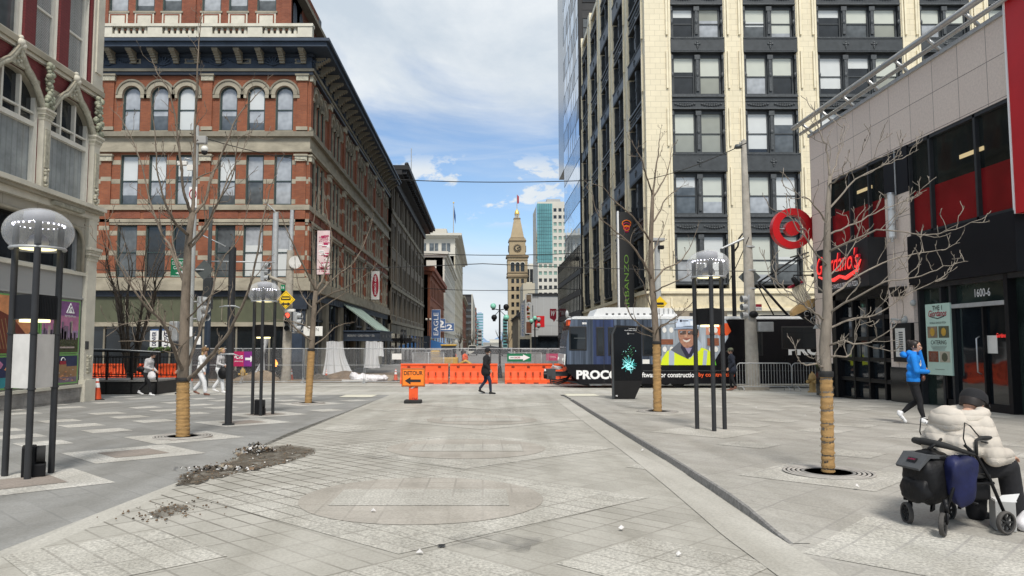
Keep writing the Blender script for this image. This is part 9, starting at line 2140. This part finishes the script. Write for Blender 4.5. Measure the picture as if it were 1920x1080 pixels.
 def lamp(label, u, Y, vt, arms, h0):
  g = Vector((P(u, 640, Y).x, Y, gz(Y))); t = thing('globe_lamp', label, 'street lamp', g, 0, 'black globe lamps along the far street'); zt = PZ(vt, Y)-g.z; m = MB(); m.cyl((0,0,0), (0,0,zt), .075, K['black_metal'], .05, n=8); m.cyl((0,0,0), (0,0,.7), .16, K['black_metal'], .1, n=8); m.build('post', t)
  a = MB(); zc = zt-h0; a.tube([(-.38,0,zc+.1), (0,0,zc), (.38,0,zc+.1)], .03, K['black_metal'], 5); a.tube([(-.36,.2,zc-.4), (0,0,zc), (.36,-.2,zc-.35)], .025, K['black_metal'], 5); a.build('arm', t)
  for dx, dz, mt in arms: b = MB(); dx *= .4; b.ball((dx,-.1,zc+dz), .18, K[mt], 12); b.cyl((dx,-.1,zc+dz-.24), (dx,-.1,zc+dz-.16), .09, K['black_metal'], n=8); b.build('globe', t)
 lamp('black post with green globe lamps rising behind the walker in black', 937, 46, 571, ((-1.0,.25,'mint_globe'), (1.0,.2,'black_metal'), (-.85,-.45,'black_metal'), (1.0,-.45,'mint_globe')), .35); lamp('black post with small green globe lamps right of the green arrow sign', 1003, 62, 593, ((-.7,-.05,'mint_globe'), (.8,.1,'far_grey'), (.0,.2,'mint_globe'), (.75,-.4,'far_grey')), .35)
 lamp('black post lamp with white globes along the left shops', 803, 110, 595, ((-.7,.0,'far_white'), (.7,.0,'far_white')), .3)
 Y = 36.0; x = P(300, 650, Y).x; t = thing('banner_post', 'slim post with two white city banners and a flower basket, left of the big tree', 'banner post', (x, Y, gz(Y))); z = lambda v: PZ(v, Y)-gz(Y); m = MB(); m.cyl((0,0,0), (0,0,z(610)), .05, K['black_metal'], n=8); m.build('post', t)
 for s, txt in ((-1, 'DENVER'), (1, 'LOVE')): m = MB(); x0 = s*.09; m.box(min(x0, x0+s*.40), max(x0, x0+s*.40), -.01, .01, z(651), z(617), K['white']); m.box(min(x0, x0+s*.40), max(x0, x0+s*.40), -.012, -.0105, z(620), z(617), K['blue_banner']); m.text(txt, 0, 0, (z(620)-z(649))*.92, .2, 0, K['navy_bag'], bold=.03, M=T((x0+s*.2, -.016, (z(620)+z(650))/2)) @ RY(rad(-90))); m.build('banner', t)
 m = MB(); rn = random.Random(2)
 for i in range(50): m.ball((rn.uniform(-.5,.5), rn.uniform(-.2,.2), z(655)+rn.uniform(-.15,.1)), rn.uniform(.04,.09), K['leaf'], 5)
 m.build('flower_basket', t)
 rn = random.Random(31)
 labs = ['tiny dark figure far down the street left of the umbrella', 'tiny figure in orange vest far behind the barriers', 'tiny pale figure far behind the green arrow sign']
 for i, (u, Y, tp) in enumerate(((868, 95, 'black_cloth'), (872, 58, 'orange'), (965, 80, 'grey_cloth'))): walker('person', labs[i], Vector((P(u, 660, Y).x, Y, gz(Y))), rad(90+40*i), 1.7, tp, 'navy_cloth', 'soft_black', .12, 1.1, .02, 'pocket', 'short', voxel=.05)
 labs = ['white parked van far down the left side of the street', 'dark parked car far down the middle of the street', 'silver parked car far down the right side']
 for i, (u, Y, mt) in enumerate(((886, 150, 'far_white'), (915, 170, 'charcoal'), (950, 140, 'galv'))):
  t = thing('parked_car', labs[i], 'car', (P(u, 660, Y).x, Y, -.84), 0, 'vehicles far down the street'); m = MB(); hh = 2.0 if i == 0 else 1.4; m.rbox(-.9, .9, -2.2, 2.2, .3, .85, .12, K[mt]); m.prism([(-.88,.85), (-.72,hh), (.72,hh), (.88,.85)], -1.4, 1.8, K[mt]); m.build('body', t); m = MB(); m.prism([(-.78,.9), (-.66,hh-.12), (.66,hh-.12), (.78,.9)], -1.46, -1.41, K['pane_dark']); m.build('windscreen', t)
  for x_, y_ in ((-.85,-1.4), (.85,-1.4), (-.85,1.4), (.85,1.4)): m = MB(); m.cyl((x_-.1,y_,.32), (x_+.1,y_,.32), .32, K['soft_black'], n=12); m.build('wheel', t)
K['mint_globe'] = mk('mint glass globe', (.22,.55,.42), .25, .3, 5); K['leaf'] = mk('leaf green', (.06,.10,.03), .8, .4, 9)
works()
def litter():
 rn = random.Random(14)
 pts = [(340,893), (372,884), (420,872), (455,850), (500,838), (545,836), (585,842), (590,852), (560,862), (540,868), (520,872), (500,878), (470,884), (440,890), (405,896), (372,906), (345,912), (335,905)]
 c = Vector((0,0)); P2 = [G(*p).xy for p in pts]; poly = []
 for a, b in zip(P2, P2[1:]+P2[:1]):
  for k in range(6): q = a.lerp(b, k/6); poly.append((q.x+rn.uniform(-.07,.07), q.y+rn.uniform(-.10,.10)))
 tri = sheet('gutter_soil', [(poly, K['dirt_patch'])], .016, 'stuff'); tri['label'] = 'dark soil washed along the left gutter'; tri['category'] = 'soil'
 P3 = [G(*p).xy for p in ((280,966), (300,955), (330,948), (352,952), (345,960), (318,968), (290,973))]; poly = []
 for a, b in zip(P3, P3[1:]+P3[:1]):
  for k in range(6): q = a.lerp(b, k/6); poly.append((q.x+rn.uniform(-.04,.04), q.y+rn.uniform(-.05,.05)))
 o = sheet('gutter_soil', [(poly, K['dirt_patch'])], .016, 'stuff'); o['label'] = 'small dark soil patch nearer the camera in the gutter'; o['category'] = 'soil'
 m = MB()
 for i in range(420):
  if rn.random() < .72: a, b = P2[rn.randrange(len(P2))], P2[rn.randrange(len(P2))]; q = a.lerp(b, rn.random())
  else: a, b = P3[rn.randrange(len(P3))], P3[rn.randrange(len(P3))]; q = a.lerp(b, rn.random())+Vector((rn.gauss(0,.15), rn.gauss(0,.15)))
  s = rn.uniform(.004, .014); z_ = gz(q.y)+.018; mt = K[rn.choice(['dirt_dark', 'dirt_dark', 'dirt', 'dirt', 'dirt', 'off_white' if i % 4 == 0 else 'dirt'])]
  an = rn.uniform(0, 6.28); m.ball((q.x, q.y, z_), s, mt, 5, sc=(1,1,.7))
 tag(m.build('grit', None), 'loose grit and crumbs in the gutter soil', 'grit', kind='stuff')
 def scraps(label, u, v, w, d, n, hmax):
  g = G(u, v); m = MB()
  for i in range(n):
   x, y = rn.gauss(0, w*.4), rn.gauss(0, d*.4); s = rn.uniform(.012, .036); z_ = .01+rn.uniform(.1, 1)*hmax*max(.05, 1-(abs(x)/w+abs(y)/d)*1.1); q = T((x, y, z_)) @ RZ(rn.uniform(0, 6)) @ RX(rn.uniform(-1, 1)) @ RY(rn.uniform(-1, 1))
   m.add([(-s,-s*.7,0), (s,-s*.5,.3*s), (s*.8,s*.7,0), (-s*.6,s*.8,.4*s), (0,0,.5*s)], [(0,1,4), (1,2,4), (2,3,4), (3,0,4)], K[rn.choice(['paper', 'far_grey', 'dirt_dark', 'dirt_dark', 'dirt', 'far_taupe'])], False, q)
  o = m.build('litter_heap', None); o.location = g+Vector((0,0,.016)); tag(o, label, 'litter', kind='stuff')
 scraps('heap of torn white paper and rags at the left gutter', 482, 850, .40, .34, 170, .15); scraps('trail of grey white paper shreds along the gutter soil', 408, 882, .50, .24, 120, .025)
 labs = {}
 for i, (u, v, up, lab) in enumerate(((1475,803,.0,'white paper scrap at the foot of the kerb midway'), (1205,847,0,'crumpled white scrap near the kerb gutter'), (1136,800,.0,'white cup lying at the kerb foot'), (1418,766,.1,'pale scrap on the right pavement near the phoning woman'), (1510,781,.1,'pale leaflet on the right pavement before the pale tree'), (787,1041,0,'white scrap at the bottom centre of the street'), (700,962,0,'small white scrap left on the nearest disc'), (1165,995,0,'small white scrap right of the street centre'), (1273,1045,0,'curled white strip at the lower right of the street'), (1607,915,.1,'little white scrap beyond the right tree grate'))):
  g = G(u, v, up); s = rn.uniform(.012, .028); m = MB(); m.add([(-s,-s*.6,.0), (s,-s*.5,.01), (s*.9,s*.6,.0), (-s*.7,s*.7,.012), (0,0,.03)], [(0,1,4), (1,2,4), (2,3,4), (3,0,4)], K['paper']); o = m.build('paper_scrap', None); o.location = g+Vector((0,0,.016)); o.rotation_euler = (0,0,rn.uniform(0,6)); tag(o, lab, 'litter', 'paper scraps on the paving')
 for i, (u, v, lab) in enumerate(((828,1026,'round black cover disc at the bottom of the street'), (930,1018,'dark oil stain at the lower centre'), (718,858,'dark stain left of the second disc'))):
  g = G(u, v).xy; r = (.032, .32, .22)[i]; poly = [(g.x+r*(1+rn.uniform(-.3,.3)*(i > 0))*math.cos(a*.314), g.y+r*(1+rn.uniform(-.35,.35)*(i > 0))*1.0*math.sin(a*.314)) for a in range(20)]
  if i == 0: o = sheet('cover_disc', [(poly, K['soft_black'])], .016, 'thing'); tag(o, lab, 'cover')
  else: sheet('stain', [(poly, K['stain'])], .0165, 'structure')
def soft_patch(name, c, lo=.38, hi=.62, scale=5, amax=.95):
 m, N, L, b = nodes(name); tc = N.new('ShaderNodeTexCoord'); co, f = vary(N, L, tc.outputs['Object'], c, .4, 9); L.new(co, b.inputs['Base Color']); setp(b, Roughness=.95)
 n = N.new('ShaderNodeTexNoise'); n.inputs['Scale'].default_value = scale; n.inputs['Detail'].default_value = 7; n.inputs['Roughness'].default_value = .7; L.new(tc.outputs['Object'], n.inputs['Vector'])
 r = N.new('ShaderNodeMapRange'); r.inputs['From Min'].default_value = lo; r.inputs['From Max'].default_value = hi; r.inputs['To Max'].default_value = amax; L.new(n.outputs['Fac'], r.inputs['Value']); L.new(r.outputs[0], b.inputs['Alpha']); return m
K['dirt_patch'] = soft_patch('gutter dirt', (.10,.08,.056), .30, .60, 6, .92); K['stain'] = soft_patch('oil stain', (.16,.155,.145), .40, .66, 5, .4); K['paper'] = mk('torn paper', (.62,.60,.58), .9, .15, 9)
litter()
